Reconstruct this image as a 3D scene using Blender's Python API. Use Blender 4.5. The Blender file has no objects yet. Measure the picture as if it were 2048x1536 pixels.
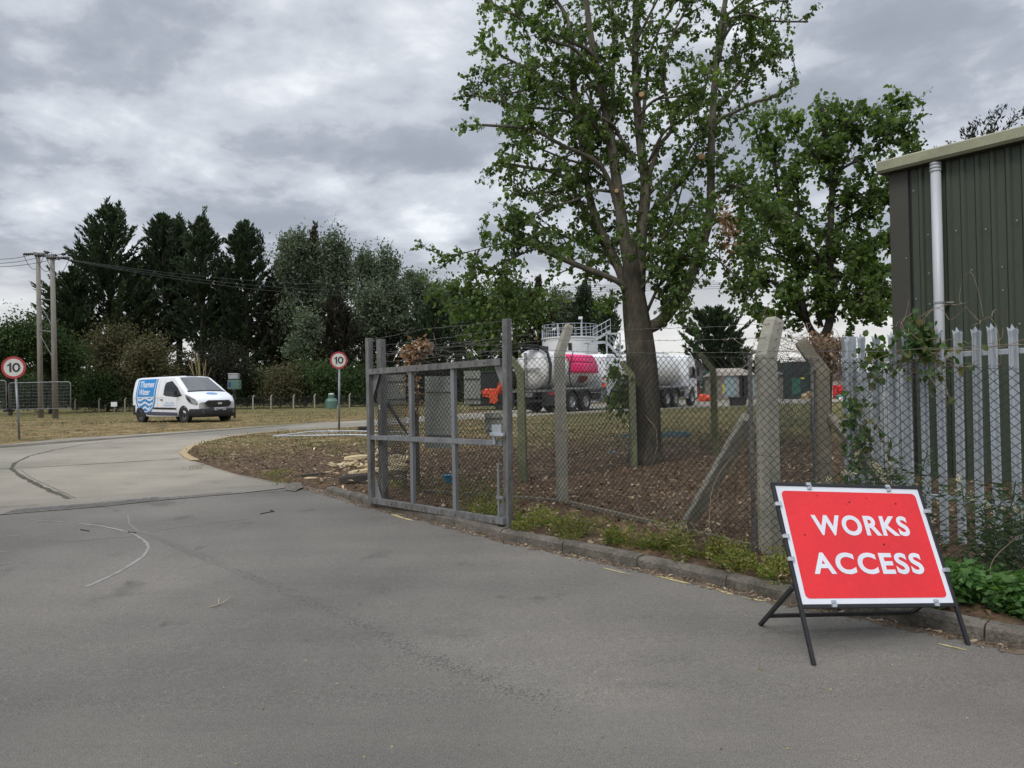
import bpy, math, random
import numpy as np
from mathutils import Vector, Matrix
random.seed(7); rng = np.random.default_rng(7)
S = bpy.context.scene; COL = S.collection
PI = math.pi
# ------------------------------------------------------------ camera, world, sun
F = 1538.0; CAMH = 1.65
cam_d = bpy.data.cameras.new("camera"); cam = bpy.data.objects.new("camera", cam_d); COL.objects.link(cam)
cam_d.sensor_width = 36; cam_d.lens = F/2048*36; cam_d.clip_start = .05; cam_d.clip_end = 5000
RM = Matrix.Rotation(PI/2 + math.atan(14/F), 3, 'X') @ Matrix.Rotation(-math.atan(.02), 3, 'Z')
cam.matrix_world = Matrix.Translation((0, 0, CAMH)) @ RM.to_4x4()
S.camera = cam
S.view_settings.view_transform = 'Standard'; S.view_settings.look = 'None'
S.view_settings.exposure = 0.3; S.view_settings.gamma = 1

SUN_EL, SUN_AZ = math.radians(48), math.radians(205)      # azimuth from +Y clockwise: behind the camera, a little left
def make_world():
    w = bpy.data.worlds.new("World"); S.world = w; w.use_nodes = True
    nt = w.node_tree; N = nt.nodes; L = nt.links; N.clear()
    out = N.new('ShaderNodeOutputWorld'); bg = N.new('ShaderNodeBackground'); bg.inputs[1].default_value = .1
    L.new(bg.outputs[0], out.inputs[0])
    sky = N.new('ShaderNodeTexSky'); sky.sky_type = 'NISHITA'; sky.sun_disc = False
    sky.sun_elevation = SUN_EL; sky.sun_rotation = SUN_AZ
    tc = N.new('ShaderNodeTexCoord'); sx = N.new('ShaderNodeSeparateXYZ'); L.new(tc.outputs['Generated'], sx.inputs[0])
    def M(op, a, b=None, c=None):
        n = N.new('ShaderNodeMath'); n.operation = op
        for i, q in enumerate((a, b, c)):
            if q is None: continue
            if isinstance(q, (int, float)): n.inputs[i].default_value = q
            else: L.new(q, n.inputs[i])
        return n.outputs[0]
    zc = M('MAXIMUM', sx.outputs[2], 0.0)
    den = M('ADD', zc, .22)
    cx = N.new('ShaderNodeCombineXYZ'); L.new(M('DIVIDE', sx.outputs[0], den), cx.inputs[0]); L.new(M('DIVIDE', sx.outputs[1], den), cx.inputs[1])
    cx.inputs[2].default_value = 3.7
    def noise(scale, det, rough, dist, off):
        mp = N.new('ShaderNodeMapping'); L.new(cx.outputs[0], mp.inputs[0]); mp.inputs['Location'].default_value = off
        mp.inputs['Rotation'].default_value = (0, 0, .5); mp.inputs['Scale'].default_value = (1, 1.0, 1)
        n = N.new('ShaderNodeTexNoise'); L.new(mp.outputs[0], n.inputs['Vector'])
        n.inputs['Scale'].default_value = scale; n.inputs['Detail'].default_value = det
        n.inputs['Roughness'].default_value = rough; n.inputs['Distortion'].default_value = dist
        return n.outputs[0]
    a = noise(1.9, 10, .52, .22, (2.3, 1.1, 0)); b = noise(4.6, 9, .60, .15, (5.1, .7, 0))
    s = M('ADD', M('MULTIPLY', a, .72), M('MULTIPLY', b, .28))
    r = N.new('ShaderNodeValToRGB'); L.new(s, r.inputs[0]); e = r.color_ramp.elements
    e[0].position = .36; e[0].color = (2.8, 3.08, 3.6, 1)
    e[1].position = .63; e[1].color = (7.6, 7.9, 8.3, 1)
    for p, c in ((.44, (3.1, 3.4, 3.95, 1)), (.485, (3.7, 4.0, 4.6, 1)), (.515, (4.7, 5.0, 5.55, 1)), (.565, (5.6, 5.9, 6.4, 1))):
        q = e.new(p); q.color = c
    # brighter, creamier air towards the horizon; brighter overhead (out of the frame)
    hz = N.new('ShaderNodeMapRange'); L.new(sx.outputs[2], hz.inputs[0]); hz.inputs[1].default_value = 0; hz.inputs[2].default_value = .21
    hz.inputs[3].default_value = .85; hz.inputs[4].default_value = 0; hz.interpolation_type = 'SMOOTHSTEP'
    mx = N.new('ShaderNodeMix'); mx.data_type = 'RGBA'; L.new(hz.outputs[0], mx.inputs[0]); L.new(r.outputs[0], mx.inputs[6])
    mx.inputs[7].default_value = (7.3, 7.15, 6.8, 1)
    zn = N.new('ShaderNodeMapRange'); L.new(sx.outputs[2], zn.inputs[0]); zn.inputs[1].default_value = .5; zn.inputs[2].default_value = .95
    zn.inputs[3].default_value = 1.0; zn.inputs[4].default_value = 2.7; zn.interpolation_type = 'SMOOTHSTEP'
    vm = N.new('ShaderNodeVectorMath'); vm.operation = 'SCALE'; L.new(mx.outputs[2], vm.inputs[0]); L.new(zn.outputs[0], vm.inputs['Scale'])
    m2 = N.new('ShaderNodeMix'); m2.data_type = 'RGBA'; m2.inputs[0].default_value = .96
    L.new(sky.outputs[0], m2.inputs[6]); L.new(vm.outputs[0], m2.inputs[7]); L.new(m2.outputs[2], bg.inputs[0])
make_world()
sd = bpy.data.lights.new("sun", 'SUN'); sd.energy = 1.3; sd.angle = math.radians(24); sd.color = (1, .965, .91)
sun = bpy.data.objects.new("sun", sd); COL.objects.link(sun)
sv = Vector((math.sin(SUN_AZ)*math.cos(SUN_EL), math.cos(SUN_AZ)*math.cos(SUN_EL), math.sin(SUN_EL)))
sun.rotation_euler = sv.to_track_quat('Z', 'Y').to_euler()

# ------------------------------------------------------------ survey helpers: the sight line through a picture point, met with the ground or a distance
def ray(px, py): return RM @ Vector(((px-1024)/F, (768-py)/F, -1))
def at(px, py, Y):
    d = ray(px, py); return Vector((0, 0, CAMH)) + d*(Y/d.y)
def zg(y): return .018*min(max(y-4, 0), 28)
def gp(px, py, dz=0.0):
    d = ray(px, py); t = 5.0
    for _ in range(60): t = t*.5 + .5*((zg(t*d.y)+dz-CAMH)/d.z)
    return Vector((0, 0, CAMH)) + d*t
def zverge(y): return zg(y) + .02 + .08*min(max((16-y)/4, 0), 1)

# ------------------------------------------------------------ objects
OFF = {}
def tag(o, label=None, cat=None, group=None, kind=None):
    if label: o['label'] = label
    if cat: o['category'] = cat
    if group: o['group'] = group
    if kind: o['kind'] = kind
    return o
def thing(name, label, cat, loc, rz=0.0, group=None, local=False):
    o = bpy.data.objects.new(name, None); COL.objects.link(o); o.location = loc; o.rotation_euler = (0, 0, rz)
    o.empty_display_size = .2
    OFF[o.name] = Vector((0, 0, 0)) if local else Vector(loc)
    return tag(o, label, cat, group)
def basis(d, up=(0, 0, 1)):
    d = Vector(d).normalized(); u = Vector(up)
    if abs(d.dot(u)) > .98: u = Vector((0, 1, 0))
    s = d.cross(u).normalized(); return d, s, s.cross(d).normalized()
class MB:
    def __init__(s): s.v = []; s.f = []
    def add(s, vs, fs):
        b = len(s.v); s.v += [tuple(q) for q in vs]; s.f += [tuple(i+b for i in f) for f in fs]; return s
    def box(s, c, sz, R=None):
        c = Vector(c); vs = []
        for x in (-.5, .5):
            for y in (-.5, .5):
                for z in (-.5, .5):
                    q = Vector((x*sz[0], y*sz[1], z*sz[2]))
                    if R is not None: q = R @ q
                    vs.append(c+q)
        return s.add(vs, [(0, 1, 3, 2), (4, 6, 7, 5), (0, 4, 5, 1), (2, 3, 7, 6), (0, 2, 6, 4), (1, 5, 7, 3)])
    def beam(s, a, b, w, h, up=(0, 0, 1), w2=None, h2=None):
        a = Vector(a); b = Vector(b); d, sd_, u = basis(b-a, up); w2 = w2 or w; h2 = h2 or h
        vs = [a+sd_*(i*w/2)+u*(j*h/2) for i, j in ((-1, -1), (1, -1), (1, 1), (-1, 1))] + \
             [b+sd_*(i*w2/2)+u*(j*h2/2) for i, j in ((-1, -1), (1, -1), (1, 1), (-1, 1))]
        return s.add(vs, [(3, 2, 1, 0), (4, 5, 6, 7), (0, 1, 5, 4), (1, 2, 6, 5), (2, 3, 7, 6), (3, 0, 4, 7)])
    def tube(s, pts, rad, n=8, cap=True):
        pts = [Vector(p) for p in pts]
        if isinstance(rad, (int, float)): rad = [rad]*len(pts)
        vs = []; u = None
        for i, p in enumerate(pts):
            d = (pts[min(i+1, len(pts)-1)] - pts[max(i-1, 0)])
            if d.length < 1e-9: d = Vector((0, 0, 1))
            d.normalize()
            if u is None: _, u, _w = basis(d)
            u = (u - d*u.dot(d)); u.normalize(); w = d.cross(u)
            for k in range(n):
                a = 2*PI*k/n; vs.append(p + (u*math.cos(a)+w*math.sin(a))*rad[i])
        fs = [(i*n+k, i*n+(k+1) % n, (i+1)*n+(k+1) % n, (i+1)*n+k) for i in range(len(pts)-1) for k in range(n)]
        if cap: fs += [tuple(reversed(range(n))), tuple((len(pts)-1)*n+k for k in range(n))]
        return s.add(vs, fs)
    def prism(s, poly, d):
        n = len(poly); d = Vector(d); poly = [Vector(p) for p in poly]
        return s.add(poly+[p+d for p in poly], [tuple(reversed(range(n))), tuple(range(n, 2*n))] + [(i, (i+1) % n, n+(i+1) % n, n+i) for i in range(n)])
    def grid(s, P, closed=False):
        m = len(P); n = len(P[0])
        fs = [(i*n+j, i*n+(j+1) % n, (i+1)*n+(j+1) % n, (i+1)*n+j) for i in range(m-1) for j in range(n if closed else n-1)]
        return s.add([q for r in P for q in r], fs)
    def lathe(s, c, axis, prof, n=20):     # prof: (distance along axis, radius)
        c = Vector(c); d, u, w = basis(axis)
        P = [[c+d*t+(u*math.cos(2*PI*k/n)+w*math.sin(2*PI*k/n))*max(r, 1e-4) for k in range(n)] for t, r in prof]
        return s.grid(P, True)
    def blob(s, c, r, n=10, m=7, jit=.1):
        P = []
        for i in range(m+1):
            a = PI*i/m
            P.append([Vector(c)+Vector((math.sin(a)*math.cos(2*PI*k/n)*r[0], math.sin(a)*math.sin(2*PI*k/n)*r[1], math.cos(a)*r[2]))*(1+random.uniform(-jit, jit)) for k in range(n)])
        return s.grid(P, True)
    def build(s, name, mat, parent=None, smooth=False, bevel=0, off=None):
        o = None
        ofs = OFF[parent.name] if parent is not None else (Vector(off) if off is not None else Vector((0, 0, 0)))
        me = bpy.data.meshes.new(name)
        me.from_pydata([(q[0]-ofs.x, q[1]-ofs.y, q[2]-ofs.z) for q in s.v], [], s.f); me.update()
        o = bpy.data.objects.new(name, me); COL.objects.link(o)
        if mat: me.materials.append(mat)
        if smooth: me.polygons.foreach_set('use_smooth', [True]*len(me.polygons))
        if parent is not None: o.parent = parent; OFF[o.name] = ofs
        else:
            o.location = ofs; OFF[o.name] = ofs
        if bevel:
            b = o.modifiers.new('bevel', 'BEVEL'); b.width = bevel; b.segments = 2; b.limit_method = 'ANGLE'
            b.angle_limit = math.radians(40)
        return o
def copy_tree(o, parent=None, loc=None, rz=None):
    c = o.copy(); COL.objects.link(c); c.parent = parent; OFF[c.name] = OFF.get(o.name, Vector())
    if loc is not None: c.location = loc
    if rz is not None: c.rotation_euler = (0, 0, rz)
    for ch in list(o.children): copy_tree(ch, c)
    return c
def np_mesh(name, V, Fq, mat, parent=None):
    V = np.asarray(V, dtype=np.float32); Fq = np.asarray(Fq, dtype=np.int32); k = Fq.shape[1]
    if parent is not None: V = V - np.array(OFF[parent.name], dtype=np.float32)
    me = bpy.data.meshes.new(name); me.vertices.add(len(V)); me.vertices.foreach_set('co', V.ravel())
    me.loops.add(Fq.size); me.loops.foreach_set('vertex_index', Fq.ravel())
    me.polygons.add(len(Fq)); me.polygons.foreach_set('loop_start', np.arange(len(Fq), dtype=np.int32)*k)
    me.polygons.foreach_set('loop_total', np.full(len(Fq), k, dtype=np.int32))
    me.update(calc_edges=True); me.validate()
    o = bpy.data.objects.new(name, me); COL.objects.link(o)
    if mat: me.materials.append(mat)
    if parent is not None: o.parent = parent; OFF[o.name] = OFF[parent.name]
    else: OFF[o.name] = Vector()
    return o
def unit(a): return a/np.maximum(np.linalg.norm(a, axis=1, keepdims=True), 1e-9)
def leaves(C, D, size, wid=.7, fold=.12, var=.35, hexa=False):
    """C centres (N,3), D leaf directions (N,3) -> verts, quads: one folded diamond per leaf (two quads when hexa)"""
    N_ = len(C); D = unit(D); Rn = unit(rng.normal(size=(N_, 3))); Sd = unit(np.cross(D, Rn)); Up = np.cross(Sd, D)
    L = size*(1+var*rng.uniform(-1, 1, (N_, 1))); W = L*wid*.5
    if not hexa:
        V = np.stack([C, C+D*L*.42+Sd*W+Up*L*fold, C+D*L, C+D*L*.42-Sd*W+Up*L*fold], 1).reshape(-1, 3)
        return V, np.arange(4*N_).reshape(-1, 4)
    V = np.stack([C, C+D*L, C+D*L*.72+Sd*W*.72+Up*L*fold, C+D*L*.18+Sd*W+Up*L*fold, C+D*L*.18-Sd*W+Up*L*fold, C+D*L*.72-Sd*W*.72+Up*L*fold], 1).reshape(-1, 3)
    b = np.arange(N_)[:, None]*6
    return V, np.concatenate([b+np.array([[0, 1, 2, 3]]), b+np.array([[0, 4, 5, 1]])], 0)

# ------------------------------------------------------------ materials
def mat(name, c1, c2=None, scale=4.0, rough=.75, metal=0.0, bump=0.0, bscale=60.0, fine=.0, spec=.5, spots=None, stretch=None, lo=.35, hi=.65, alpha=None):
    m = bpy.data.materials.new(name); m.use_nodes = True; nt = m.node_tree; N = nt.nodes; L = nt.links
    p = N['Principled BSDF']; p.inputs['Roughness'].default_value = rough; p.inputs['Metallic'].default_value = metal
    p.inputs['Specular IOR Level'].default_value = spec
    tc = N.new('ShaderNodeTexCoord'); vec = tc.outputs['Object']
    if stretch:
        mp = N.new('ShaderNodeMapping'); mp.inputs['Scale'].default_value = stretch; L.new(vec, mp.inputs[0]); vec = mp.outputs[0]
    def nz(sc, det=6, ro=.6):
        n = N.new('ShaderNodeTexNoise'); n.inputs['Scale'].default_value = sc; n.inputs['Detail'].default_value = det
        n.inputs['Roughness'].default_value = ro; L.new(vec, n.inputs['Vector']); return n.outputs[0]
    c2 = c2 or tuple(x*.8 for x in c1)
    r = N.new('ShaderNodeValToRGB'); L.new(nz(scale), r.inputs[0])
    r.color_ramp.elements[0].position = lo; r.color_ramp.elements[1].position = hi
    r.color_ramp.elements[0].color = (*c1, 1); r.color_ramp.elements[1].color = (*c2, 1); col = r.outputs[0]
    if spots:      # (colour, scale, threshold)
        r2 = N.new('ShaderNodeValToRGB'); L.new(nz(spots[1], 8, .7), r2.inputs[0])
        r2.color_ramp.elements[0].position = spots[2]; r2.color_ramp.elements[1].position = spots[2]+.05
        r2.color_ramp.elements[0].color = (0, 0, 0, 1); r2.color_ramp.elements[1].color = (1, 1, 1, 1)
        mx = N.new('ShaderNodeMix'); mx.data_type = 'RGBA'; L.new(r2.outputs[0], mx.inputs[0]); L.new(col, mx.inputs[6])
        mx.inputs[7].default_value = (*spots[0], 1); col = mx.outputs[2]
    if fine:
        mr = N.new('ShaderNodeMapRange'); L.new(nz(bscale, 4, .7), mr.inputs[0]); mr.inputs[1].default_value = .3; mr.inputs[2].default_value = .7
        mr.inputs[3].default_value = 1-fine; mr.inputs[4].default_value = 1+fine
        vm = N.new('ShaderNodeVectorMath'); vm.operation = 'SCALE'; L.new(col, vm.inputs[0]); L.new(mr.outputs[0], vm.inputs['Scale']); col = vm.outputs[0]
    L.new(col, p.inputs['Base Color'])
    if bump:
        b = N.new('ShaderNodeBump'); b.inputs['Strength'].default_value = bump; b.inputs['Distance'].default_value = .02
        L.new(nz(bscale, 5, .65), b.inputs['Height']); L.new(b.outputs[0], p.inputs['Normal'])
    return m
def leafmat(name, cols, rough=.6, trans=.35):
    m = bpy.data.materials.new(name); m.use_nodes = True; nt = m.node_tree; N = nt.nodes; L = nt.links; N.clear()
    out = N.new('ShaderNodeOutputMaterial'); g = N.new('ShaderNodeNewGeometry'); r = N.new('ShaderNodeValToRGB')
    L.new(g.outputs['Random Per Island'], r.inputs[0]); e = r.color_ramp.elements
    e[0].color = (*cols[0], 1); e[1].color = (*cols[-1], 1)
    for i, c in enumerate(cols[1:-1]): q = e.new((i+1)/(len(cols)-1)); q.color = (*c, 1)
    tc = N.new('ShaderNodeTexCoord'); nz = N.new('ShaderNodeTexNoise'); nz.inputs['Scale'].default_value = .55; nz.inputs['Detail'].default_value = 4
    L.new(tc.outputs['Object'], nz.inputs['Vector'])
    mr = N.new('ShaderNodeMapRange'); L.new(nz.outputs[0], mr.inputs[0]); mr.inputs[1].default_value = .3; mr.inputs[2].default_value = .7
    mr.inputs[3].default_value = .62; mr.inputs[4].default_value = 1.4
    vm = N.new('ShaderNodeVectorMath'); vm.operation = 'SCALE'; L.new(r.outputs[0], vm.inputs[0]); L.new(mr.outputs[0], vm.inputs['Scale'])
    d = N.new('ShaderNodeBsdfPrincipled'); d.inputs['Roughness'].default_value = rough; d.inputs['Specular IOR Level'].default_value = .35
    t = N.new('ShaderNodeBsdfTranslucent'); L.new(vm.outputs[0], d.inputs['Base Color'])
    v2 = N.new('ShaderNodeVectorMath'); v2.operation = 'MULTIPLY'; v2.inputs[1].default_value = (1.5, 1.7, .7); L.new(vm.outputs[0], v2.inputs[0]); L.new(v2.outputs[0], t.inputs[0])
    mx = N.new('ShaderNodeMixShader'); mx.inputs[0].default_value = trans; L.new(d.outputs[0], mx.inputs[1]); L.new(t.outputs[0], mx.inputs[2]); L.new(mx.outputs[0], out.inputs[0])
    return m
M = {}
M['galv'] = mat('galvanised', (.165, .175, .18), (.27, .28, .29), 6, .48, .45, .12, 80, .12, spots=((.16, .15, .14), 9, .62), stretch=(1, 1, .25))
M['galv2'] = mat('galvanised_bright', (.38, .42, .45), (.58, .62, .66), 5, .42, .5, .08, 60, .12, spots=((.22, .2, .17), 7, .66), stretch=(1, 1, .18))
M['gatewood'] = mat('weathered_steel', (.115, .11, .105), (.21, .21, .205), 9, .6, .3, .2, 70, .25, spots=((.10, .085, .075), 6, .58), stretch=(1, 1, .3))
M['concpost'] = mat('post_concrete', (.36, .34, .28), (.25, .245, .20), 5, .9, 0, .5, 55, .18, spots=((.09, .09, .075), 30, .66))
M['concpost2'] = mat('mossy_concrete', (.17, .18, .10), (.11, .115, .07), 4, .9, 0, .5, 50, .2)
M['concpost3'] = mat('dark_concrete', (.15, .135, .11), (.09, .08, .065), 4, .92, 0, .6, 50, .25, spots=((.3, .27, .22), 18, .66))
M['concpost4'] = mat('weathered_concrete', (.24, .21, .16), (.16, .145, .11), 4, .92, 0, .6, 50, .25)
M['kerb'] = mat('kerb_concrete', (.17, .148, .12), (.085, .074, .058), 5, .92, 0, 1.0, 38, .4, spots=((.36, .34, .30), 18, .66))
M['wire'] = mat('plastic_coated_wire', (.018, .02, .02), (.035, .038, .036), 20, .6)
M['barb'] = mat('rusty_wire', (.10, .09, .085), (.20, .19, .18), 20, .6, .5)
M['black'] = mat('black_paint', (.012, .012, .014), (.02, .02, .024), 20, .38, 0, .1, 90)
M['rubber'] = mat('rubber', (.018, .018, .018), (.03, .028, .026), 20, .85, 0, .2, 80)
M['white'] = mat('white_panel', (.72, .73, .75), (.64, .65, .66), 3, .45, spots=((.4, .38, .35), 40, .74))
M['signred'] = mat('red_sheeting', (.78, .028, .035), (.66, .026, .034), 1.6, .42, 0, .05, 30, .06, spots=((.42, .05, .05), 16, .70))
M['signwhite'] = mat('white_sheeting', (.74, .76, .82), (.68, .70, .76), 4, .4)
M['ringred'] = mat('red_ring', (.42, .035, .045), (.34, .03, .04), 6, .5)
M['disc'] = mat('grubby_white', (.62, .62, .58), (.50, .52, .47), 9, .5, spots=((.33, .36, .31), 12, .60), stretch=(1, 1, .3))
M['ink'] = mat('black_lettering', (.02, .02, .025), (.03, .03, .035), 10, .5)
M['chip'] = mat('chipped_mark', (.05, .01, .01), (.03, .01, .01), 10, .8)
M['vanwhite'] = mat('white_paintwork', (.80, .82, .85), (.74, .76, .79), 1.2, .22, 0, 0, 10, .02)
M['vanblue'] = mat('blue_vinyl', (.0, .24, .60), (.0, .20, .52), 2, .35)
M['sash'] = mat('grey_vinyl', (.10, .10, .16), (.06, .06, .10), 14, .5)
M['glass'] = mat('dark_glass', (.012, .014, .016), (.02, .022, .025), 2, .08, 0, 0, 10, 0, .35)
M['screen'] = mat('windscreen_glass', (.05, .056, .058), (.085, .09, .09), 1.5, .06, 0, 0, 10, 0, 1.0)
M['chrome'] = mat('chrome', (.7, .7, .72), (.6, .6, .62), 5, .2, 1)
M['lens'] = mat('lamp_lens', (.45, .46, .48), (.16, .16, .17), 9, .1, .2)
M['alu'] = mat('alloy', (.42, .42, .43), (.3, .3, .3), 6, .4, .6)
M['tank'] = mat('tank_enamel', (.70, .70, .69), (.58, .58, .57), 1.6, .42)
M['pink'] = mat('pink_panel', (.80, .02, .16), (.72, .02, .14), 2, .4)
M['darkred'] = mat('dark_red_mark', (.20, .03, .03), (.15, .025, .025), 4, .5)
M['orange'] = mat('orange_paint', (.78, .10, .03), (.62, .075, .025), 5, .5)
M['yellow'] = mat('yellow_sheeting', (.75, .70, .06), (.68, .62, .05), 4, .5)
M['timberpole'] = mat('pole_timber', (.25, .235, .205), (.18, .168, .145), 3, .85, 0, .3, 40, .2, stretch=(1, 1, .1))
M['boardgrey'] = mat('board_back', (.30, .31, .27), (.24, .25, .21), 5, .7, 0, .1, 30, .12, spots=((.16, .19, .10), 5, .62))
M['cabinet'] = mat('green_cabinet', (.09, .17, .14), (.07, .14, .115), 4, .5)
M['blueplate'] = mat('blue_plate', (.02, .04, .16), None, 4, .5)
M['greypaint'] = mat('grey_paint', (.33, .33, .33), (.25, .25, .25), 4, .6)
M['darkgreen'] = mat('dark_green_paint', (.015, .035, .028), (.02, .05, .04), 4, .55)
M['clad'] = mat('green_cladding', (.058, .074, .050), (.046, .060, .040), 1.5, .45, .1, 0, 30, .08, stretch=(1, 1, .2))
M['cladtrim'] = mat('cladding_trim', (.058, .056, .046), (.048, .047, .039), 1.5, .5, 0, 0, 30, .06)
M['fascia'] = mat('fascia', (.33, .335, .225), (.26, .265, .175), 3, .55, 0, .1, 30, .1, spots=((.12, .12, .09), 6, .66))
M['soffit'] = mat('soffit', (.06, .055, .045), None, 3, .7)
M['pvc'] = mat('grey_pvc', (.52, .54, .57), (.46, .48, .50), 3, .4, spots=((.28, .28, .26), 14, .68), stretch=(1, 1, .2))
M['brick'] = mat('brick_wall', (.17, .075, .055), (.11, .055, .045), 6, .9, 0, .2, 60, .25)
M['rooftile'] = mat('roof_tile', (.07, .05, .05), (.045, .035, .035), 6, .85)
M['render'] = mat('shed_wall', (.34, .29, .24), (.27, .23, .20), 4, .85)
M['paleblue'] = mat('pale_blue_door', (.30, .42, .44), (.24, .34, .36), 4, .6)
M['teal'] = mat('green_container', (.02, .13, .09), (.015, .10, .07), 3, .5)
M['bark'] = mat('bark', (.088, .076, .054), (.042, .036, .027), 7, .95, 0, 1.0, 26, .35, stretch=(1, 1, .3), spots=((.16, .16, .12), 5, .62))
M['limb'] = mat('limb_bark', (.135, .122, .09), (.062, .055, .04), 7, .95, 0, .9, 26, .3, stretch=(1, 1, .3), spots=((.2, .2, .15), 5, .62))
M['bark2'] = mat('dark_bark', (.05, .042, .034), (.028, .024, .02), 5, .95, 0, .6, 20, .2)
M['cutwood'] = mat('cut_wood', (.48, .31, .15), (.38, .23, .11), 8, .8)
M['split'] = mat('split_timber', (.56, .46, .28), (.42, .32, .18), 7, .85, 0, .3, 40, .15)
M['vine'] = mat('dry_vine', (.30, .23, .16), (.18, .13, .09), 9, .9)
M['rope'] = mat('twig', (.42, .36, .27), (.3, .25, .18), 9, .9)
M['netting'] = mat('green_netting', (.008, .035, .04), (.014, .055, .06), 10, .8, 0, .8, 30, .4)
M['blue'] = mat('blue_plastic', (.03, .30, .50), None, 5, .5)
M['red'] = mat('red_plastic', (.60, .02, .02), None, 5, .5)
M['bird'] = mat('bird_black', (.01, .01, .012), None, 5, .6)
M['roadyellow'] = mat('yellow_road_paint', (.55, .45, .20), (.42, .35, .18), 12, .8, 0, .3, 80, .2)
M['kerbyellow'] = mat('yellow_kerb_paint', (.46, .31, .13), (.32, .27, .18), 6, .85, 0, .3, 60, .2)
M['lime'] = leafmat('lime_leaf', [(.048, .085, .024), (.088, .142, .034), (.066, .112, .036), (.18, .23, .06)], .45, .45)
M['lime2'] = leafmat('lime_leaf_yellowing', [(.045, .09, .025), (.10, .16, .035), (.065, .12, .03), (.17, .20, .05)], .5, .35)
M['conifer'] = leafmat('conifer_needles', [(.022, .040, .020), (.040, .064, .030), (.030, .054, .028), (.066, .080, .038)], .8, .12)
M['coniferbrown'] = leafmat('browned_needles', [(.022, .020, .013), (.036, .030, .018), (.016, .024, .014), (.045, .034, .020)], .8, .08)
M['poplar'] = leafmat('silver_poplar_leaf', [(.075, .100, .068), (.12, .15, .10), (.095, .125, .08), (.17, .20, .14)], .75, .2)
M['bushgreen'] = leafmat('bush_leaf', [(.022, .048, .014), (.042, .080, .020), (.032, .058, .018), (.070, .095, .028)], .7, .2)
M['bushbrown'] = leafmat('hawthorn_leaf', [(.060, .060, .028), (.10, .092, .045), (.075, .068, .036), (.14, .12, .06)], .8, .2)
M['darkbush'] = leafmat('dark_bush_leaf', [(.013, .017, .009), (.022, .026, .013), (.030, .026, .016), (.018, .028, .014)], .8, .1)
M['weed'] = leafmat('weed_leaf', [(.06, .11, .022), (.13, .18, .03), (.28, .24, .07), (.09, .13, .03), (.30, .20, .09)], .6, .35)
M['nettle'] = leafmat('nettle_leaf', [(.035, .085, .024), (.065, .14, .035), (.11, .20, .06), (.045, .10, .028)], .6, .35)
M['ragged'] = leafmat('thistle_leaf', [(.030, .060, .022), (.05, .09, .032), (.07, .10, .045), (.04, .07, .03)], .7, .25)
M['fluff'] = leafmat('seed_fluff', [(.55, .50, .42), (.42, .36, .28), (.62, .58, .5), (.4, .34, .27)], .9, .3)
M['deadleaf'] = leafmat('dead_leaf', [(.20, .11, .06), (.33, .20, .12), (.13, .07, .04), (.42, .30, .19)], .8, .15)
M['litter'] = leafmat('leaf_litter', [(.10, .06, .04), (.20, .125, .08), (.30, .22, .14), (.48, .40, .28)], .9, .05)
M['chips'] = leafmat('wood_chip', [(.50, .38, .22), (.60, .50, .32), (.36, .25, .14), (.66, .58, .40)], .9, .05)
M['straw'] = leafmat('straw', [(.36, .29, .16), (.46, .38, .22), (.30, .25, .13), (.22, .24, .10)], .9, .2)
M['ivy'] = leafmat('bindweed_leaf', [(.035, .085, .02), (.07, .14, .03), (.05, .10, .025), (.16, .14, .05)], .5, .35)
# ------------------------------------------------------------ ground and roads
P2 = lambda pts: [gp(*p).to_2d() for p in pts]
farE = P2([(0, 890), (130, 877), (300, 867), (512, 853), (740, 840), (900, 829), (1000, 822), (1200, 807), (1400, 799), (1700, 788)])
nearE = P2([(1700, 803), (1400, 816), (1150, 827), (1040, 834), (900, 841), (740, 852), (560, 863), (450, 875), (400, 886), (372, 896), (359, 908), (380, 922), (425, 936), (470, 950), (540, 964)])
seamR = gp(600, 971).to_2d()
kerb_px = [(600, 974), (662, 988), (730, 1010), (880, 1046), (1030, 1086), (1160, 1112), (1300, 1142), (1430, 1171), (1550, 1200), (1800, 1247), (2048, 1300)]
kerbL = P2(kerb_px)
kd = (kerbL[-1]-kerbL[-4]).normalized(); kerbL.append(kerbL[-1]+kd*3); kerbL.append(kerbL[-1]+kd*14)
seam = P2([(0, 1030), (110, 1021), (200, 1014), (300, 1003), (400, 994), (500, 985), (560, 978)])
sl = (seam[0]-seam[4]).normalized(); seamL = seam[0]+sl*40
farL = farE[0] + (farE[0]-farE[2]).normalized()*60
farR = Vector((140, 95)); nearR = Vector((140, 42))
paved = [farL]+farE+[farR, nearR]+nearE+[seamR]+kerbL+[Vector((25, -40)), Vector((-60, -40)), seamL]
asphalt = [seamL]+seam+[seamR]+kerbL+[Vector((25, -40)), Vector((-60, -40))]
concrete = [farL]+farE+[farR, nearR]+nearE+[seamR]+list(reversed(seam))+[seamL]
def sdist(X, Y, poly):
    X = X.ravel(); Y = Y.ravel(); best = np.full(X.shape, 1e9); ins = np.zeros(X.shape, bool); n = len(poly)
    for i in range(n):
        ax, ay = poly[i]; bx, by = poly[(i+1) % n]; dx, dy = bx-ax, by-ay
        t = np.clip(((X-ax)*dx+(Y-ay)*dy)/(dx*dx+dy*dy+1e-12), 0, 1)
        best = np.minimum(best, np.hypot(X-ax-t*dx, Y-ay-t*dy))
        c = ((ay > Y) != (by > Y)) & (X < (bx-ax)*(Y-ay)/(by-ay+1e-12)+ax); ins ^= c
    return np.where(ins, -best, best)
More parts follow.
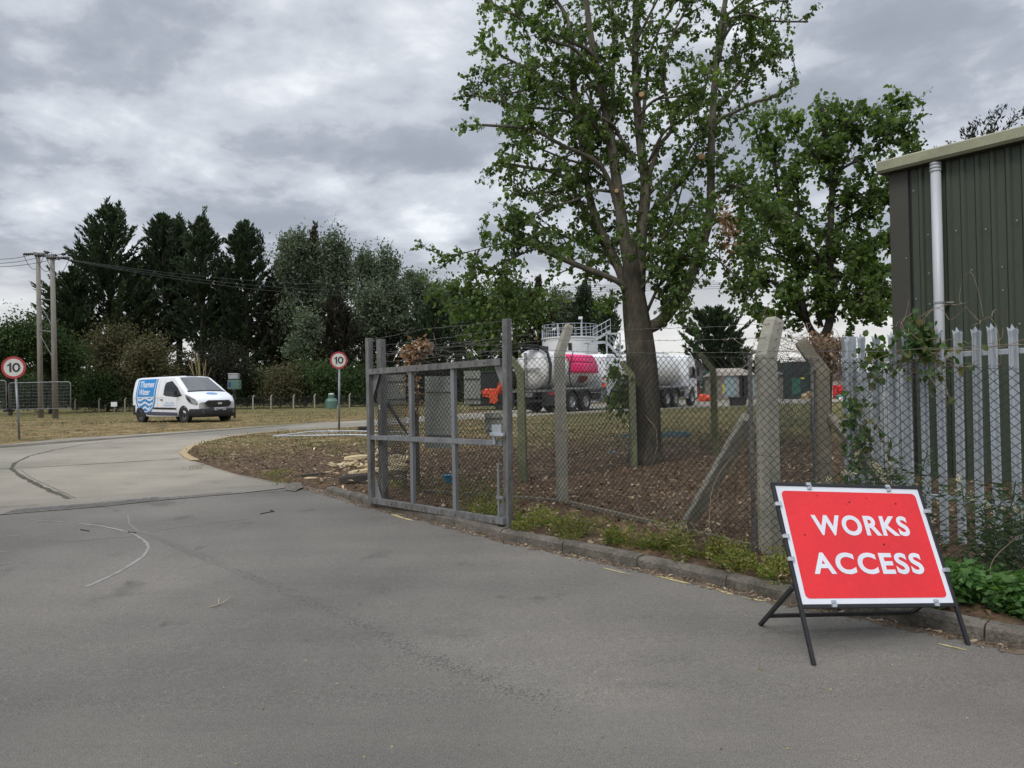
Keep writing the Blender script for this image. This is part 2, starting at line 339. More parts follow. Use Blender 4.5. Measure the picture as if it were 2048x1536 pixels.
def vnoise(X, Y, s, seed):
    X = X*s+seed*17.3; Y = Y*s+seed*5.1; xi = np.floor(X); yi = np.floor(Y); fx = X-xi; fy = Y-yi; fx = fx*fx*(3-2*fx); fy = fy*fy*(3-2*fy)
    h = lambda a, b: np.modf(np.abs(np.sin(a*127.1+b*311.7+seed)*43758.5453))[0]
    return (h(xi, yi)*(1-fx)+h(xi+1, yi)*fx)*(1-fy)+(h(xi, yi+1)*(1-fx)+h(xi+1, yi+1)*fx)*fy - .5
ZG = lambda Y: .018*np.clip(Y-4, 0, 28)
def soil_z(X, Y, sd=None):
    sh = X.shape
    if sd is None: sd = sdist(X, Y, paved).reshape(sh)
    k = .02+.08*np.clip((16-Y)/4, 0, 1)
    n = vnoise(X, Y, 3.0, 1)*.05+vnoise(X, Y, 9.0, 2)*.03+vnoise(X, Y, .6, 3)*.08
    amp = np.clip(sd*1.2, 0, 1)*np.clip(1.3-Y/60, .3, 1)
    near = np.exp(-((X-2.4)**2+(Y-15.2)**2)/3.5)*.10
    return ZG(Y)+np.where(sd > 0, np.minimum(sd*.55, 1)*0+np.minimum(k, sd*.5+.0)+n*amp+near, np.maximum(sd*.6, -.06))
def ground():
    def axis(a, b, lo, hi, st, grow):
        c = list(np.arange(lo, hi, st)); q = hi; d = st
        while q < b: d *= grow; q += d; c.append(q)
        q = lo; d = st; pre = []
        while q > a: d *= grow; q -= d; pre.append(q)
        return np.array(pre[::-1]+c)
    xs = axis(-900, 900, -9.5, 7.5, .085, 1.07); ys = axis(-60, 1500, 3.5, 21, .085, 1.055)
    X, Y = np.meshgrid(xs, ys); Z = soil_z(X, Y)
    V = np.stack([X, Y, Z], -1).reshape(-1, 3); nx = len(xs); ny = len(ys)
    i = (np.arange(ny-1)[:, None]*nx+np.arange(nx-1)[None, :]).ravel()
    m = bpy.data.materials.new('soil_and_dry_grass'); m.use_nodes = True; nt = m.node_tree; N = nt.nodes; L = nt.links; p = N['Principled BSDF']
    p.inputs['Roughness'].default_value = .95; p.inputs['Specular IOR Level'].default_value = .2
    tc = N.new('ShaderNodeTexCoord'); V_ = tc.outputs['Object']
    def nz(s, d=7, r=.65, st=None):
        v = V_
        if st: mp = N.new('ShaderNodeMapping'); mp.inputs['Scale'].default_value = st; L.new(V_, mp.inputs[0]); v = mp.outputs[0]
        n = N.new('ShaderNodeTexNoise'); n.inputs['Scale'].default_value = s; n.inputs['Detail'].default_value = d; n.inputs['Roughness'].default_value = r; L.new(v, n.inputs['Vector']); return n.outputs[0]
    def ramp(f, stops):
        r = N.new('ShaderNodeValToRGB'); L.new(f, r.inputs[0]); e = r.color_ramp.elements
        e[0].position, e[0].color = stops[0][0], (*stops[0][1], 1); e[1].position, e[1].color = stops[-1][0], (*stops[-1][1], 1)
        for q, c in stops[1:-1]: z = e.new(q); z.color = (*c, 1)
        return r.outputs[0]
    soil = ramp(nz(9), [(.3, (.040, .026, .017)), (.5, (.088, .056, .036)), (.62, (.14, .092, .058)), (.75, (.22, .15, .095))])
    grass = ramp(nz(2.2, 9, .75, (1, .8, 1)), [(.30, (.050, .050, .020)), (.41, (.10, .085, .035)), (.50, (.19, .135, .065)), (.60, (.30, .215, .11)), (.75, (.42, .32, .17))])
    green = ramp(nz(3, 9, .7), [(.3, (.060, .066, .022)), (.5, (.125, .115, .042)), (.72, (.26, .21, .10))])
    sp = N.new('ShaderNodeSeparateXYZ'); L.new(V_, sp.inputs[0])
    def mrange(f, a, b, c=0, d=1):
        n = N.new('ShaderNodeMapRange'); L.new(f, n.inputs[0]); n.inputs[1].default_value = a; n.inputs[2].default_value = b; n.inputs[3].default_value = c; n.inputs[4].default_value = d; return n.outputs[0]
    def mix(f, a, b):
        n = N.new('ShaderNodeMix'); n.data_type = 'RGBA'; L.new(f, n.inputs[0]); L.new(a, n.inputs[6]); L.new(b, n.inputs[7]); return n.outputs[2]
    def math_(op, a, b):
        n = N.new('ShaderNodeMath'); n.operation = op
        for j, q in enumerate((a, b)):
            if isinstance(q, (int, float)): n.inputs[j].default_value = q
            else: L.new(q, n.inputs[j])
        n.use_clamp = False; return n.outputs[0]
    f1 = math_('ADD', sp.outputs[1], math_('MULTIPLY', nz(.5, 6), 7))       # distance, ragged
    g = mix(mrange(f1, 48, 58), grass, green)                                # mown strip by the far fence is greener
    rr = math_('SUBTRACT', f1, math_('MULTIPLY', sp.outputs[0], .25))
    g = mix(mrange(math_('SUBTRACT', math_('MULTIPLY', sp.outputs[0], 1.0), math_('MULTIPLY', nz(.4, 5), 5)), -6, 2, 0, .85), g, green)
    g = mix(mrange(nz(.28, 5, .6, (.6, 1.6, 1)), .50, .60, 0, .75), g, green)
    dk = ramp(nz(.8, 6, .7, (.5, 1.5, 1)), [(.35, (.62, .58, .52)), (.5, (1, 1, 1)), (.68, (1.3, 1.25, 1.15))]); nm = N.new('ShaderNodeMix'); nm.data_type = 'RGBA'; nm.blend_type = 'MULTIPLY'; nm.inputs[0].default_value = 1; L.new(g, nm.inputs[6]); L.new(dk, nm.inputs[7]); g = nm.outputs[2]
    col = mix(mrange(f1, 21, 26.5), soil, g)
    sprinkle = mrange(nz(5, 8, .7), .52, .60, 0, .55); col2 = mix(sprinkle, col, grass)
    mr = mrange(nz(70, 5, .75), .3, .7, .62, 1.38); vm = N.new('ShaderNodeVectorMath'); vm.operation = 'SCALE'; L.new(col2, vm.inputs[0]); L.new(mr, vm.inputs['Scale'])
    L.new(vm.outputs[0], p.inputs['Base Color'])
    b = N.new('ShaderNodeBump'); b.inputs['Strength'].default_value = .9; b.inputs['Distance'].default_value = .03; L.new(nz(38, 6, .7), b.inputs['Height']); L.new(b.outputs[0], p.inputs['Normal'])
    o = np_mesh('ground', V, np.stack([i, i+1, i+nx+1, i+nx], 1), m); tag(o, kind='structure'); return o
ground()
import bmesh
def sheet(name, poly, dz, m, kind='structure', thick=.06):
    bm = bmesh.new(); vs = [bm.verts.new((p[0], p[1], 0)) for p in poly]; f = bm.faces.new(vs)
    if f.calc_area() and f.normal.z < 0: f.normal_flip()
    bmesh.ops.triangulate(bm, faces=[f])
    for yy in (4, 10, 18, 26, 32, 50):
        bmesh.ops.bisect_plane(bm, geom=bm.verts[:]+bm.edges[:]+bm.faces[:], plane_co=(0, yy, 0), plane_no=(0, 1, 0))
    for v in bm.verts: v.co.z = zg(v.co.y)+dz
    bm.normal_update()
    for f in bm.faces:
        if f.normal.z < 0: f.normal_flip()
    me = bpy.data.meshes.new(name); bm.to_mesh(me); bm.free()
    o = bpy.data.objects.new(name, me); COL.objects.link(o); me.materials.append(m); OFF[o.name] = Vector(); tag(o, kind=kind); return o
def ribbon(name, pts, w, dz, m, kind='structure', ragged=0.0, step=.12):
    """a thin strip along ground points (world 2-D)"""
    L_ = []
    for a, b in zip(pts[:-1], pts[1:]):
        n = max(1, int((b-a).length/step)); L_ += [a+(b-a)*(k/n) for k in range(n)]
    L_.append(pts[-1]); P = []
    for i, q in enumerate(L_):
        d = (L_[min(i+1, len(L_)-1)]-L_[max(i-1, 0)]).normalized(); nrm = Vector((-d.y, d.x))
        ww = (w[0]+(w[1]-w[0])*i/len(L_)) if isinstance(w, tuple) else w
        a = q+nrm*ww*(.5+random.uniform(-ragged, ragged)); b = q-nrm*ww*(.5+random.uniform(-ragged, ragged))
        P.append([(a.x, a.y, zg(a.y)+dz), (b.x, b.y, zg(b.y)+dz)])
    mb = MB().grid(P); o = mb.build(name, m); tag(o, kind=kind); return o
def road_mat(name, base, dark, light, agg, rough=.85):
    m = bpy.data.materials.new(name); m.use_nodes = True; nt = m.node_tree; N = nt.nodes; L = nt.links; p = N['Principled BSDF']
    p.inputs['Roughness'].default_value = rough; p.inputs['Specular IOR Level'].default_value = .3
    tc = N.new('ShaderNodeTexCoord')
    def nz(s, d=7, r=.6, st=(1, 1, 1), rot=0):
        mp = N.new('ShaderNodeMapping'); mp.inputs['Scale'].default_value = st; mp.inputs['Rotation'].default_value = (0, 0, rot); L.new(tc.outputs['Object'], mp.inputs[0])
        n = N.new('ShaderNodeTexNoise'); n.inputs['Scale'].default_value = s; n.inputs['Detail'].default_value = d; n.inputs['Roughness'].default_value = r; L.new(mp.outputs[0], n.inputs['Vector']); return n.outputs[0]
    def ramp(f, stops):
        r = N.new('ShaderNodeValToRGB'); L.new(f, r.inputs[0]); e = r.color_ramp.elements
        e[0].position, e[0].color = stops[0][0], (*stops[0][1], 1); e[1].position, e[1].color = stops[-1][0], (*stops[-1][1], 1)
        for q, c in stops[1:-1]: z = e.new(q); z.color = (*c, 1)
        return r.outputs[0]
    def mix(f, a, b, bt='MIX'):
        n = N.new('ShaderNodeMix'); n.data_type = 'RGBA'; n.blend_type = bt
        if isinstance(f, float): n.inputs[0].default_value = f
        else: L.new(f, n.inputs[0])
        L.new(a, n.inputs[6]); L.new(b, n.inputs[7]); return n.outputs[2]
    c = ramp(nz(.35, 8, .6), [(.3, dark), (.5, base), (.7, light)])
    c2 = ramp(nz(.9, 7, .65, (.25, 1.4, 1), .55), [(.35, dark), (.6, base), (.75, light)])
    c = mix(.42, c, c2)
    spk = ramp(nz(130, 3, .8), [(.30, (1-agg,)*3), (.5, (1, 1, 1)), (.72, (1+agg*1.3,)*3)]); c = mix(1.0, c, spk, 'MULTIPLY')
    spk = ramp(nz(26, 5, .75), [(.30, (.86,)*3), (.5, (1, 1, 1)), (.72, (1.14,)*3)]); c = mix(1.0, c, spk, 'MULTIPLY')
    st = ramp(nz(1.3, 5, .55), [(.62, (1, 1, 1)), (.72, (.72, .72, .72))]); c = mix(1.0, c, st, 'MULTIPLY')
    st = ramp(nz(.17, 4, .5), [(.35, (.78, .79, .80)), (.5, (1, 1, 1)), (.65, (1.18, 1.16, 1.13))]); c = mix(1.0, c, st, 'MULTIPLY')
    st = ramp(nz(7, 4, .6), [(.69, (1, 1, 1)), (.73, (.80, .80, .80))]); c = mix(1.0, c, st, 'MULTIPLY')
    for sc, lo_, v in ((48, .70, 1.55), (75, .72, 1.5), (60, .71, .6), (2.6, .70, .78)):
        st = ramp(nz(sc, 2 if sc > 10 else 4, .5), [(lo_, (1, 1, 1)), (lo_+.035, (v, v, v*.98))]); c = mix(1.0, c, st, 'MULTIPLY')
    L.new(c, p.inputs['Base Color'])
    b = N.new('ShaderNodeBump'); b.inputs['Strength'].default_value = .7; b.inputs['Distance'].default_value = .006
    L.new(nz(120, 3, .8), b.inputs['Height']); L.new(b.outputs[0], p.inputs['Normal']); return m
M['asphalt'] = road_mat('worn_asphalt', (.168, .154, .134), (.120, .112, .100), (.218, .200, .174), .55)
M['concroad'] = road_mat('old_concrete', (.27, .243, .197), (.19, .172, .142), (.345, .315, .26), .34)
M['concroughstrip'] = road_mat('tamped_concrete', (.235, .212, .175), (.17, .155, .13), (.30, .275, .23), .45)
sheet('access_road', asphalt, 0, M['asphalt']); sheet('concrete_road', concrete, .004, M['concroad'])
M['joint'] = mat('weedy_joint', (.035, .035, .022), (.10, .095, .06), 6, .95, 0, .5, 60, .3)
M['scuff'] = mat('tyre_polish', (.20, .19, .175), (.31, .30, .28), 3, .7, 0, .1, 90, .2)
M['scuff2'] = mat('faint_scuff', (.178, .168, .152), (.20, .188, .17), 3, .8, 0, .1, 90, .2)
M['crack'] = mat('coarse_patch', (.125, .118, .11), (.175, .165, .155), 30, .95, 0, .8, 60, .3, lo=.4, hi=.55)
M['dirt'] = mat('gutter_dirt', (.16, .12, .085), (.09, .068, .05), 8, .95, 0, .8, 50, .4)
ribbon('expansion_joint', P2([(140, 999), (85, 975), (40, 952), (22, 938), (30, 926), (60, 912), (110, 900), (170, 889), (240, 881), (310, 876)]), (.10, .035), .008, M['joint'], ragged=.25)
ribbon('expansion_joint', P2([(0, 938.5), (20, 937.6)]), .045, .008, M['joint'], ragged=.3)
ribbon('expansion_joint', P2([(26, 937.4), (180, 929), (359, 918)]), .045, .0085, M['joint'], ragged=.3)
ribbon('expansion_joint', P2([(250, 871.5), (420, 870), (560, 862)]), .03, .008, M['crack'], ragged=.3)
ribbon('expansion_joint', P2([(150, 997), (110, 978), (60, 955), (42, 940)]), (.03, .015), .0075, M['crack'], ragged=.3)
# coarse tamped band where the concrete meets the asphalt, and the broken edge itself
sm = seam+[seamR]; band = P2([(600, 966), (500, 972), (400, 978), (300, 985), (200, 992), (110, 997), (0, 1003)])
sheet('tamped_strip', [q + Vector((0, .012)) for q in sm]+band, .0075, M['concroughstrip'])
def groove():
    mb = MB(); 
    for k in range(300):
        t = k/300*4.6; i = min(int(t), 5); a = seam[i].lerp(seam[i+1], t-i); w = .42 if k < 200 else .22
        a = a+Vector((0, .05)); j = .03*random.random(); b = a+Vector((-.06+random.uniform(-.02, .02), w*random.uniform(.7, 1.0)))
        mb.add([(a.x, a.y, zg(a.y)+.0085), (a.x+.012, a.y, zg(a.y)+.0085), (b.x+.012, b.y, zg(b.y)+.0085), (b.x, b.y, zg(b.y)+.0085)], [(0, 1, 2, 3)])
    o = mb.build('tamping_groove', M['crack']); tag(o, kind='structure')
groove()
ribbon('broken_edge', [q+Vector((0, -.006)) for q in sm], .022, .0088, M['joint'], ragged=.45, step=.05)
# scuffs on the asphalt
arc = P2([(157, 1047), (200, 1052), (235, 1059), (262, 1066), (283, 1077), (295, 1088), (297, 1097), (288, 1112), (265, 1128), (238, 1144), (205, 1160), (172, 1174)])
ribbon('tyre_scuff', arc, (.022, .036), .0035, M['scuff'], ragged=.22, step=.05)
ribbon('tyre_scuff', P2([(256, 1030), (258, 1047), (275, 1062), (300, 1070)]), .02, .0035, M['scuff2'], ragged=.3)
ribbon('tyre_scuff', P2([(120, 1085), (200, 1078), (270, 1072)]), (.01, .03), .0028, M['scuff2'], ragged=.2)
ribbon('tyre_scuff', P2([(300, 1062), (420, 1046), (520, 1035)]), (.03, .01), .0028, M['scuff2'], ragged=.2)
for a, b in (((0, 1074), (40, 1071)), ((0, 1104), (16, 1103)), ((0, 1128), (22, 1126)), ((60, 1040), (130, 1045))):
    ribbon('tyre_scuff', P2([a, b]), .02, .0035, M['scuff'], ragged=.3)
def speckband():
    mb = MB()
    C_ = P2([(300, 1070), (350, 1092), (420, 1120), (540, 1170), (700, 1240), (860, 1318), (1000, 1370), (1200, 1440)])
    for k in range(1500):
        t = random.betavariate(1.6, 2.0)*(len(C_)-1.01); i = int(t); q = C_[i].lerp(C_[i+1], t-i)+Vector((random.gauss(0, .045), random.gauss(0, .045))); r = random.uniform(.003, .0075)
        z = zg(q.y)+.003; mb.add([(q.x-r, q.y, z), (q.x, q.y-r*.8, z), (q.x+r, q.y+r*.2, z), (q.x, q.y+r, z)], [(0, 1, 2, 3)])
    tag(mb.build('surface_pitting', M['crack']), kind='structure')
speckband()
# worn yellow lines
def flake(px, py, L_, W_, seed):
    rs = random.Random(seed); q = gp(px, py).to_2d(); i = min(range(len(kerbL)-1), key=lambda k: (kerbL[k]-q).length)
    d = (kerbL[i+1]-kerbL[i]).normalized() if i < len(kerbL)-1 else kd; n = Vector((-d.y, d.x)); top = []; bot = []
    m = max(4, int(L_/.05))
    for k in range(m+1):
        t = k/m; e = math.sin(PI*min(max(t, .03), .97))**.35
        top.append(q+d*L_*(t-.5)+n*W_*.5*e*rs.uniform(.35, 1)); bot.append(q+d*L_*(t-.5)-n*W_*.5*e*rs.uniform(.35, 1))
    return [(p.x, p.y, zg(p.y)+.004) for p in top+bot[::-1]]
yl = [(805, 1036, .55, .06), (835, 1033, .8, .07), (875, 1041, .35, .05), (920, 1052, .25, .03), (790, 1030, .25, .04), (1050, 1086, .10, .04), (1068, 1090, .11, .04), (985, 1072, .08, .03),
      (1135, 1117, .10, .03), (1172, 1117, .11, .04), (1147, 1111, .07, .03), (1234, 1143, .32, .035), (1345, 1160, .34, .05), (1362, 1165, .1, .04), (1340, 1156, .08, .04), (1443, 1183, .16, .03),
      (1455, 1187, .12, .05), (1418, 1176, .07, .03), (1495, 1197, .1, .02), (1518, 1201, .11, .04), (1902, 1294, .14, .03), (1918, 1298, .09, .025), (1013, 1080, .05, .02), (1300, 1149, .04, .02)]
mb = MB()
for k, (a, b, c, d) in enumerate(yl):
    p = flake(a, b, c, d, k); mb.add(p, [tuple(range(len(p)))])
tag(mb.build('yellow_line', M['roadyellow']), kind='structure')
# kerb stones
def kerb():
    pts = [Vector((q.x, q.y)) for q in kerbL]; mb = MB(); acc = []
    L_ = [0]
    for a, b in zip(pts[:-1], pts[1:]): L_.append(L_[-1]+(b-a).length)
    def P(s):
        for i in range(len(L_)-1):
            if s <= L_[i+1] or i == len(L_)-2:
                t = (s-L_[i])/(L_[i+1]-L_[i]); d = (pts[i+1]-pts[i]).normalized(); return pts[i].lerp(pts[i+1], t), d
    s = 0.0
    while s < L_[-1]-.5 and s < 24:
        e = s+.914; prof = [(-.002, -.1), (.008, .075), (.028, .100), (.125, .105), (.125, -.1)]; G = []
        tilt = random.uniform(-.006, .006); sink = -.075 if s < .4 else (-.02 if s < 1.3 else 0)
        for k in range(9):
            q, d = P(s+.006+(e-s-.012)*k/8); n = Vector((-d.y, d.x)); 
            if n.x < 0: n = -n
            G.append([(q.x+n.x*(a+(random.uniform(-.003, .003) if z > 0 else 0)), q.y+n.y*a, zg(q.y)+z+(tilt+sink if z > 0 else 0)+(random.uniform(-.003, .003) if z > 0 else 0)) for a, z in prof])
        b = len(mb.v); mb.grid(G, True); n5 = 5; mb.f += [tuple(b+i for i in range(5)), tuple(b+8*n5+4-i for i in range(5))]
        s = e
    o = mb.build('kerb', M['kerb']); tag(o, kind='structure')
kerb()
ribbon('gutter_dirt', [q+Vector((-.035, -.02)) for q in kerbL[:-1]], .11, .0025, M['dirt'], ragged=.42, step=.04)
# flush kerb edging of the island, its nose painted yellow
def edging(name, px, w, h, m):
    pts = P2(px); G = []; LL = []
    for a, b in zip(pts[:-1], pts[1:]):
        n = max(1, int((b-a).length/.2)); LL += [a+(b-a)*(k/n) for k in range(n)]
    LL.append(pts[-1])
    for i, q in enumerate(LL):
        d = (LL[min(i+1, len(LL)-1)]-LL[max(i-1, 0)]).normalized(); n = Vector((d.y, -d.x))
        G.append([(q.x+n.x*a, q.y+n.y*a, zg(q.y)+z) for a, z in ((0, -.05), (.01, h), (w, h), (w, -.05))])
    tag(MB().grid(G).build(name, m), kind='structure')
edging('painted_kerb', [(560, 863), (500, 868), (450, 875), (400, 886), (372, 896), (359, 908), (372, 918), (384, 923)], -.17, .03, M['kerbyellow'])
edging('edging', [(384, 923), (425, 936), (470, 950), (540, 964), (590, 969)], -.10, .012, M['concroad'])
MB().add([(q[0], q[1], zg(q[1])+h) for q, h in zip([gp(*p).to_2d() for p in ((568, 972), (585, 969), (602, 971), (606, 978), (590, 984), (570, 981))], (.01, .045, .05, .035, .012, .01))], [tuple(range(6))]).build('broken_mortar', M['kerb'])
tag(bpy.data.objects['broken_mortar'], kind='structure')
# ------------------------------------------------------------ works sign
def bez_text(s, size=1.0, offset=0.0, spacing=1.0, shear=0.0):
    cu = bpy.data.curves.new('txt', 'FONT'); cu.body = s; cu.size = size; cu.offset = offset; cu.space_character = spacing; cu.shear = shear
    cu.resolution_u = 5; cu.align_x = 'LEFT'
    o = bpy.data.objects.new('txt', cu); COL.objects.link(o); bpy.context.view_layer.update()
    me = bpy.data.meshes.new_from_object(o.evaluated_get(bpy.context.evaluated_depsgraph_get()))
    vs = [(v.co.x, v.co.y) for v in me.vertices]; fs = [tuple(p.vertices) for p in me.polygons]
    bpy.data.objects.remove(o); bpy.data.curves.remove(cu); bpy.data.meshes.remove(me)
    x0 = min(v[0] for v in vs); x1 = max(v[0] for v in vs); y0 = min(v[1] for v in vs); y1 = max(v[1] for v in vs)
    return [((a-x0)/(x1-x0), (b-y0)/(y1-y0)) for a, b in vs], fs        # in the unit box
def rrect(x0, x1, z0, z1, r, n=6):
    P = []
    for cx, cz, a0 in ((x1-r, z1-r, 0), (x0+r, z1-r, PI/2), (x0+r, z0+r, PI), (x1-r, z0+r, 1.5*PI)):
        P += [(cx+r*math.cos(a0+PI/2*k/n), cz+r*math.sin(a0+PI/2*k/n)) for k in range(n+1)]
    return P
def works_sign():
    x, y, z, yaw, lean, b, h, rl = 2.2684, 4.6527, .0095, .2179, .477, .3076, .7632, -.0699
    u = Vector((math.cos(yaw)*math.cos(rl), math.sin(yaw)*math.cos(rl), math.sin(rl))); n = Vector((-math.sin(yaw), math.cos(yaw), 0))
    up = u.cross(n); up = (up*math.cos(lean)+n*math.sin(lean)).normalized(); nf = u.cross(up).normalized()    # nf faces back
    if nf.y < 0: nf = -nf
    o = Vector((x, y, z)); T = lambda a, c, d=0.0: o+u*a+up*c-nf*d
    r = thing('temporary_road_sign', 'red WORKS ACCESS sign on a leaning black metal frame beside the kerb', 'road sign', (x, y, zg(y)))
    hw = .54; t = .022
    mb = MB(); mb.prism([T(-hw, b, .004), T(hw, b, .004), T(hw, b+h, .004), T(-hw, b+h, .004)], nf*.003); mb.build('panel', M['signwhite'], r)
    rr = rrect(-hw+.035, hw-.035, b+.034, b+h-.034, .03); p = MB(); p.add([T(a, c, .0062) for a, c in rr], [tuple(range(len(rr)))]); p.build('red_face', M['signred'], r)
    # lettering, positions read from the photograph in panel coordinates
    for s, x0, x1, z0, z1 in (('WORKS', -.335, .375, .432, .568), ('ACCESS', -.405, .395, .182, .320)):
        vs, fs = bez_text(s, 1, .033, 1.14)
        MB().add([T(x0+(x1-x0)*a, b+z0+(z1-z0)*c, .0082) for a, c in vs], fs).build('lettering', M['signwhite'], r)
    for cx, cz, rad in ((-.02, .66, .007), (-.045, .645, .004), (.33, .655, .006), (-.41, .435, .006), (.15, .375, .008), (.175, .36, .005), (-.25, .70, .004), (.12, .69, .004)):
        MB().add([T(cx+rad*math.cos(a)*random.uniform(.5, 1.2), b+cz+rad*math.sin(a)*random.uniform(.5, 1.2), .0086) for a in np.linspace(0, 2*PI, 8)[:-1]], [tuple(range(7))]).build('chip', M['chip'], r)
    def foot(a):     # run the leg down its own line until it meets the asphalt
        c = 0.0
        for _ in range(50):
            q = T(a, c); c -= (q.z-zg(q.y))/up.z
        return c
    mb = MB()
    for sgn in (-1, 1):
        a = sgn*(hw+.011); c0 = foot(a); mb.beam(T(a, c0), T(a, b+h+.010), .021, .024, nf)
    mb.beam(T(-hw-.0215, b+h+.011), T(hw+.0215, b+h+.011), .021, .024, nf); mb.beam(T(-hw, b-.014), T(hw, b-.014), .022, .022, nf)
    mb.build('front_frame', M['black'], r, bevel=.002)
    # rear legs: hinged part way up, splayed back
    mb = MB()
    tl = T(-hw-.014, .42)+nf*.02; tr = T(hw+.014, .42)+nf*.02
    L_ = gp(1520, 1250); R_ = gp(1800, 1243); L_.z = zg(L_.y); R_.z = zg(R_.y)
    mb.beam(tl, L_, .024, .024, u); mb.beam(tr, R_, .024, .024, u)
    mb.beam(L_.lerp(tl, .26), R_.lerp(tr, .26), .024, .024)
    mb.build('rear_frame', M['black'], r, bevel=.002)
    for a, c in ((-.30, b+h), (.30, b+h), (-.33, b), (.40, b)):
        k = MB(); sg = 1 if c > b else -1
        k.box(T(a, c+.012*sg, .016), (.030, .012, .02), Matrix((u, nf, up)).transposed()); k.box(T(a, c-.012*sg, .011), (.016, .01, .018), Matrix((u, nf, up)).transposed()); k.box(T(a+.014, c-.002*sg, .014), (.01, .012, .034), Matrix((u, nf, up)).transposed())
        k.build('clip', M['galv2'], r)
    for a, c in ((hw, b+h*.79), (hw, b+h*.27), (-hw, b+h*.83), (-hw, b+h*.55), (-hw, b+h*.36)):
        k = MB(); sg = 1 if a > 0 else -1; k.box(T(a+.012*sg, c, .016), (.045, .012, .022), Matrix((u, nf, up)).transposed())
        for q in (-.013, 0, .013): k.box(T(a+.010*sg+q, c, .024), (.005, .008, .026), Matrix((u, nf, up)).transposed())
        k.build('clip', M['galv2'], r)
works_sign()

# ------------------------------------------------------------ speed limit signs
def speed_sign(base_px, disc_px, rad_px, label, lean_top):
    b = gp(*base_px, dz=.03); Y = b.y; c = at(*disc_px, Y); rad = rad_px/F*Y; top = at(*lean_top, Y)
    r = thing('speed_limit_sign', label, 'road sign', b, group='ten mile an hour signs beside the concrete road')
    d = (top-b).normalized()
    MB().tube([b-d*.3, top+Vector((0, .03, 0))], .036, 10).build('pole', M['galv'], r, smooth=True)
    nrm = Vector((c.x*-.35, -c.y, 0)).normalized(); _, s, u = basis(-nrm); s = -s if s.x < 0 else s
    def disc(r0, off, m, name, rin=None):
        n = 40; mb = MB(); P = [c+nrm*off+s*(r0*math.cos(2*PI*k/n))+u*(r0*math.sin(2*PI*k/n)) for k in range(n)]
        if rin is None: mb.prism(P, -nrm*.003)
        else:
            Q = [c+nrm*off+s*(rin*math.cos(2*PI*k/n))+u*(rin*math.sin(2*PI*k/n)) for k in range(n)]
            mb.add(P+Q, [(k, (k+1) % n, n+(k+1) % n, n+k) for k in range(n)])
        mb.build(name, m, r)
    disc(rad, .02, M['disc'], 'face'); disc(rad, .022, M['ringred'], 'red_ring', rad*.80)
    hh = rad*.84; D_ = lambda a, q: c+nrm*.0245+s*(rad*a)+u*(hh*(q-.5)); mb = MB()
    mb.add([D_(-.34, 0), D_(-.17, 0), D_(-.17, 1), D_(-.31, 1), D_(-.34, .88), D_(-.50, .78), D_(-.50, .62), D_(-.34, .70)], [(0, 1, 2, 7), (7, 2, 3, 4), (7, 4, 5, 6)]); mb.build('numeral', M['ink'], r)
    mb = MB(); n = 32; O_ = [D_(.22+.33*math.cos(2*PI*k/n), .5+.5*math.sin(2*PI*k/n)) for k in range(n)]; I_ = [D_(.22+.165*math.cos(2*PI*k/n), .5+.31*math.sin(2*PI*k/n)) for k in range(n)]
    mb.add(O_+I_, [(k, (k+1) % n, n+(k+1) % n, n+k) for k in range(n)]); mb.build('numeral', M['ink'], r)
    MB().box(c-nrm*.03, (rad*1.2, .03, .04)).box(c-nrm*.03+Vector((0, 0, rad*.5)), (rad*.9, .03, .03)).build('bracket', M['galv'], r)
speed_sign((38.5, 877), (27.5, 735), 22.2, 'round 10 speed limit sign on a grey pole at the left edge of the photo', (30.5, 752))
speed_sign((678, 862), (677.5, 720.5), 17.2, 'round 10 speed limit sign on grey pole just left of the open gate', (678.2, 726))

# ------------------------------------------------------------ chain-link
def chainlink(name, spans, m, parent, cell=.078, cellh=.072, r=.0017, wob=.012, top=True, step=.22):
    mb = MB()
    for si, (A, B, z0a, z0b, z1a, z1b) in enumerate(spans):
        A = Vector(A); B = Vector(B); L_ = (B-A).length; d = (B-A)/L_; nrm = Vector((-d.y, d.x)); H = max(z1a-z0a, z1b-z0b); ph = si*2.1
        def P(s, h):
            t = s/L_; z0 = z0a+(z0b-z0a)*t; z1 = z1a+(z1b-z1a)*t; q = h/H
            wx = wob*(math.sin(s*2.3+h*3.1+ph)+.6*math.sin(s*5.7-h*4.3+ph*2)); wy = wob*1.6*math.sin(s*1.7+h*2.2+ph)
            wz = wob*.8*math.sin(s*4.1+h*1.3+ph)*(1 if q < .98 else .4)
            e = A.lerp(B, t)+d*wx+nrm*wy; return Vector((e.x, e.y, z0+(z1-z0)*q+wz))
        for sgn in (1, -1):
            k = cell/cellh; n = int((L_+H*k)/cell)+1
            for i in range(n):
                s0 = i*cell if sgn < 0 else i*cell-H*k
                # s = s0 + h*k (sgn=1)   or   s = s0 - h*k (sgn=-1)
                if sgn > 0: ha = max(0, -s0/k); hb = min(H, (L_-s0)/k)
                else: ha = max(0, (s0-L_)/k); hb = min(H, s0/k)
                if hb-ha < .03: continue
                ext = .03 if (top and abs(hb-H) < 1e-6) else 0
                m_ = max(1, int((hb-ha)/step)); pts = []
                for j in range(m_+1):
                    h = ha+(hb-ha)*j/m_; s = s0+sgn*h*k; q = P(s, h)+nrm.to_3d()*(.0018*sgn); pts.append(q)
                if ext: pts.append(pts[-1]+(pts[-1]-pts[-2]).normalized()*ext)
                mb.tube(pts, r, 3, False)
    return mb.build(name, m, parent)
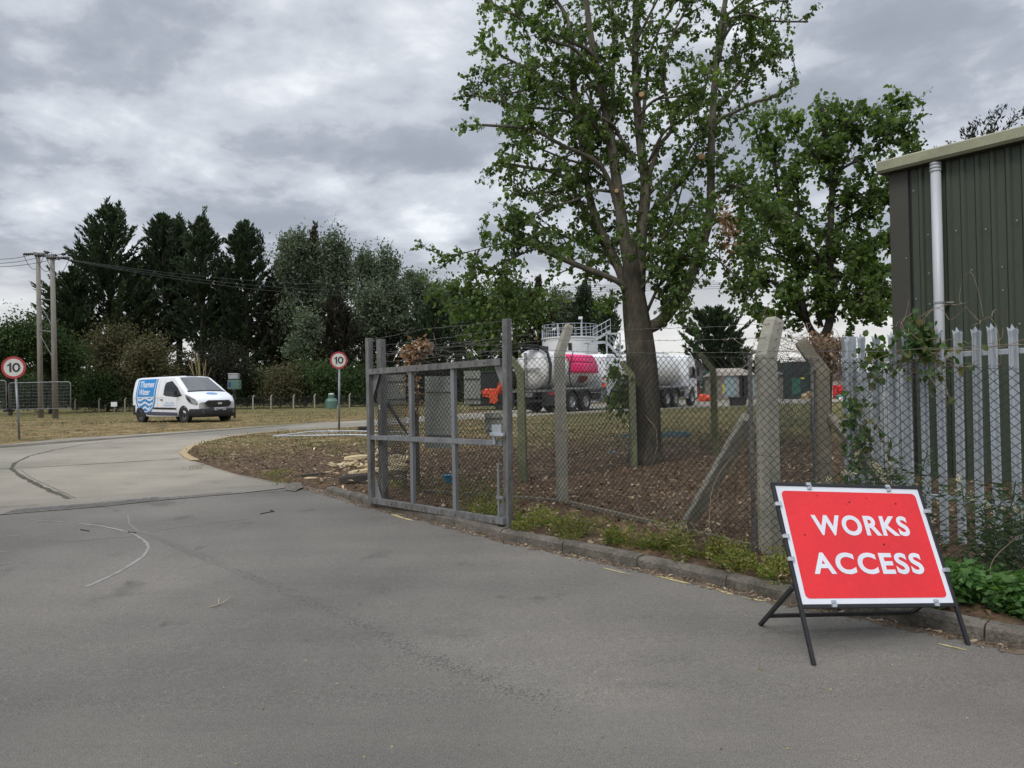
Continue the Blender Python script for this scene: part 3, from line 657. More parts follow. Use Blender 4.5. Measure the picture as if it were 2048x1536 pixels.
def strand(mb, pts, r=.0019, barb=.11, sag=.0, seed=0):
    rs = random.Random(seed); Q = []
    for a, b in zip(pts[:-1], pts[1:]):
        n = max(3, int((Vector(b)-Vector(a)).length/.12))
        for k in range(n):
            t = k/n; p = Vector(a).lerp(Vector(b), t); p.z -= sag*4*t*(1-t); p += Vector((rs.gauss(0, .004),)*3); Q.append(p)
    Q.append(Vector(pts[-1])); mb.tube(Q, r, 4, False)
    if barb:
        for p in Q[1::1]:
            for _ in range(2):
                v = Vector((rs.gauss(0, 1), rs.gauss(0, 1), rs.gauss(0, 1))).normalized()*.016; mb.tube([p-v, p+v], .0012, 3, False)
    return mb
def curvy(a, b, n, amp, seed):
    rs = random.Random(seed); a = Vector(a); b = Vector(b); P = [a]
    w = Vector((rs.gauss(0, 1), rs.gauss(0, 1), rs.gauss(0, 1)))*amp; w2 = Vector((rs.gauss(0, 1), rs.gauss(0, 1), rs.gauss(0, 1)))*amp*.5
    for k in range(1, n+1):
        t = k/n; P.append(a.lerp(b, t)+w*math.sin(PI*t)+w2*math.sin(2*PI*t)+Vector((rs.gauss(0, amp*.08),)*3))
    return P

# ------------------------------------------------------------ the gate
def gate():
    ZA, ZB = 10.44, 8.34; A = at(744, 1005, ZA); B = at(1017, 1050, ZB); H = 1.80
    r = thing('steel_gate', 'open grey metal gate with six chain link bays and barbed wire on top', 'gate', A)
    d = (B-A); L_ = Vector((d.x, d.y, 0)).length; dh = Vector((d.x, d.y, 0)).normalized(); nb = Vector((-dh.y, dh.x, 0))
    if nb.y < 0: nb = -nb
    Rm = Matrix((dh, nb, Vector((0, 0, 1)))).transposed()
    P = lambda s, h, o=0: Vector((A.x, A.y, 0))+dh*s+nb*o+Vector((0, 0, A.z+(B.z-A.z)*s/L_+h))
    lean = .022      # the whole leaf leans with its right-hand post
    MB().box(P(0, (H+.43)/2), (.075, .08, H+.43), Rm).build('hanging_stile', M['gatewood'], r, bevel=.004)
    MB().box(P(.14, (H+.43)/2-.01, .10), (.10, .09, H+.40), Rm).build('back_post', M['gatewood'], r, bevel=.004)
    mb = MB(); mb.beam(P(L_, -.03), P(L_+.04, H+.43), .075, .078, nb); mb.build('closing_stile', M['gatewood'], r, bevel=.004)
    for h, w, nm in ((.035, .075, 'bottom_rail'), (.885, .06, 'middle_rail'), (H-.03, .075, 'top_rail')):
        MB().beam(P(.04, h, -.012 if nm != 'middle_rail' else -.01), P(L_-.04, h, -.012 if nm != 'middle_rail' else -.01), .07 if nm != 'middle_rail' else .05, w, (0, 0, 1)).build(nm, M['gatewood'] if nm != 'middle_rail' else M['galv'], r, bevel=.003)
    for t in (.355, .668):
        for h0, h1 in ((.07, .853), (.917, H-.07)):
            mb = MB(); mb.beam(P(L_*t, h0), P(L_*t+.004, h1), .062, .05, nb); mb.build('upright', M['galv'], r, bevel=.003)
    for (a, h, sa, sh) in ((.045, .07, 1, 1), (.045, H-.07, 1, -1), (L_-.045, .07, -1, 1), (L_-.045, H-.07, -1, -1)):
        mb = MB(); mb.prism([P(a, h, .02), P(a+.17*sa, h, .02), P(a, h+.30*sh, .02)], nb*.005); mb.build('gusset', M['galv'], r)
    z = lambda s, h: A.z+(B.z-A.z)*s/L_+h
    a2 = P(.05, 0, .04); b2 = P(L_-.04, 0, .04)
    chainlink('wire_mesh', [((a2.x, a2.y), (b2.x, b2.y), z(0, .07), z(L_, .07), z(0, H-.06), z(L_, H-.06))], M['wire'], r, cell=.066, cellh=.072, r=.0027, wob=.004, top=False)
    mb = MB(); mb.box(P(L_-.10, 1.02, -.05), (.15, .03, .13), Rm); mb.box(P(L_-.06, .985, -.085), (.22, .03, .035), Rm); mb.box(P(L_-.15, .93, -.05), (.04, .02, .12), Rm); mb.build('slide_bolt', M['galv2'], r, bevel=.003)
    mb = MB(); mb.tube([P(L_-.075, .04, -.07), P(L_-.070, .66, -.07)], .014, 8); mb.box(P(L_-.05, .30, -.07), (.11, .03, .03), Rm); mb.box(P(L_-.05, .05, -.06), (.12, .06, .07), Rm); mb.box(P(L_-.075, .66, -.06), (.05, .02, .02), Rm); mb.build('drop_bolt', M['galv'], r)
    mb = MB()
    for s, h in [(q, .03) for q in np.linspace(.2, L_-.2, 8)]+[(q, H-.03) for q in np.linspace(.3, L_-.3, 6)]: MB().lathe(P(s, h, -.048), -nb, [(0, .011), (.006, .011), (.008, 0)], 8).build('bolt', M['barb'], r)
    MB().add([P(.135, 1.26, .050), P(.175, 1.26, .050), P(.175, 1.32, .050), P(.135, 1.32, .050)], [(0, 1, 2, 3)]).build('label_plate', M['disc'], r)
    for k, h in enumerate((.09, .19, .31, .40)):
        mb = strand(MB(), [P(.05, H+h+(.0 if k else .0), 0), P(L_*.45, H+h+(.05 if k == 3 else 0), .02), P(L_+.03, H+h+.01, 0)], seed=k, r=.0022); mb.build('barbed_wire', M['barb'], r)
    rs = random.Random(4); mb = MB()       # tangle of loose wire above the top rail
    for k in range(26):
        s = rs.uniform(.9, L_-.1); mb.tube(curvy(P(s, H+rs.uniform(.02, .2), rs.uniform(-.03, .05)), P(s+rs.uniform(.2, .7), H+rs.uniform(.05, .26), rs.uniform(-.03, .05)), 8, .05, k), .0016, 3, False)
    mb.build('wire_tangle', M['barb'], r)
gate()

# ------------------------------------------------------------ concrete posts and fences
def cranked(mb, base, h, arm, wb=.125, wt=.11, armw=.10):
    """base (ground), knee height h, arm vector from the knee"""
    b = Vector(base); k = b+Vector((0, 0, h)); e = k+Vector(arm); hd = Vector((arm[0], arm[1], 0)).normalized(); sd_ = Vector((-hd.y, hd.x, 0))
    def ring(c, w, dd): return [c+sd_*(i*w/2)+dd*(j*w/2) for i, j in ((-1, -1), (1, -1), (1, 1), (-1, 1))]
    ad = Vector(arm).normalized(); kn = (hd+sd_.cross(ad)*0).normalized(); an = (ad.cross(sd_)).normalized()
    if an.dot(hd) < 0: an = -an
    bis = (hd+an).normalized()
    rings = [ring(b-Vector((0, 0, .2)), wb, hd), ring(b+Vector((0, 0, h*.5)), (wb+wt)/2, hd), ring(k, wt, bis), ring(e-ad*.02, armw, an), ring(e+ad*.015, armw*.78, an)]
    G = rings; s = len(mb.v); mb.grid(G, True); mb.f += [(s+3, s+2, s+1, s), tuple(s+16+i for i in range(4))]
    return k, e
nA = gp(832, 985, .1); nB = gp(1125, 1007, .1); nC = gp(1541, 1108, .1)
def near_fence():
    global knC, tipC
    r = thing('chain_link_fence', 'green chain link fence on cranked concrete posts with barbed wire along the kerb', 'fence', nB)
    tips = []
    data = [(nA, 833, 'concpost3', 700, (.33, .12), 690, 866), (nB, 1124, 'concpost', 708, (.19, .08), 652, 1138), (nC, 1534, 'concpost', 712, (.10, .04), 640, 1549)]
    for (b, kx, m, ky, arm, ty, tx), w in zip(data, (.12, .12, .15)):
        kn = at(kx, ky, b.y); tp = at(tx, ty, b.y+.05); mb = MB(); bb = Vector((b.x, b.y, zverge(b.y)-.05)); a = tp-Vector((b.x, b.y, kn.z))
        bb.x = (b.x); k, e = cranked(mb, bb, kn.z-bb.z, (a.x if abs(a.x) > .05 else .12, a.y, a.z), w, w*.93, w*.85); o = mb.build('concrete_post', M[m], r, bevel=.008); tips.append((k, e))
    # bracing strut of the corner post
    t = at(1498, 835, nC.y+.12); f = at(1362, 1042, nC.y+1.05); f.z = zverge(f.y)-.05
    MB().beam(f, t, .12, .12, (0, 1, 0)).build('strut', M['concpost'], r, bevel=.01)
    rail = at(1508, 1100, nC.y+.06); MB().beam((rail.x, rail.y, .05), (rail.x, rail.y, 1.93), .035, .02).build('stretcher_bar', M['gatewood'], r)
    T = lambda px, py, y: at(px, py, y).z
    zt = [T(833, 735, nA.y), T(1124, 715, nB.y), T(1534, 716, nC.y)]; zb = [zverge(q.y)+.03 for q in (nA, nB, nC)]
    e = Vector((3.75, 5.0)); g = Vector((-2.15, 12.75))
    off = Vector((-.10, -.075)); pts = [g, nA.to_2d()+off, nB.to_2d()+off, nC.to_2d()+off, e]; ZT = [zt[0]-.02]+zt+[1.70]; ZB = [zb[0]]+zb+[.12]
    spans = [(pts[i], pts[i+1], ZB[i], ZB[i+1], ZT[i], ZT[i+1]) for i in range(4)]
    chainlink('wire_mesh', spans, M['wire'], r, r=.0029)
    mb = MB()
    for fr in (.0, .5, 1.0):
        for i in range(4):
            a = pts[i]; b = pts[i+1]; za = ZB[i]+(ZT[i]-ZB[i])*fr; zb_ = ZB[i+1]+(ZT[i+1]-ZB[i+1])*fr; mb.tube(curvy((a.x, a.y, za), (b.x, b.y, zb_), 8, .006, i), .002, 4, False)
    mb.build('line_wire', M['wire'], r)
    for k, q in enumerate((.12, .5, .88)):
        P = [kk.lerp(ee, q)+Vector((-.06, -.05, 0)) for kk, ee in tips]; l = at(1030, 700-k*24, 8.4)
        P0 = Vector((-2.1, 12.6, P[0].z)); P4 = Vector((3.9, 5.0, 1.9+k*.12)); strand(MB(), [P0]+P+([P4] if k == 0 else []), seed=k+20, r=.0021, sag=.02).build('barbed_wire', M['barb'], r)
    def gboard(a, b):
        a = Vector((a.x, a.y, zverge(a.y)+.04)); b = Vector((b.x, b.y, zverge(b.y)-.01)); a.z -= .05; MB().beam(a, b, .05, .13).build('gravel_board', M['concpost4'], r, bevel=.004)
    gboard(nB.lerp(nC, .04), nB.lerp(nC, .96)); gboard(nA.lerp(nB, .03), nA.lerp(nB, .97))
    rs = random.Random(9); mb = MB()
    for k, e_ in ((tips[2]),):
        for q in (.2, .45, .7, .9):
            p = k.lerp(e_, q)+Vector((.03, -.075, 0)); mb.tube([p, p+Vector((0, -.02, 0))], .008, 6); mb.tube([p+Vector((-.015, -.02, -.01)), p+Vector((.02, -.02, .015))], .003, 4)
    mb.build('staple', M['barb'], r)
    # end post of bare metal beside the gate
    q = at(766, 990, 12.75); MB().tube([(q.x, q.y, .15), (q.x, q.y, at(766, 735, 12.75).z)], .03, 8).build('end_post', M['gatewood'], r, smooth=True)
    return tips, pts
NTIPS, NPTS = near_fence()
def side_fence():
    b = at(1650, 1000, 8.6); b.z = zverge(b.y); r = thing('chain_link_fence', 'slack length of wire mesh running back to the cranked concrete post by the palisade', 'fence', b)
    mb = MB(); k = at(1655, 742, 8.6); tip = at(1604, 683, 8.6); cranked(mb, (b.x, b.y, b.z), k.z-b.z, (tip.x-b.x, .05, tip.z-k.z), .15, .145, .13); mb.build('concrete_post', M['concpost4'], r, bevel=.008)
    f = at(1785, 985, 7.4); t = at(1662, 835, 8.5); f.z = zverge(f.y); MB().beam(at(1800, 1000, 7.3), t, .10, .10, (0, 1, 0)).build('strut', M['concpost4'], r, bevel=.01)
    a = nC.to_2d()+Vector((.05, 0)); c = Vector((b.x-.12, b.y))
    chainlink('wire_mesh', [(a, c, .2, .3, 1.9, 1.93)], M['wire'], r, wob=.02)
    q = at(1630, 1000, 8.5); MB().beam((q.x, q.y, .2), (q.x, q.y, 1.95), .03, .02).build('stretcher_bar', M['gatewood'], r)
    for j in range(3): strand(MB(), [nC+Vector((0, 0, 1.95+.1*j)), Vector((b.x, b.y, 0))+Vector((-.1-.1*j, 0, 2.0+.12*j))], seed=40+j, sag=.05).build('barbed_wire', M['barb'], r)
side_fence()
def rear_fence():
    bs = [gp(1046, 962, .1), gp(1268, 936, .1), gp(1430, 905, .1)]; r = thing('chain_link_fence', 'rear chain link fence on greenish cranked posts beside the big tree', 'fence', bs[1])
    ks = [(1050, 744, 1030, 716), (1272, 752, 1252, 725), (1427, 742, 1401, 708)]; pts = []
    for b, (kx, ky, tx, ty) in zip(bs, ks):
        k = at(kx, ky, b.y); t = at(tx, ty, b.y); mb = MB(); zb = zverge(b.y)-.03; cranked(mb, (b.x, b.y, zb), k.z-zb, (t.x-k.x, .03, t.z-k.z), .13, .12, .10); mb.build('concrete_post', M['concpost2'] if b is not bs[1] else M['concpost2'], r, bevel=.008); pts.append((b, k.z, zb))
    e = (Vector((6.6, 18.2, 0)), pts[-1][1]+.1, .3); pts.append(e)
    chainlink('wire_mesh', [(pts[i][0].to_2d(), pts[i+1][0].to_2d(), pts[i][2]+.05, pts[i+1][2]+.05, pts[i][1]-.05, pts[i+1][1]-.05) for i in range(3)], M['wire'], r, cell=.085, r=.0028, wob=.02, step=.4)
rear_fence()
# sign boards seen from behind, on the fence behind the gate
def board(p0, p1, Y, label, tilt=0):
    a = at(p0[0], p0[1], Y); b = at(p1[0], p1[1], Y); c = (a+b)/2; w = abs(b.x-a.x); h = abs(a.z-b.z)
    r = thing('sign_board', label, 'sign board', (c.x, c.y, min(a.z, b.z)), group='plain boards fixed to the fence behind the gate')
    Rm = Matrix.Rotation(tilt, 3, 'Y') @ Matrix.Rotation(-.35, 3, 'Z')
    MB().box(c, (w, .004, h), Rm).build('board', M['boardgrey'], r)
    for s in (-.3, .3): MB().box(c+Vector((0, -.02, s*h)), (w*.92, .018, .03), Rm).build('batten', M['boardgrey'], r)
board((770, 750), (814, 807), 12.3, 'small pale grey board high up behind the left bay of the gate')
board((845, 753), (912, 896), 11.4, 'tall pale grey board behind the middle bay of the gate', .02)
board((926, 742), (963, 808), 10.9, 'small pale grey board beside the orange digger, behind the right bay of the gate', .01)
board((968, 826), (1006, 866), 11.2, 'low grey board showing through the mesh beside the gate bolt')
o = MB().beam(gp(815, 868, .1), at(774, 806, 12.0), .045, .045).build('propping_pole', M['darkgreen'], off=gp(815, 868, .1)); tag(o, 'dark green pole leaning behind the left bay of the gate', 'pole')
# ------------------------------------------------------------ palisade fences
def palisade(A, B, n, zt, label, name='palisade_fence', spike=True, zr=1.9, seed=1, zt2=None):
    A = Vector(A); B = Vector(B); L_ = (B-A).length; d = (B-A)/L_; n_ = Vector((-d.y, d.x)); 
    if n_.y > 0: n_ = -n_          # faces the camera side
    r = thing(name, label, 'fence', (A.x, A.y, zverge(A.y))); rs = random.Random(seed); zt2 = zt2 or zt
    prof = [(-.041, .0), (-.031, .014), (-.014, .004), (-.010, .026), (.010, .026), (.014, .004), (.031, .014), (.041, .0)]
    for i in range(n):
        s = L_*(i+.5)/n; c = A+d*s; mb = MB(); z0 = zverge(c.y)-.03; z1 = zt+(zt2-zt)*s/L_+rs.uniform(-.012, .012); lean = rs.uniform(-.012, .012); tw = 1.0
        def row(z, k=1.0, sc=1.0): return [(c.x+d.x*(a*k+lean*(z-z0)/2)+n_.x*(q*sc+.03), c.y+d.y*(a*k+lean*(z-z0)/2)+n_.y*(q*sc+.03), z) for a, q in prof]
        mb.grid([row(z0), row(z1-.11), row(z1-.06, 1.12, 1.2)])
        if spike:
            top = row(z1-.06, 1.12, 1.2); b = len(mb.v); mb.v += top
            def pt(a, z, q=.02): return (c.x+d.x*(a+lean)+n_.x*(q+.03), c.y+d.y*(a+lean)+n_.y*(q+.03), z)
            mb.v += [pt(-.042, z1-.025), pt(-.02, z1-.045, .005), pt(0, z1, .022), pt(.02, z1-.045, .005), pt(.042, z1-.025)]
            mb.f += [(b, b+1, b+9, b+8), (b+1, b+2, b+3, b+9), (b+3, b+4, b+10, b+9), (b+4, b+5, b+6, b+11), (b+4, b+11, b+10), (b+6, b+7, b+12, b+11)]
        mb.build('pale', M['galv2'], r); 
    for z in (zr, .55):
        MB().beam((A.x-d.x*.0, A.y, z-(0 if z > 1 else .0)), (B.x, B.y, z+.03), .035, .05).build('rail', M['galv2'], r, bevel=.004)
    return r
pf = palisade((3.50, 8.12), (5.9, 4.65), 27, 2.165, 'galvanised steel palisade fence with spiked pales standing in front of the green building')
q = at(1698, 700, 8.25); MB().box((q.x, q.y, 1.10), (.115, .05, 2.12)).box((q.x-.05, q.y, 1.10), (.012, .11, 2.11)).box((q.x+.05, q.y, 1.10), (.012, .11, 2.11)).build('steel_post', M['galv2'], pf)
MB().box((q.x+.08, q.y-.02, 1.90), (.18, .03, .05)).build('bracket', M['galv2'], pf)
palisade((4.25, 9.75), (5.50, 10.75), 13, 1.86, 'dull galvanised palisade fence behind the first one, ending beside the green building corner', zr=1.62, seed=5)

# ------------------------------------------------------------ green building
def building():
    C0 = Vector((6.10, 12.2)); d = Vector((.614, -.789)).normalized(); nn = Vector((-d.y, d.x)); nn = -nn if nn.dot(-C0) < 0 else nn    # outward, towards the camera
    r = thing('corrugated_building', 'dark green corrugated metal building with pale green eaves at the right edge', 'building', (C0.x, C0.y, zg(12)))
    L_ = 16.0; top = 4.98; P = lambda s, o, z: (C0.x+d.x*s+nn.x*o, C0.y+d.y*s+nn.y*o, z); z0 = 0.0
    prof = []; s = .30
    while s < L_: prof += [(s, 0), (s+.10, 0), (s+.128, .034), (s+.172, .034)]; s += .20
    MB().grid([[P(a, o, z0) for a, o in prof], [P(a, o, top) for a, o in prof]]).build('wall_cladding', M['clad'], r)
    mb = MB(); mb.add([P(-.02, .045, z0), P(.27, .045, z0), P(.27, .045, top), P(-.02, .045, top), P(-.02, -.3, z0), P(-.02, -.3, top), P(.27, .0, z0), P(.27, .0, top)], [(0, 1, 2, 3), (4, 0, 3, 5), (1, 6, 7, 2)]); mb.build('corner_trim', M['cladtrim'], r)
    MB().add([P(.27, .003, z0), P(.305, .003, z0), P(.305, .003, top), P(.27, .003, top)], [(0, 1, 2, 3)]).build('joint_strip', M['black'], r)
    W_ = 9
    back = MB(); back.add([P(-.02, -.3, z0), P(-.02, -W_, z0), P(-.02, -W_, top), P(-.02, -W_/2, top+.9), P(-.02, -.3, top)], [(0, 1, 2, 3, 4)]); back.add([P(0, -W_, z0), P(L_, -W_, z0), P(L_, -W_, top), P(0, -W_, top)], [(0, 1, 2, 3)]); back.build('gable_wall', M['clad'], r)
    rf = MB(); rf.add([P(-.05, -.02, top+.16), P(L_, -.02, top+.16), P(L_, -W_/2, top+.95), P(-.05, -W_/2, top+.95), P(L_, -W_-.1, top+.1), P(-.05, -W_-.1, top+.1)], [(0, 1, 2, 3), (3, 2, 4, 5)]); rf.build('roof', M['fascia'], r)
    # eaves: gutter face, underside and stop end
    e = [(.0, -.01), (.20, -.01), (.24, .03), (.24, .165), (.215, .185), (.0, .20)]
    mb = MB(); mb.grid([[P(-.12, o, top+z) for o, z in e], [P(L_, o, top+z) for o, z in e]], True); mb.f.append(tuple(range(6))); mb.build('gutter', M['fascia'], r)
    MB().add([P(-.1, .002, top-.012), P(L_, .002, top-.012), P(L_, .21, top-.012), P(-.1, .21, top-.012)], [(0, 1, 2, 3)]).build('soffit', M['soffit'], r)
    sp = .72; pipe = thing_part(r)
    MB().tube([P(sp, .125, top-.01), P(sp+.0, .125, zg(11)+.02)], .072, 20).build('downpipe', M['pvc'], r, smooth=True)
    mb = MB()
    for z in (top-.06, top-.11, top-.16): mb.lathe(P(sp, .125, z), (0, 0, 1), [(0, .07), (.005, .082), (.032, .082), (.037, .07)], 20)
    mb.build('collar', M['pvc'], r, smooth=True)
    mb = MB(); mb.lathe(P(sp, .125, 2.83), (0, 0, 1), [(0, .07), (.002, .079), (.03, .079), (.032, .07)], 20); mb.box(P(sp+.12, .06, 2.845), (.1, .06, .02)); mb.build('pipe_clip', M['greypaint'], r)
    rs = random.Random(3); mb = MB()
    for k in range(46):
        a = rs.randrange(0, 30)*.2+.352; mb.lathe(P(a+.03*0, .004+.034, rs.choice((1.2, 2.4, 2.9, 3.3, 3.9, 4.6))+rs.uniform(-.05, .05)), (nn.x, nn.y, 0), [(0, .012), (.008, .012), (.012, .004)], 8)
    for z in (1.2, 2.5, 3.6): mb.lathe(P(.22, .047, z), (nn.x, nn.y, 0), [(0, .012), (.008, .012), (.012, .004)], 8)
    mb.build('fixing_screw', M['greypaint'], r)
def thing_part(r): return None
building()

# ------------------------------------------------------------ left: H pole, wires, birds, mesh panels
def hpole():
    Y1 = 49.0; b1 = at(82, 828, Y1); b2 = at(111, 828, Y1-2.2); t1 = at(76, 507, Y1); t2 = at(104.5, 513, Y1-2.2)
    r = thing('power_pole', 'twin timber electricity pole with steel cross arm behind the mesh panels on the left', 'power pole', (b1.x, b1.y, .45))
    for b, t in ((b1, t1), (b2, t2)): MB().tube([(b.x, b.y, .3), t], [.17, .125], 12).build('pole', M['timberpole'], r, smooth=True)
    a = at(69, 507, Y1+.5); c = at(118, 517, Y1-3.2); MB().beam(a, c, .14, .20).build('cross_arm', M['gatewood'], r)
    mb = MB()
    for f0, f1 in ((.29, .40), (.30, .31)): pass
    q = lambda b, t, f: b.lerp(t, f)
    for f in (.72, .52, ): mb.tube([q(b1, t1, f), q(b2, t2, f)], .035, 4)
    for f0, f1 in ((.70, .54), (.54, .70), (.50, .34), (.34, .50)): mb.tube([q(b1, t1, f0), q(b2, t2, f1)], .022, 4)
    mb.build('bracing', M['gatewood'], r)
    ins = []
    for px, py, yy in ((68, 508, Y1+.5), (92, 511, Y1-1.3), (116, 516, Y1-3.0)):
        p = at(px, py, yy); ins.append(p); mb = MB(); mb.tube([p-Vector((.7, 0, 0)), p+Vector((.7, 0, .0))], .05, 6)
        for k in range(-5, 6): mb.lathe(p+Vector((k*.12, 0, 0)), (1, 0, 0), [(-.02, .05), (0, .10), (.02, .05)], 8)
        mb.tube([p+Vector((-.7, 0, 0))]+[p+Vector((-.7+1.4*t, 0, -1.0*math.sin(PI*t))) for t in np.linspace(.1, .9, 8)]+[p+Vector((.7, 0, 0))], .018, 4)
        mb.build('insulator', M['black'], r)
    ends = [(at(-60, 513, 47), ins[0]), (at(-60, 524, 46), ins[1]), (at(-60, 531, 45), ins[2])]
    lab = ['upper', 'middle', 'lower']
    for k, (e, p) in enumerate(ends):
        o = MB().tube([e.lerp(p, t)-Vector((0, 0, .25*4*t*(1-t))) for t in np.linspace(0, 1, 10)], .016, 4).build('overhead_wire', M['wire'], off=p); tag(o, f'{lab[k]} of the three overhead wires running off to the left of the twin pole', 'wire', 'overhead wires left of the twin pole')
    ends = [(at(820, 566, 76), ins[0]), (at(820, 580, 74), ins[1]), (at(820, 590, 72), ins[2])]
    for k, (e, p) in enumerate(ends):
        o = MB().tube([p.lerp(e, t)-Vector((0, 0, .8*4*t*(1-t))) for t in np.linspace(0, 1, 24)], .018, 4).build('overhead_wire', M['wire'], off=p); tag(o, f'{lab[k]} of the three overhead wires running right from the twin pole past the tall conifers', 'wire', 'overhead wires right of the twin pole')
    for k, (py0, py1) in enumerate(((573, 577), (577, 580), (581, 584), (586, 588))):
        a = at(1090, py0, 90); b = at(1560, py1-14, 90); o = MB().tube([a.lerp(b, t) for t in np.linspace(0, 1, 10)], .02, 4).build('overhead_wire', M['wire'], off=a)
        tag(o, ('topmost', 'second', 'third', 'lowest')[k]+' of the four distant overhead wires crossing behind the big tree trunk', 'wire', 'distant overhead wires')
    for k, (px, py, nm) in enumerate(((94, 505, 'small black bird perched nearest the twin pole'), (127, 508.5, 'small black bird perched between two others on the top wire'), (140, 510, 'small black bird perched farthest from the twin pole'))):
        p = at(px, py, 48.0-.02*k); s = -1 if k != 1 else 1
        mb = MB().blob(p, (.16, .09, .09), 10, 7, .02).blob(p+Vector((.15*s, 0, .08)), (.06, .055, .055), 8, 6, .02)
        mb.prism([p+Vector((-.12*s, -.03, 0)), p+Vector((-.34*s, -.02, -.05)), p+Vector((-.34*s, .02, -.05)), p+Vector((-.12*s, .03, 0))], (0, 0, .025)); mb.tube([p+Vector((.20*s, 0, .08)), p+Vector((.26*s, 0, .07))], [.015, .003], 5)
        mb.tube([p+Vector((0, .02, -.06)), p+Vector((0, .02, -.14))], .01, 4)
        o = mb.build('bird', M['bird'], smooth=True, off=p); tag(o, nm, 'bird', 'birds on the overhead wire')
hpole()
def heras(x0, x1, y0, y1, Y, label, extra=True):
    a = at(x0, y1, Y); b = at(x1, y1+ (0), Y); t = at(x0, y0, Y).z; zb = a.z
    r = thing('mesh_fence_panel', label, 'fence panel', (a.x, a.y, zb), group='temporary mesh panels on the left verge'); mb = MB(); w = b.x-a.x; rr = .16
    pts = [Vector((a.x, Y, zb)), Vector((a.x, Y, t-rr))]+[Vector((a.x+rr-rr*math.cos(q), Y, t-rr+rr*math.sin(q))) for q in np.linspace(.2, PI/2, 5)]+[Vector((b.x-rr+rr*math.sin(q), Y, t-rr+rr*math.cos(q))) for q in np.linspace(0, PI/2, 5)]+[Vector((b.x, Y, zb)), Vector((a.x, Y, zb))]
    mb.tube(pts, .026, 6).build('tube_frame', M['galv'], r, smooth=True)
    mb = MB()
    for k in range(1, 42): x = a.x+w*k/42; mb.tube([(x, Y, zb), (x, Y, t-.02)], .0045, 3, False)
    for k in range(1, 8): z = zb+(t-zb)*k/8; mb.tube([(a.x, Y, z), (b.x, Y, z)], .0055, 3, False)
    mb.build('mesh', M['galv'], r)
    MB().box((a.x, Y, zb-.05), (.25, .6, .16)).build('foot_block', M['black'], r)
heras(18, 142, 766, 819, 43, 'pale mesh fence panel on the left verge in front of the twin pole')
heras(-98, 13, 763, 821, 41.5, 'pale mesh fence panel cut off by the left edge of the photo')
# cabinet on a post, kiosk, little sign
def cabinet():
    Y = 40; b = at(469, 815, Y); b.z = zg(Y)
    r = thing('control_cabinet', 'green control box with grey meter on top, on a post behind the white van', 'cabinet', b)
    z = lambda py: at(469, py, Y).z; c = at(469, 769, Y)
    MB().box((b.x, Y, (b.z+z(780))/2), (.09, .09, z(780)-b.z)).build('post', M['black'], r)
    MB().box((c.x, Y, c.z), (.60, .35, .48)).build('box', M['cabinet'], r, bevel=.01)
    MB().box((c.x-.19, Y-.18, c.z), (.11, .01, .26)).build('notice', M['blueplate'], r); MB().box((c.x+.12, Y-.178, c.z+.02), (.26, .01, .30)).build('door', M['cabinet'], r, bevel=.004)
    MB().box((c.x-.02, Y, z(753)), (.50, .3, .26)).box((c.x-.02, Y-.01, z(747.5)), (.54, .34, .03)).build('meter_housing', M['alu'], r, bevel=.01)
    Y = 62; b = at(663, 811, Y); b.z = zg(Y); r = thing('vent_kiosk', 'dark green bottle shaped kiosk standing by the far fence left of the speed sign', 'kiosk', b)
    MB().lathe(b, (0, 0, 1), [(0, .42), (.0, .50), (.62, .50), (.80, .40), (.86, .26)], 20).build('body', M['cabinet'], r, smooth=False)
    MB().lathe(b+Vector((0, 0, .86)), (0, 0, 1), [(0, .24), (.25, .26), (.30, .20)], 16).build('neck', M['cabinet'], r); MB().lathe(b+Vector((0, 0, 1.16)), (0, 0, 1), [(0, .24), (.08, .22), (.11, 0)], 16).build('cap', M['disc'], r)
    MB().box((b.x+.45, Y-.1, b.z+.12), (.12, .1, .3)).build('marker_block', M['disc'], r)
    Y = 58; b = at(228, 814, Y); r = thing('notice_board', 'tiny blank white board low on the far fence left of the van', 'notice', b); c = at(228, 808.5, Y); MB().box(c, (.46, .02, .34)).build('board', M['white'], r); MB().box((c.x, Y+.03, (c.z+zg(Y))/2), (.05, .04, c.z-zg(Y))).build('post', M['galv'], r)
cabinet()
def far_fence():
    xs = [198, 250, 506, 542, 587, 629, 699, 735, 775, 820]; Y = 66
    b = at(198, 815, Y); r = thing('chain_link_fence', 'distant low mesh fence on pale concrete posts along the foot of the tree line', 'fence', (b.x, Y, zg(Y)))
    allx = sorted(xs+[150, 300, 345, 400, 455, 665, 865, 910]); X = [at(x, 800, Y).x for x in allx]; zb = zg(Y)
    for x in X: mb = MB(); cranked(mb, (x, Y, zb), 1.05, (.10, 0, .17), .11, .10, .09); mb.build('concrete_post', M['concpost'], r)
    mb = MB()
    for z in (.05, .5, 1.0): mb.tube([(X[0], Y, zb+z), (X[-1], Y, zb+z)], .01, 3)
    s = X[0]
    while s < X[-1]-1.0: mb.tube([(s, Y, zb+.05), (s+.95, Y, zb+1)], .006, 3, False); mb.tube([(s+.95, Y, zb+.05), (s, Y, zb+1)], .006, 3, False); s += .17
    mb.build('wire_mesh', M['wire'], r)
far_fence()

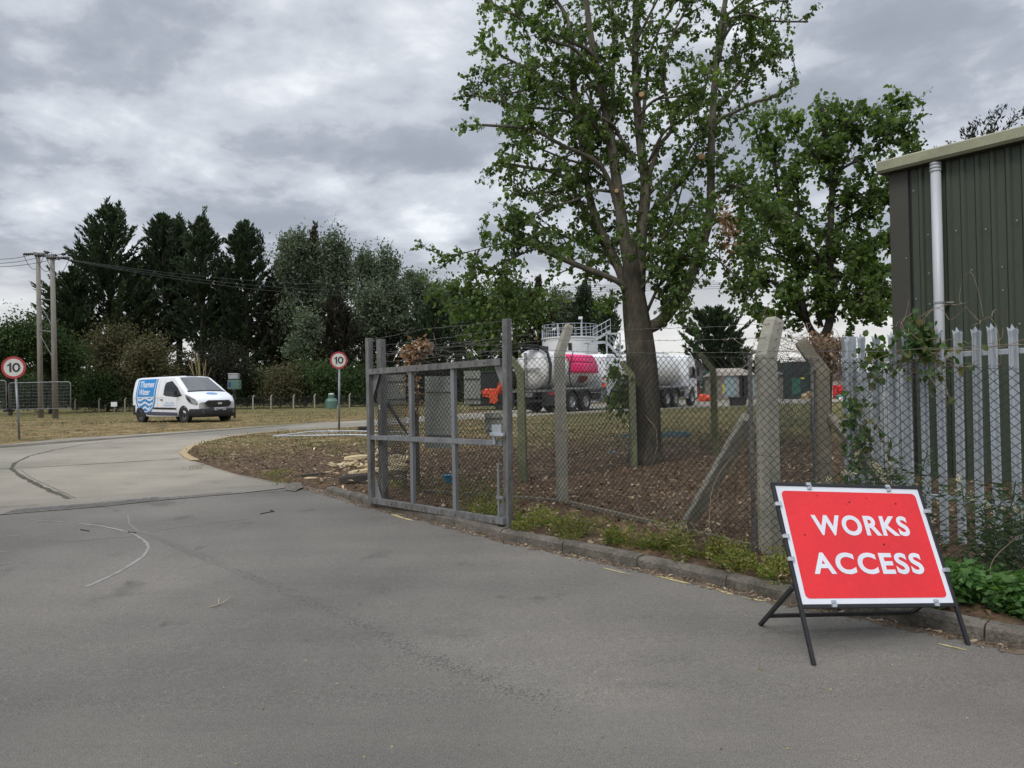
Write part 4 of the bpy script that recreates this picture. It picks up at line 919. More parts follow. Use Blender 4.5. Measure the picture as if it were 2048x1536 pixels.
# ------------------------------------------------------------ wheels
def wheel(parent, x, y, R_, w, rimr, side, name='wheel'):
    """side: +1/-1 sign of the outer face in y"""
    e = bpy.data.objects.new(name, None); COL.objects.link(e); e.parent = parent; OFF[e.name] = Vector((0, 0, 0)); e.empty_display_size = .1; e.location = (x, y, R_)
    n = 28; prof = [(-w/2, rimr*.98), (-w/2, R_*.93), (-w/2+.02, R_), (w/2-.02, R_), (w/2, R_*.93), (w/2, rimr*.98), (w/2-.03, rimr)]
    MB().lathe((0, 0, 0), (0, side, 0), prof, n).build('tyre', M['rubber'], e)
    MB().lathe((0, 0, 0), (0, side, 0), [(w/2-.005, rimr), (w/2-.02, rimr*.93), (w/2-.07, rimr*.85), (w/2-.09, rimr*.45), (w/2-.03, rimr*.38), (w/2-.02, 0)], n).build('rim', M['alu'] if rimr > .25 else M['rubber'], e)
    if rimr <= .25:
        mb = MB()
        for k in range(10):
            a = 2*PI*k/10; mb.box((math.cos(a)*rimr*.72, side*(w/2-.05), math.sin(a)*rimr*.72), (rimr*.16, .02, rimr*.5), Matrix.Rotation(-a+PI/2, 3, 'Y'))
        mb.build('trim', M['alu'], e)
    return e

# ------------------------------------------------------------ the van
def van():
    p = gp(372, 846.5); th = math.radians(-35.5)
    lx, ly = 1.52, -.90                                   # the near front wheel in van coordinates (forward x, left y)
    c, s = math.cos(th), math.sin(th); loc = (p.x-(c*lx-s*ly), p.y-(s*lx+c*ly), zg(p.y)-.02)
    KS = 1.09; loc = (p.x-KS*(c*lx-s*ly), p.y-KS*(s*lx+c*ly), zg(p.y)-.02)
    r = thing('van', 'white van with blue shield and wave livery parked on dry grass beside the concrete road', 'van', loc, th, local=True); r.scale = (KS, KS, KS)
    TX = [(-2.50, 1.70), (-2.47, 1.86), (-2.38, 1.93), (-2.1, 1.96), (0.2, 1.97), (.50, 1.955), (.68, 1.91), (1.62, 1.30), (1.72, 1.26), (2.1, 1.15), (2.33, 1.06), (2.45, .97), (2.50, .86)]
    xs_, zs_ = zip(*TX); Tz = lambda x: float(np.interp(x, xs_, zs_)); Bz = lambda x: .30 if -2.2 < x < 2.1 else .36
    def W(x, z):
        w = .985
        if x > 1.5: w -= .17*((x-1.5)/1.0)**2.4
        if x < -2.3: w -= .05*((-2.3-x)/.2)**2
        if z > 1.12: w -= .20*((z-1.12)/.85)**1.45
        if z < .55: w -= .05*((.55-z)/.3)**2
        if 1.0 < z < 1.12: w -= .006
        return w
    def bow(q): 
        x, y, z = q; k = min(max((x-1.2)/1.3, 0), 1); return (x-.26*(y/.98)**2*k*k, y, z)
    X = sorted(set(list(np.linspace(-2.5, 2.5, 61))+[t[0] for t in TX])); P = []
    for x in X:
        t = Tz(x); b = Bz(x); rr = min(.10, (t-b)*.3); row = []
        for k in range(12): z = b+(t-rr-b)*k/11; row.append((W(x, z), z))
        w = W(x, t-rr)
        for a in np.linspace(0, PI/2, 6)[1:]: row.append((w-rr+rr*math.cos(a), t-rr+rr*math.sin(a)))
        for k in range(1, 7): y = (w-rr)*(1-k/6); row.append((y, t+.03*(1-(y/(w-rr))**2)))
        full = [(-y, z) for y, z in row]+[(y, z) for y, z in reversed(row[:-1])]; P.append([bow((x, y, z)) for y, z in full])
    mb = MB().grid(P); n = len(P[0]); mb.f.append(tuple(range(n))); last = (len(P)-1)*n; mb.f.append(tuple(last+i for i in reversed(range(n)))); body = mb.build('body', M['vanwhite'], r, smooth=True)
    for o_ in (body,):
        md = o_.modifiers.new('split', 'EDGE_SPLIT'); md.split_angle = math.radians(38)
    RS = -1        # right-hand side of the van (y < 0) faces the camera
    def side(poly_rows, name, m, eps, sd_=RS):
        """poly_rows: list of (z, x0, x1)"""
        G = [[bow((x0+(x1-x0)*k/14, sd_*(W(x0+(x1-x0)*k/14, z)+eps), z)) for k in range(15)] for z, x0, x1 in poly_rows]
        return MB().grid(G).build(name, m, r, smooth=True)
    def rows(poly, n=12):      # convex polygon in (x,z) -> rows
        z0 = min(q[1] for q in poly); z1 = max(q[1] for q in poly); out = []
        for k in range(n+1):
            z = z0+(z1-z0)*min(max(k/n, .002), .998); xs = []
            for (ax, az), (bx, bz) in zip(poly, poly[1:]+poly[:1]):
                if (az-z)*(bz-z) <= 0 and az != bz: xs.append(ax+(bx-ax)*(z-az)/(bz-az))
            out.append((z, min(xs), max(xs)))
        return out
    win = [(.02, 1.16), (.02, 1.62), (.10, 1.76), (.50, 1.77), (1.00, 1.50), (1.42, 1.14), (1.40, 1.10), (.98, 1.09)]
    for sd_ in (-1, 1):
        side(rows(win), 'side_window', M['glass'], .006, sd_)
        for x in (-1.78, 1.52):
            mb = MB(); mb.add([bow((x+.405*math.cos(a), sd_*(W(x, .5)+.004 if x < 1 else W(x+.405*math.cos(a), .5)+.004), max(.34+.405*math.sin(a), .30))) for a in np.linspace(-.15, PI+.15, 24)], [tuple(range(24))]); mb.build('wheel_arch', M['rubber'], r)
        side(rows([(-.75, .60), (-.75, .68), (.95, .66), (1.0, .58)]), 'rubbing_strip', M['rubber'], .014, sd_)
        side(rows([(-1.33, .34), (-1.33, .50), (1.05, .46), (1.05, .32)]), 'sill_graphic', M['sash'], .006, sd_)
        for xx in (-.42, 1.02): side([(z, xx, xx+.010) for z in np.linspace(.42, 1.08 if xx > 0 else 1.80, 8)], 'door_gap', M['rubber'], .003, sd_)
        side([(1.075, -2.45, .0), (1.065, -2.45, .0)], 'swage_painted_shadow', M['sash'], .004, sd_)  # thin dark strip painting in the shade along the side swage
        side([(z, -.02-.004, -.02+.006) for z in np.linspace(.42, 1.80, 8)], 'door_gap', M['rubber'], .003, sd_)
        mb = MB(); 
        for xx in (-.13,): mb.box(bow((xx, sd_*(W(xx, 1.0)+.02), .995)), (.17, .03, .035))
        mb.build('door_handle', M['rubber'], r, bevel=.006)
        e = Vector(bow((1.16, sd_*(W(1.16, 1.15)+.14), 1.26))); mb = MB().box(e, (.08, .13, .20)); mb.tube([e-Vector((0, sd_*.09, .08)), Vector(bow((1.16, sd_*W(1.16, 1.1), 1.14)))], .03, 6); mb.build('wing_mirror', M['rubber'], r, bevel=.02)
        hl = [(1.66, 1.19), (1.72, 1.02), (1.95, .84), (2.40, .74), (2.49, .80), (2.34, .99), (1.86, 1.15)]
        side(rows(hl), 'headlight', M['lens'], .008, sd_)
        side(rows([(1.74, 1.12), (1.80, 1.0), (1.98, .89), (2.1, .86), (2.08, .96), (1.9, 1.06)]), 'headlight_surround', M['black'], .011, sd_)
    for y in (-1, 1):
        wheel(r, 1.52, y*.90, .345, .215, .22, y); wheel(r, -1.78, y*.90, .345, .215, .22, y)
    # windscreen, following the raked nose
    def topz(x, y):
        t = Tz(x); w = W(x, t-.1)-.1; return t+.03*(1-(min(abs(y)/w, 1))**2)
    G = []
    for k in range(11):
        f = k/10; x = 1.585-(1.585-.705)*f; hw = .80-.15*f; G.append([(lambda y: tuple(Vector(bow((x, y, topz(x, y))))+Vector((.007, 0, .010))))(hw*(2*j/16-1)) for j in range(17)])
    ws = MB().grid(G).build('windscreen', M['screen'], r, smooth=True)
    G2 = [[(lambda y: tuple(Vector(bow((x, y, topz(x, y))))+Vector((.004, 0, .006))))((.86-.16*(1.66-x)/.95)*(2*j/16-1)) for j in range(17)] for x in np.linspace(1.66, 1.56, 3)]
    MB().grid(G2).build('scuttle', M['rubber'], r)
    fr = lambda y, z, e=0: bow((2.502+e-(.10*max(z-.86, 0)), y, z))
    def front(poly, name, m, e):
        return MB().add([fr(y, z, e) for y, z in poly], [tuple(range(len(poly)))]).build(name, m, r)
    def frontgrid(y0, y1, z0, z1, name, m, e, dep=.0):
        G = [[fr(y0+(y1-y0)*j/10, z0+(z1-z0)*i/3, e+dep*math.sin(PI*i/3)) for j in range(11)] for i in range(4)]; return MB().grid(G).build(name, m, r)
    # grille: hexagonal
    G = []
    for z, hw in ((.665, .36), (.69, .50), (.78, .60), (.87, .59), (.94, .48)): G.append([fr(hw*(2*j/12-1), z, .012) for j in range(13)])
    MB().grid(G).build('grille', M['rubber'], r)
    for z, hw in ((.72, .5), (.785, .55), (.85, .54)): frontgrid(-hw, hw, z, z+.014, 'grille_bar', M['black'], .022, .004)
    rr = rrect(-.10, .10, .775, .85, .034); front(rr, 'badge', M['chrome'], .032)
    # bumper: dark band wrapping round the nose
    G = []
    for z, o in ((.26, -.02), (.30, .03), (.42, .045), (.50, .045), (.585, .03), (.60, .0)):
        row = [bow((x, -(W(x, z)+o), z)) for x in np.linspace(1.98, 2.47, 6)]+[fr(y, z, o+.01) for y in np.linspace(-.78, .78, 9)]+[bow((x, W(x, z)+o, z)) for x in np.linspace(2.47, 1.98, 6)]; G.append(row)
    MB().grid(G).build('bumper', M['rubber'], r, smooth=True)
    G = [[bow((x, -(W(x, z)+.012), z)) for x in np.linspace(-2.5, -2.2, 4)] for z in (.36, .5, .78)]; MB().grid(G).build('rear_bumper', M['rubber'], r)
    for sd_ in (-1, 1): mb = MB(); mb.lathe(fr(sd_*.66, .50, .05), (1, 0, 0), [(0, .055), (.008, .055), (.0, .04)], 12); mb.build('fog_lamp', M['lens'], r)
    pl = front([(-.26, .535), (.26, .535), (.26, .645), (-.26, .645)], 'number_plate', M['signwhite'], .06)
    vs, fs = bez_text('LB72 AFX', 1, .02); MB().add([fr(-.235+.47*a, .555+.07*b, .064) for a, b in vs], fs).build('plate_lettering', M['ink'], pl)
    # bonnet emblem: blue roundel with pale waves
    def bon(u, v, e=.0): x = 1.98+v; y = u; return tuple(Vector(bow((x, y, topz(x, y))))+Vector((0, 0, .006+e)))
    em = MB().add([bon(.25*math.cos(a), .15*math.sin(a)) for a in np.linspace(0, 2*PI, 25)[:-1]], [tuple(range(24))]).build('bonnet_emblem', M['vanblue'], r)
    mb = MB()
    for v in (.045, -.015): mb.grid([[bon(u, v+.014*math.sin(u*30)+q, .004) for u in np.linspace(-.16, .16, 11)] for q in (-.010, .010)])
    mb.build('emblem_waves', M['signwhite'], em)
    # roof fittings
    for q, z in (((-.35, -.62, 2.01), (.16, .10, .06)), ((.32, -.45, 2.0), (.10, .05, .04)), ((.55, 0, 1.99), (.06, .5, .03))): MB().box(q, z).build('roof_fitting', M['rubber'], r, bevel=.01)
    # livery: shield with a white outline, waves, words
    def shield(a_top, a_bot, zt, zb, cx, name, eps, m, parent=r):
        R_ = []
        for k in range(25):
            z = zt-(zt-zb)*k/24*.998; f = (zt-z)/(zt-zb); a = a_top+(a_bot-a_top)*f if f < .5 else (a_top+(a_bot-a_top)*.5)*math.sqrt(max(1-((f-.5)/.5)**2, 0.0))**.85; R_.append((z, cx-a, cx+a))
        return side(R_, name, m, eps)
    cx = -1.38
    shield(.78, .80, 1.885, .40, cx, 'livery_shield', .0045, M['vanblue']); shield(.70, .71, 1.886, .47, cx, 'livery_outline', .0065, M['signwhite']); shield(.655, .665, 1.887, .515, cx, 'livery_field', .0085, M['vanblue'])
    for zc, hw, am in ((1.04, .60, .050), (.84, .56, .05), (.65, .38, .045)):
        G = [[bow((x, -(W(x, z)+.0105), z)) for x, z in [(cx+hw*(2*k/30-1), zc+q+am*math.cos((2*k/30-1)*1.6*PI+.4)+.10*((2*k/30-1)**2)*0) for k in range(31)]] for q in (-.046, 0, .046)]
        MB().grid(G).build('livery_wave', M['signwhite'], r)
    def words(t, x0, x1, z0, z1, m, off=.03, eps=.012, shear=.0):
        vs, fs = bez_text(t, 1, off, 1.0, shear); MB().add([bow((x0+(x1-x0)*a, -(W(x0+(x1-x0)*a, z0+(z1-z0)*b)+eps), z0+(z1-z0)*b)) for a, b in vs], fs).build('livery_lettering', m, r)
    words('Thames', cx-.56, cx+.56, 1.53, 1.80, M['signwhite'], .024, .012, .1); words('Water', cx-.54, cx+.34, 1.21, 1.47, M['signwhite'], .024, .012, .1)
    words('Find us online', .16, .80, .83, .89, M['vanblue'], .0, .004); words('Thameswater.co.uk', .06, .86, .73, .80, M['vanblue'], .0, .004)
van()

# ------------------------------------------------------------ the tankers
def tanker(loc, th, label, kind):
    r = thing('tanker_lorry', label, 'lorry', loc, th, group='white tanker lorries on the far road', local=True)
    L0 = -2.35; Lc = 3.6          # rear end, back of cab, with the rear axles round x=0
    MB().box((1.6, 0, .92), (8.0, .8, .22)).box((1.3, 0, 1.12), (7.3, 2.3, .12)).build('chassis', M['gatewood'], r)
    R_ = 1.0; zc = 2.22; prof = [(0, .02), (.06, .45), (.16, .75), (.30, .93), (.45, R_), (.46, R_+.02), (.50, R_+.02), (.51, R_)]+[(t, R_) for t in (1.7, 3.2, 5.1)]+[(5.3, .93), (5.45, .75), (5.57, .4), (5.6, .01)]
    MB().lathe((L0, 0, zc), (1, 0, 0), prof, 36).build('tank', M['tank'], r, smooth=True)
    MB().box((1.0, -1.17, 1.22), (5.4, .06, .10)).box((1.0, 1.17, 1.22), (5.4, .06, .10)).build('side_rail', M['alu'], r)
    MB().box((1.1, 0, zc+R_+.02), (3.8, .45, .10)).build('top_walkway', M['white'], r)
    for y in (-1, 1):
        for x in (-.0, 1.36): wheel(r, x, y*1.08, .52, .32, .30, y)
        wheel(r, 4.55 if kind else 4.4, y*1.05, .52, .30, .30, y)
        for x in (0, 1.36):
            P = [[(x+.60*math.cos(a), y*(1.08+o), .55+.60*math.sin(a)) for o in (-.2, .2)] for a in np.linspace(.15, PI-.15, 10)]; mb = MB().grid(P); md = mb.build('mudguard', M['rubber'], r); md.modifiers.new('t', 'SOLIDIFY').thickness = .03
        MB().box((2.55, y*1.15, .98), (1.1, .05, .06)).box((2.55, y*1.15, .55), (1.1, .05, .06)).box((2.0, y*1.15, .76), (.06, .05, .5)).box((3.1, y*1.15, .76), (.06, .05, .5)).build('side_guard', M['alu'], r)
        MB().box((3.45, y*1.02, .78), (.62, .35, .62)).build('fuel_tank', M['alu'] , r, bevel=.04)
    # cab
    cabp = [(3.62, .75), (3.62, 2.95), (3.85, 3.14), (4.6, 3.14), (5.05, 2.85), (5.18, 2.2), (5.42, 1.55), (5.45, .55), (5.15, .45), (5.1, .8), (4.9, 1.12), (4.55, 1.22), (4.2, 1.12), (4.0, .75)]
    mb = MB().prism([(x, -1.18, z) for x, z in cabp], (0, 2.36, 0)); mb.build('cab', M['vanwhite'], r, bevel=.05)
    for y in (-1, 1):
        q = [(4.0, 1.75), (4.0, 2.45), (4.9, 2.45), (5.10, 2.15), (5.22, 1.72)]; MB().add([(x, y*1.188, z) for x, z in q], [tuple(range(5))]).build('side_window', M['glass'], r)
        MB().box((5.2, y*1.34, 2.15), (.12, .16, .55)).box((5.15, y*1.28, 2.40), (.05, .2, .04)).build('mirror', M['rubber'], r, bevel=.02)
        for a, b_ in (((3.9, 1.25), (3.9, 2.55)),): MB().box((3.9, y*1.186, 1.85), (.012, .01, 1.3)).build('door_gap', M['rubber'], r)
        MB().box((5.43, y*.85, .85), (.08, .35, .18)).build('headlight', M['lens'], r)
    MB().add([(5.08, -1.05, 2.75), (5.2, -1.08, 2.2), (5.42, -1.08, 1.62), (5.42, 1.08, 1.62), (5.2, 1.08, 2.2), (5.08, 1.05, 2.75)], [(0, 1, 4, 5), (1, 2, 3, 4)]).build('windscreen', M['glass'], r)
    MB().box((5.12, 0, 2.88), (.32, 2.1, .05)).build('sun_visor', M['rubber'], r)
    if kind:
        a = math.radians(14); 
        for k, (z0, z1) in enumerate(((2.05, 2.58), (2.60, 3.02))):
            G = [[(.15, -(math.sqrt(max(1.06**2-(z-zc)**2, .2))+.02), z) if i == 0 else (2.9, -(math.sqrt(max(1.06**2-(z-zc)**2, .2))+.02), z) for z in np.linspace(z0, z1, 6)] for i in (0, 1)]
            o = MB().grid(G).build('pink_panel', M['pink'], r, smooth=True); o.modifiers.new('t', 'SOLIDIFY').thickness = .04
            if k == 0:
                for zz, w in ((2.42, .75), (2.33, .85)):
                    y = -(math.sqrt(1.06**2-(zz-zc)**2)+.035); MB().add([(1.75-.0, y-.004, zz), (1.75+w, y-.004, zz), (1.75+w, y-.004, zz+.035), (1.75, y-.004, zz+.035)], [(0, 1, 2, 3)]).build('lettering_line', M['signwhite'], r)
        MB().add([(1.15, -1.02, 1.90), (1.50, -1.02, 1.86), (1.95, -1.02, 1.90), (2.05, -.98, 1.72), (1.75, -.86, 1.52), (1.25, -.86, 1.50)], [tuple(range(6))]).build('tank_emblem', M['darkred'], r)
        # chequered hazard ring on the rear door
        for k in range(5):
            for q in range(2):
                z0, z1, y0, y1 = 1.60+.26*k, 1.60+.26*(k+1), .80+.27*q, .80+.27*(q+1)
                MB().add([(L0-.12, y0, z0), (L0-.12, y1, z0+.10), (L0-.12, y1, z1+.10), (L0-.12, y0, z1)], [(0, 1, 2, 3)]).build('hazard_segment', M['yellow'] if (k+q) % 2 else M['ringred'], r)
        MB().box((L0-.09, 1.07, 2.3), (.03, .58, 1.5)).build('hazard_board', M['black'], r)
        MB().box((L0-.05, 0, zc), (.10, .12, 1.7)).box((L0-.05, 0, zc), (.10, 1.7, .12)).build('door_cross_brace', M['alu'], r)
        hose = [(L0+.5, -.55, zc+1.15), (L0+.55, -.95, zc+.85), (L0+.52, -1.16, zc+.2), (L0+.45, -1.15, zc-.5), (L0+.2, -1.05, 1.1)]
        mb = MB(); mb.tube([Vector(a_).lerp(Vector(b_), t) for a_, b_ in zip(hose[:-1], hose[1:]) for t in (0, .33, .66)]+[Vector(hose[-1])], .075, 10); mb.build('suction_hose', M['rubber'], r, smooth=True)
        MB().box((L0+.3, -.3, zc+1.14), (1.5, .25, .14)).box((L0-.1, -.3, zc+1.22), (.9, .5, .06)).box((L0+.9, -.55, zc+1.08), (.4, .2, .2)).build('boom_arm', M['black'], r)
        mb = MB(); mb.tube([Vector((1.0-.35*math.sin(t*PI), -1.05-.03*math.cos(t*PI), 3.1-2.0*t)) + Vector((-.6, 0, 0)) for t in np.linspace(0, 1, 12)], .03, 6); mb.build('air_line', M['black'], r)
        mb = MB(); mb.lathe((3.35, -1.2, 1.28), (0, 0, 1), [(0, .16), (.02, .13), (.5, .03), (.5, 0)], 12); mb.build('traffic_cone_body', M['orange'], r)
        mb = MB(); mb.lathe((3.35, -1.2, 1.50), (0, 0, 1), [(0, .105), (.14, .075)], 12); mb.build('cone_sleeve', M['white'], r)
    for y in (-1, 1): MB().box((L0+.55, y, .78), (.9, .28, .85)).build('rear_locker', M['black'], r, bevel=.02)
    MB().box((L0+.15, 0, .62), (.1, 2.3, .14)).build('rear_bar', M['black'], r); MB().box((L0+.55, -1.15, .98), (.45, .01, .10)).build('marker_lamp', M['red'], r)
th1 = math.radians(53); a1 = gp(1140, 823.5); a1.z = zg(a1.y)
tanker((a1.x-1.08*math.sin(th1), a1.y+1.08*math.cos(th1), a1.z), th1, 'white vacuum tanker lorry with bright pink side panels and a chequered rear door', True)
th2 = math.radians(58); a2 = gp(1331, 815.5)
tanker((a2.x-1.08*math.sin(th2), a2.y+1.08*math.cos(th2), a2.z), th2, 'plain white tanker lorry half hidden behind the big tree trunk', False)
# ------------------------------------------------------------ digger and its trailer
def digger():
    Y = 47; b = at(975, 808, Y); z0 = at(990, 806, Y).z; zg_ = zg(Y)
    t = thing('trailer', 'dark flat trailer carrying the small orange digger', 'trailer', (b.x, Y, zg_)); X = lambda px: at(px, 800, Y).x
    MB().box(((X(940)+X(1068))/2, Y, z0-.05), (X(1068)-X(940), 2.0, .22)).build('bed', M['black'], t); MB().box(((X(1030)+X(1068))/2, Y-.6, z0-.35), (1.1, .5, .4)).build('rear_box', M['black'], t)
    for px in (1000, 1018):
        c = (X(px), Y-1.0, zg_+.33); MB().lathe(c, (0, -1, 0), [(-.1, .1), (-.1, .33), (.1, .33), (.1, .18), (.05, .1), (.05, 0)], 18).build('wheel', M['rubber'], t)
    r = thing('digger', 'small orange tracked digger with a dark cab seen through the gate mesh', 'digger', (X(990), Y, z0+.06)); p = lambda px, py, d=0: at(px, py, Y+d)
    for d in (-.75, .75):
        mb = MB(); P = []; x0, x1 = X(968)+.2, X(1010); zz = z0+.30
        pts = [(x0+.0-.24*math.sin(a), zz+.24*math.cos(a)) for a in np.linspace(0, PI, 8)]+[(x1+.24*math.sin(a), zz-.24*math.cos(a)) for a in np.linspace(0, PI, 8)]; mb.prism([(x, Y+d-.17, z) for x, z in pts], (0, .34, 0)); mb.build('track', M['rubber'], r)
    c = p(992, 786); MB().box((c.x, Y, c.z), (1.5, 1.35, .55)).build('engine_body', M['orange'], r, bevel=.08)
    a = p(970, 772); MB().box((a.x+.30, Y+.1, a.z+.15), (1.15, 1.1, 1.30)).build('cab', M['glass'], r, bevel=.06)
    mb = MB()
    for dx in (-.25, .85):
        for dy in (-.42, .62): mb.box((a.x+dx, Y+dy, a.z+.15), (.07, .07, 1.35))
    mb.box((a.x+.30, Y+.1, a.z+.84), (1.25, 1.2, .08)); mb.build('cab_frame', M['darkgreen'], r)
    seg = [(964, 784), (984, 786), (1001, 765), (1012, 763)]; 
    MB().beam(p(984, 802, -.9), p(1003, 764, -.9), .16, .26).beam(p(1003, 764, -.9), p(1016, 765, -.8), .15, .22).build('boom', M['orange'], r, bevel=.02)
    MB().beam(p(963, 784, -.9), p(986, 788, -.9), .14, .20).build('dipper_arm', M['orange'], r, bevel=.02)
    MB().beam(p(1002, 774, -1.0), p(1010, 770, -1.0), .08, .08).beam(p(965, 791, -1.0), p(985, 794, -1), .08, .1).build('hydraulic_ram', M['orange'], r)
    q = p(988, 797, -.9); MB().prism([q+Vector(v) for v in ((-.3, -.22, .3), (.2, -.22, .3), (.25, -.22, -.1), (.05, -.22, -.32), (-.25, -.22, -.25))], (0, .5, 0)).build('bucket', M['orange'], r)
digger()
# ------------------------------------------------------------ far yard
def tankworks():
    Y = 66; x0 = at(1087, 700, Y).x; x1 = at(1202, 700, Y).x; ztop = at(1140, 672, Y).z; R_ = (x1-x0)/2; c = Vector(((x0+x1)/2, Y+R_, zg(Y)))
    r = thing('storage_tank', 'white cylindrical storage tank with a railed top behind the pink panelled lorry', 'tank', c)
    MB().lathe(c, (0, 0, 1), [(0, R_), (ztop-c.z-.12, R_), (ztop-c.z-.12, R_+.08), (ztop-c.z, R_+.08), (ztop-c.z, 0)], 48).build('shell', M['white'], r, smooth=False)
    mb = MB(); 
    for k in range(30):
        a = 2*PI*k/30; q = c+Vector((math.cos(a)*R_, math.sin(a)*R_, ztop-c.z)); mb.tube([q, q+Vector((0, 0, 1.1))], .02, 4)
    for h in (.55, 1.1): mb.tube([c+Vector((math.cos(a)*R_, math.sin(a)*R_, ztop-c.z+h)) for a in np.linspace(0, 2*PI, 40)], .018, 4)
    mb.build('railing', M['galv2'], r)
    lx = at(1140, 700, Y); MB().box((lx.x, lx.y+R_-math.sqrt(max(R_**2-(lx.x-c.x)**2, 0))-.05, (c.z+ztop)/2-.3), (.3, .12, ztop-c.z-.6)).build('cable_duct', M['black'], r)
    t = thing('access_stairs', 'grey steel access stairs and platform at the right of the storage tank', 'stairs', (at(1205, 800, 64).x, 64, zg(64))); Ys = 64; q = lambda px, py, d=0: at(px, py, Ys+d); zb = zg(Ys)
    mb = MB()
    for px in (1176, 1213, 1240):
        for d in (0, 1.4):
            top = q(px, 667 if px > 1200 else 686, d); mb.beam((top.x, Ys+d, zb), top, .12, .12)
    mb.beam(q(1176, 687), q(1213, 684), .12, .22); mb.beam(q(1205, 668), q(1240, 667), .12, .14); mb.beam(q(1176, 687, 1.4), q(1213, 684, 1.4), .12, .22); mb.build('frame', M['galv2'], t)
    mb = MB().box((q(1194, 685).x, Ys+.7, q(1194, 685).z), (1.9, 1.5, .06)); mb.build('platform', M['galv2'], t)
    for a, b in (((1213, 684), (1242, 715)), ((1186, 682), (1221, 662))):
        mb = MB(); n = 9
        for d in (0, .9): mb.beam(q(*a, d), q(*b, d), .06, .2)
        for k in range(n): w = q(*a).lerp(q(*b), k/n); mb.box((w.x, Ys+.45, w.z), (.22, .9, .04))
        mb.build('flight', M['galv2'], t)
        mb = MB()
        for d in (0, .9):
            for h in (.5, 1.0): mb.tube([q(*a, d)+Vector((0, 0, h)), q(*b, d)+Vector((0, 0, h))], .028, 4)
            for k in range(5): w = q(*a, d).lerp(q(*b, d), k/4); mb.tube([w, w+Vector((0, 0, 1.0))], .025, 4)
        mb.build('handrail', M['galv2'], t)
    b = q(1167, 672, 2); l = thing('lamp_post', 'thin grey lamp post with a small head above the storage tank', 'lamp post', (b.x, 67, zg(66))); MB().tube([(b.x, 67.5, zg(66)), (b.x, 67.5, q(1166, 637, 3).z)], .06, 8).build('pole', M['galv2'], l); MB().box((b.x-.1, 67.4, q(1166, 635, 3).z), (.35, .3, .22)).build('lamp_head', M['white'], l, bevel=.03)
    b = q(1119, 672, 2); l = thing('lamp_post', 'thin grey pole without a head above the left half of the storage tank', 'pole', (b.x, 68, zg(66))); MB().tube([(b.x, 68, zg(66)), (b.x, 68, q(1118, 645, 3).z)], .06, 8).build('pole', M['galv2'], l)
tankworks()
def bx(name, label, cat, px0, px1, pt, pb, Y, dep, m, extras=None, roof=None, roofm='rooftile'):
    a = at(px0, pb, Y); b = at(px1, pt, Y); z0 = zg(Y); z1 = b.z; c = ((a.x+b.x)/2, Y+dep/2)
    r = thing(name, label, cat, (c[0], c[1], z0)); MB().box((c[0], c[1], (z0+z1)/2), (b.x-a.x, dep, z1-z0)).build('wall', M[m], r, bevel=.03)
    if roof is not None:
        x0, x1, y0, y1 = a.x-.2, b.x+.2, Y-.25, Y+dep+.25; h = roof; mb = MB(); ym = (y0+y1)/2
        mb.add([(x0, y0, z1), (x1, y0, z1), (x1, y1, z1), (x0, y1, z1), (x0+h*.8, ym, z1+h), (x1-h*.8, ym, z1+h)], [(0, 1, 5, 4), (1, 2, 5), (2, 3, 4, 5), (3, 0, 4), (0, 3, 2, 1)]); mb.build('roof', M[roofm], r)
    for nm, x0, x1, t, bb, mm in (extras or []):
        p = at(x0, bb, Y-.03); q = at(x1, t, Y-.03); MB().box(((p.x+q.x)/2, Y-.03, (p.z+q.z)/2), (q.x-p.x, .06, q.z-p.z)).build(nm, M[mm], r)
    return r
bx('brick_building', 'low red brick building with a tiled roof behind the front of the second tanker', 'building', 1378, 1432, 765, 800, 78, 9, 'brick', [('window', 1400, 1408, 765, 775, 'white'), ('pane', 1402, 1406, 767, 773, 'glass'), ('gutter', 1378, 1432, 761, 764, 'black'), ('drainpipe', 1418.5, 1420, 764, 795, 'black')], 2.6)
bx('green_container', 'bright green container between the brick building and the pale shed', 'container', 1432, 1453, 741, 795, 72, 5, 'teal', [('door_panel', 1442, 1449, 750, 792, 'teal'), ('top_rail', 1431, 1454, 740, 744, 'teal')])
bx('shed', 'pale shed with light blue doors left of the tall concrete post', 'shed', 1445, 1512, 750, 795, 66, 6, 'render', [('door', 1451, 1468, 751, 793, 'paleblue'), ('door', 1469, 1477, 751, 793, 'greypaint'), ('doorway', 1479, 1496, 752, 794, 'black'), ('door', 1497, 1508, 751, 793, 'paleblue'), ('yellow_panel', 1446, 1449, 770, 786, 'yellow'), ('door_post', 1485, 1487, 750, 794, 'greypaint')], .7, 'render')
bx('shed', 'pale cabin with a light blue door just right of the tall concrete post', 'shed', 1558, 1584, 748, 790, 66, 4, 'render', [('door', 1566, 1573, 756, 789, 'paleblue'), ('door_frame', 1574, 1577, 752, 789, 'brick')], .5, 'greypaint')
bx('green_container', 'dark green store with open black doorway between the two leaning concrete posts', 'container', 1583, 1636, 722, 790, 64, 6, 'darkgreen', [('opening', 1585, 1605, 724, 752, 'black'), ('door_panel', 1584, 1600, 756, 788, 'teal'), ('handle', 1601, 1609, 755, 758, 'yellow')], None)
bx('grey_building', 'low grey building with a dark roof behind the red container', 'building', 1662, 1696, 757, 785, 82, 8, 'render', [], 2.4)
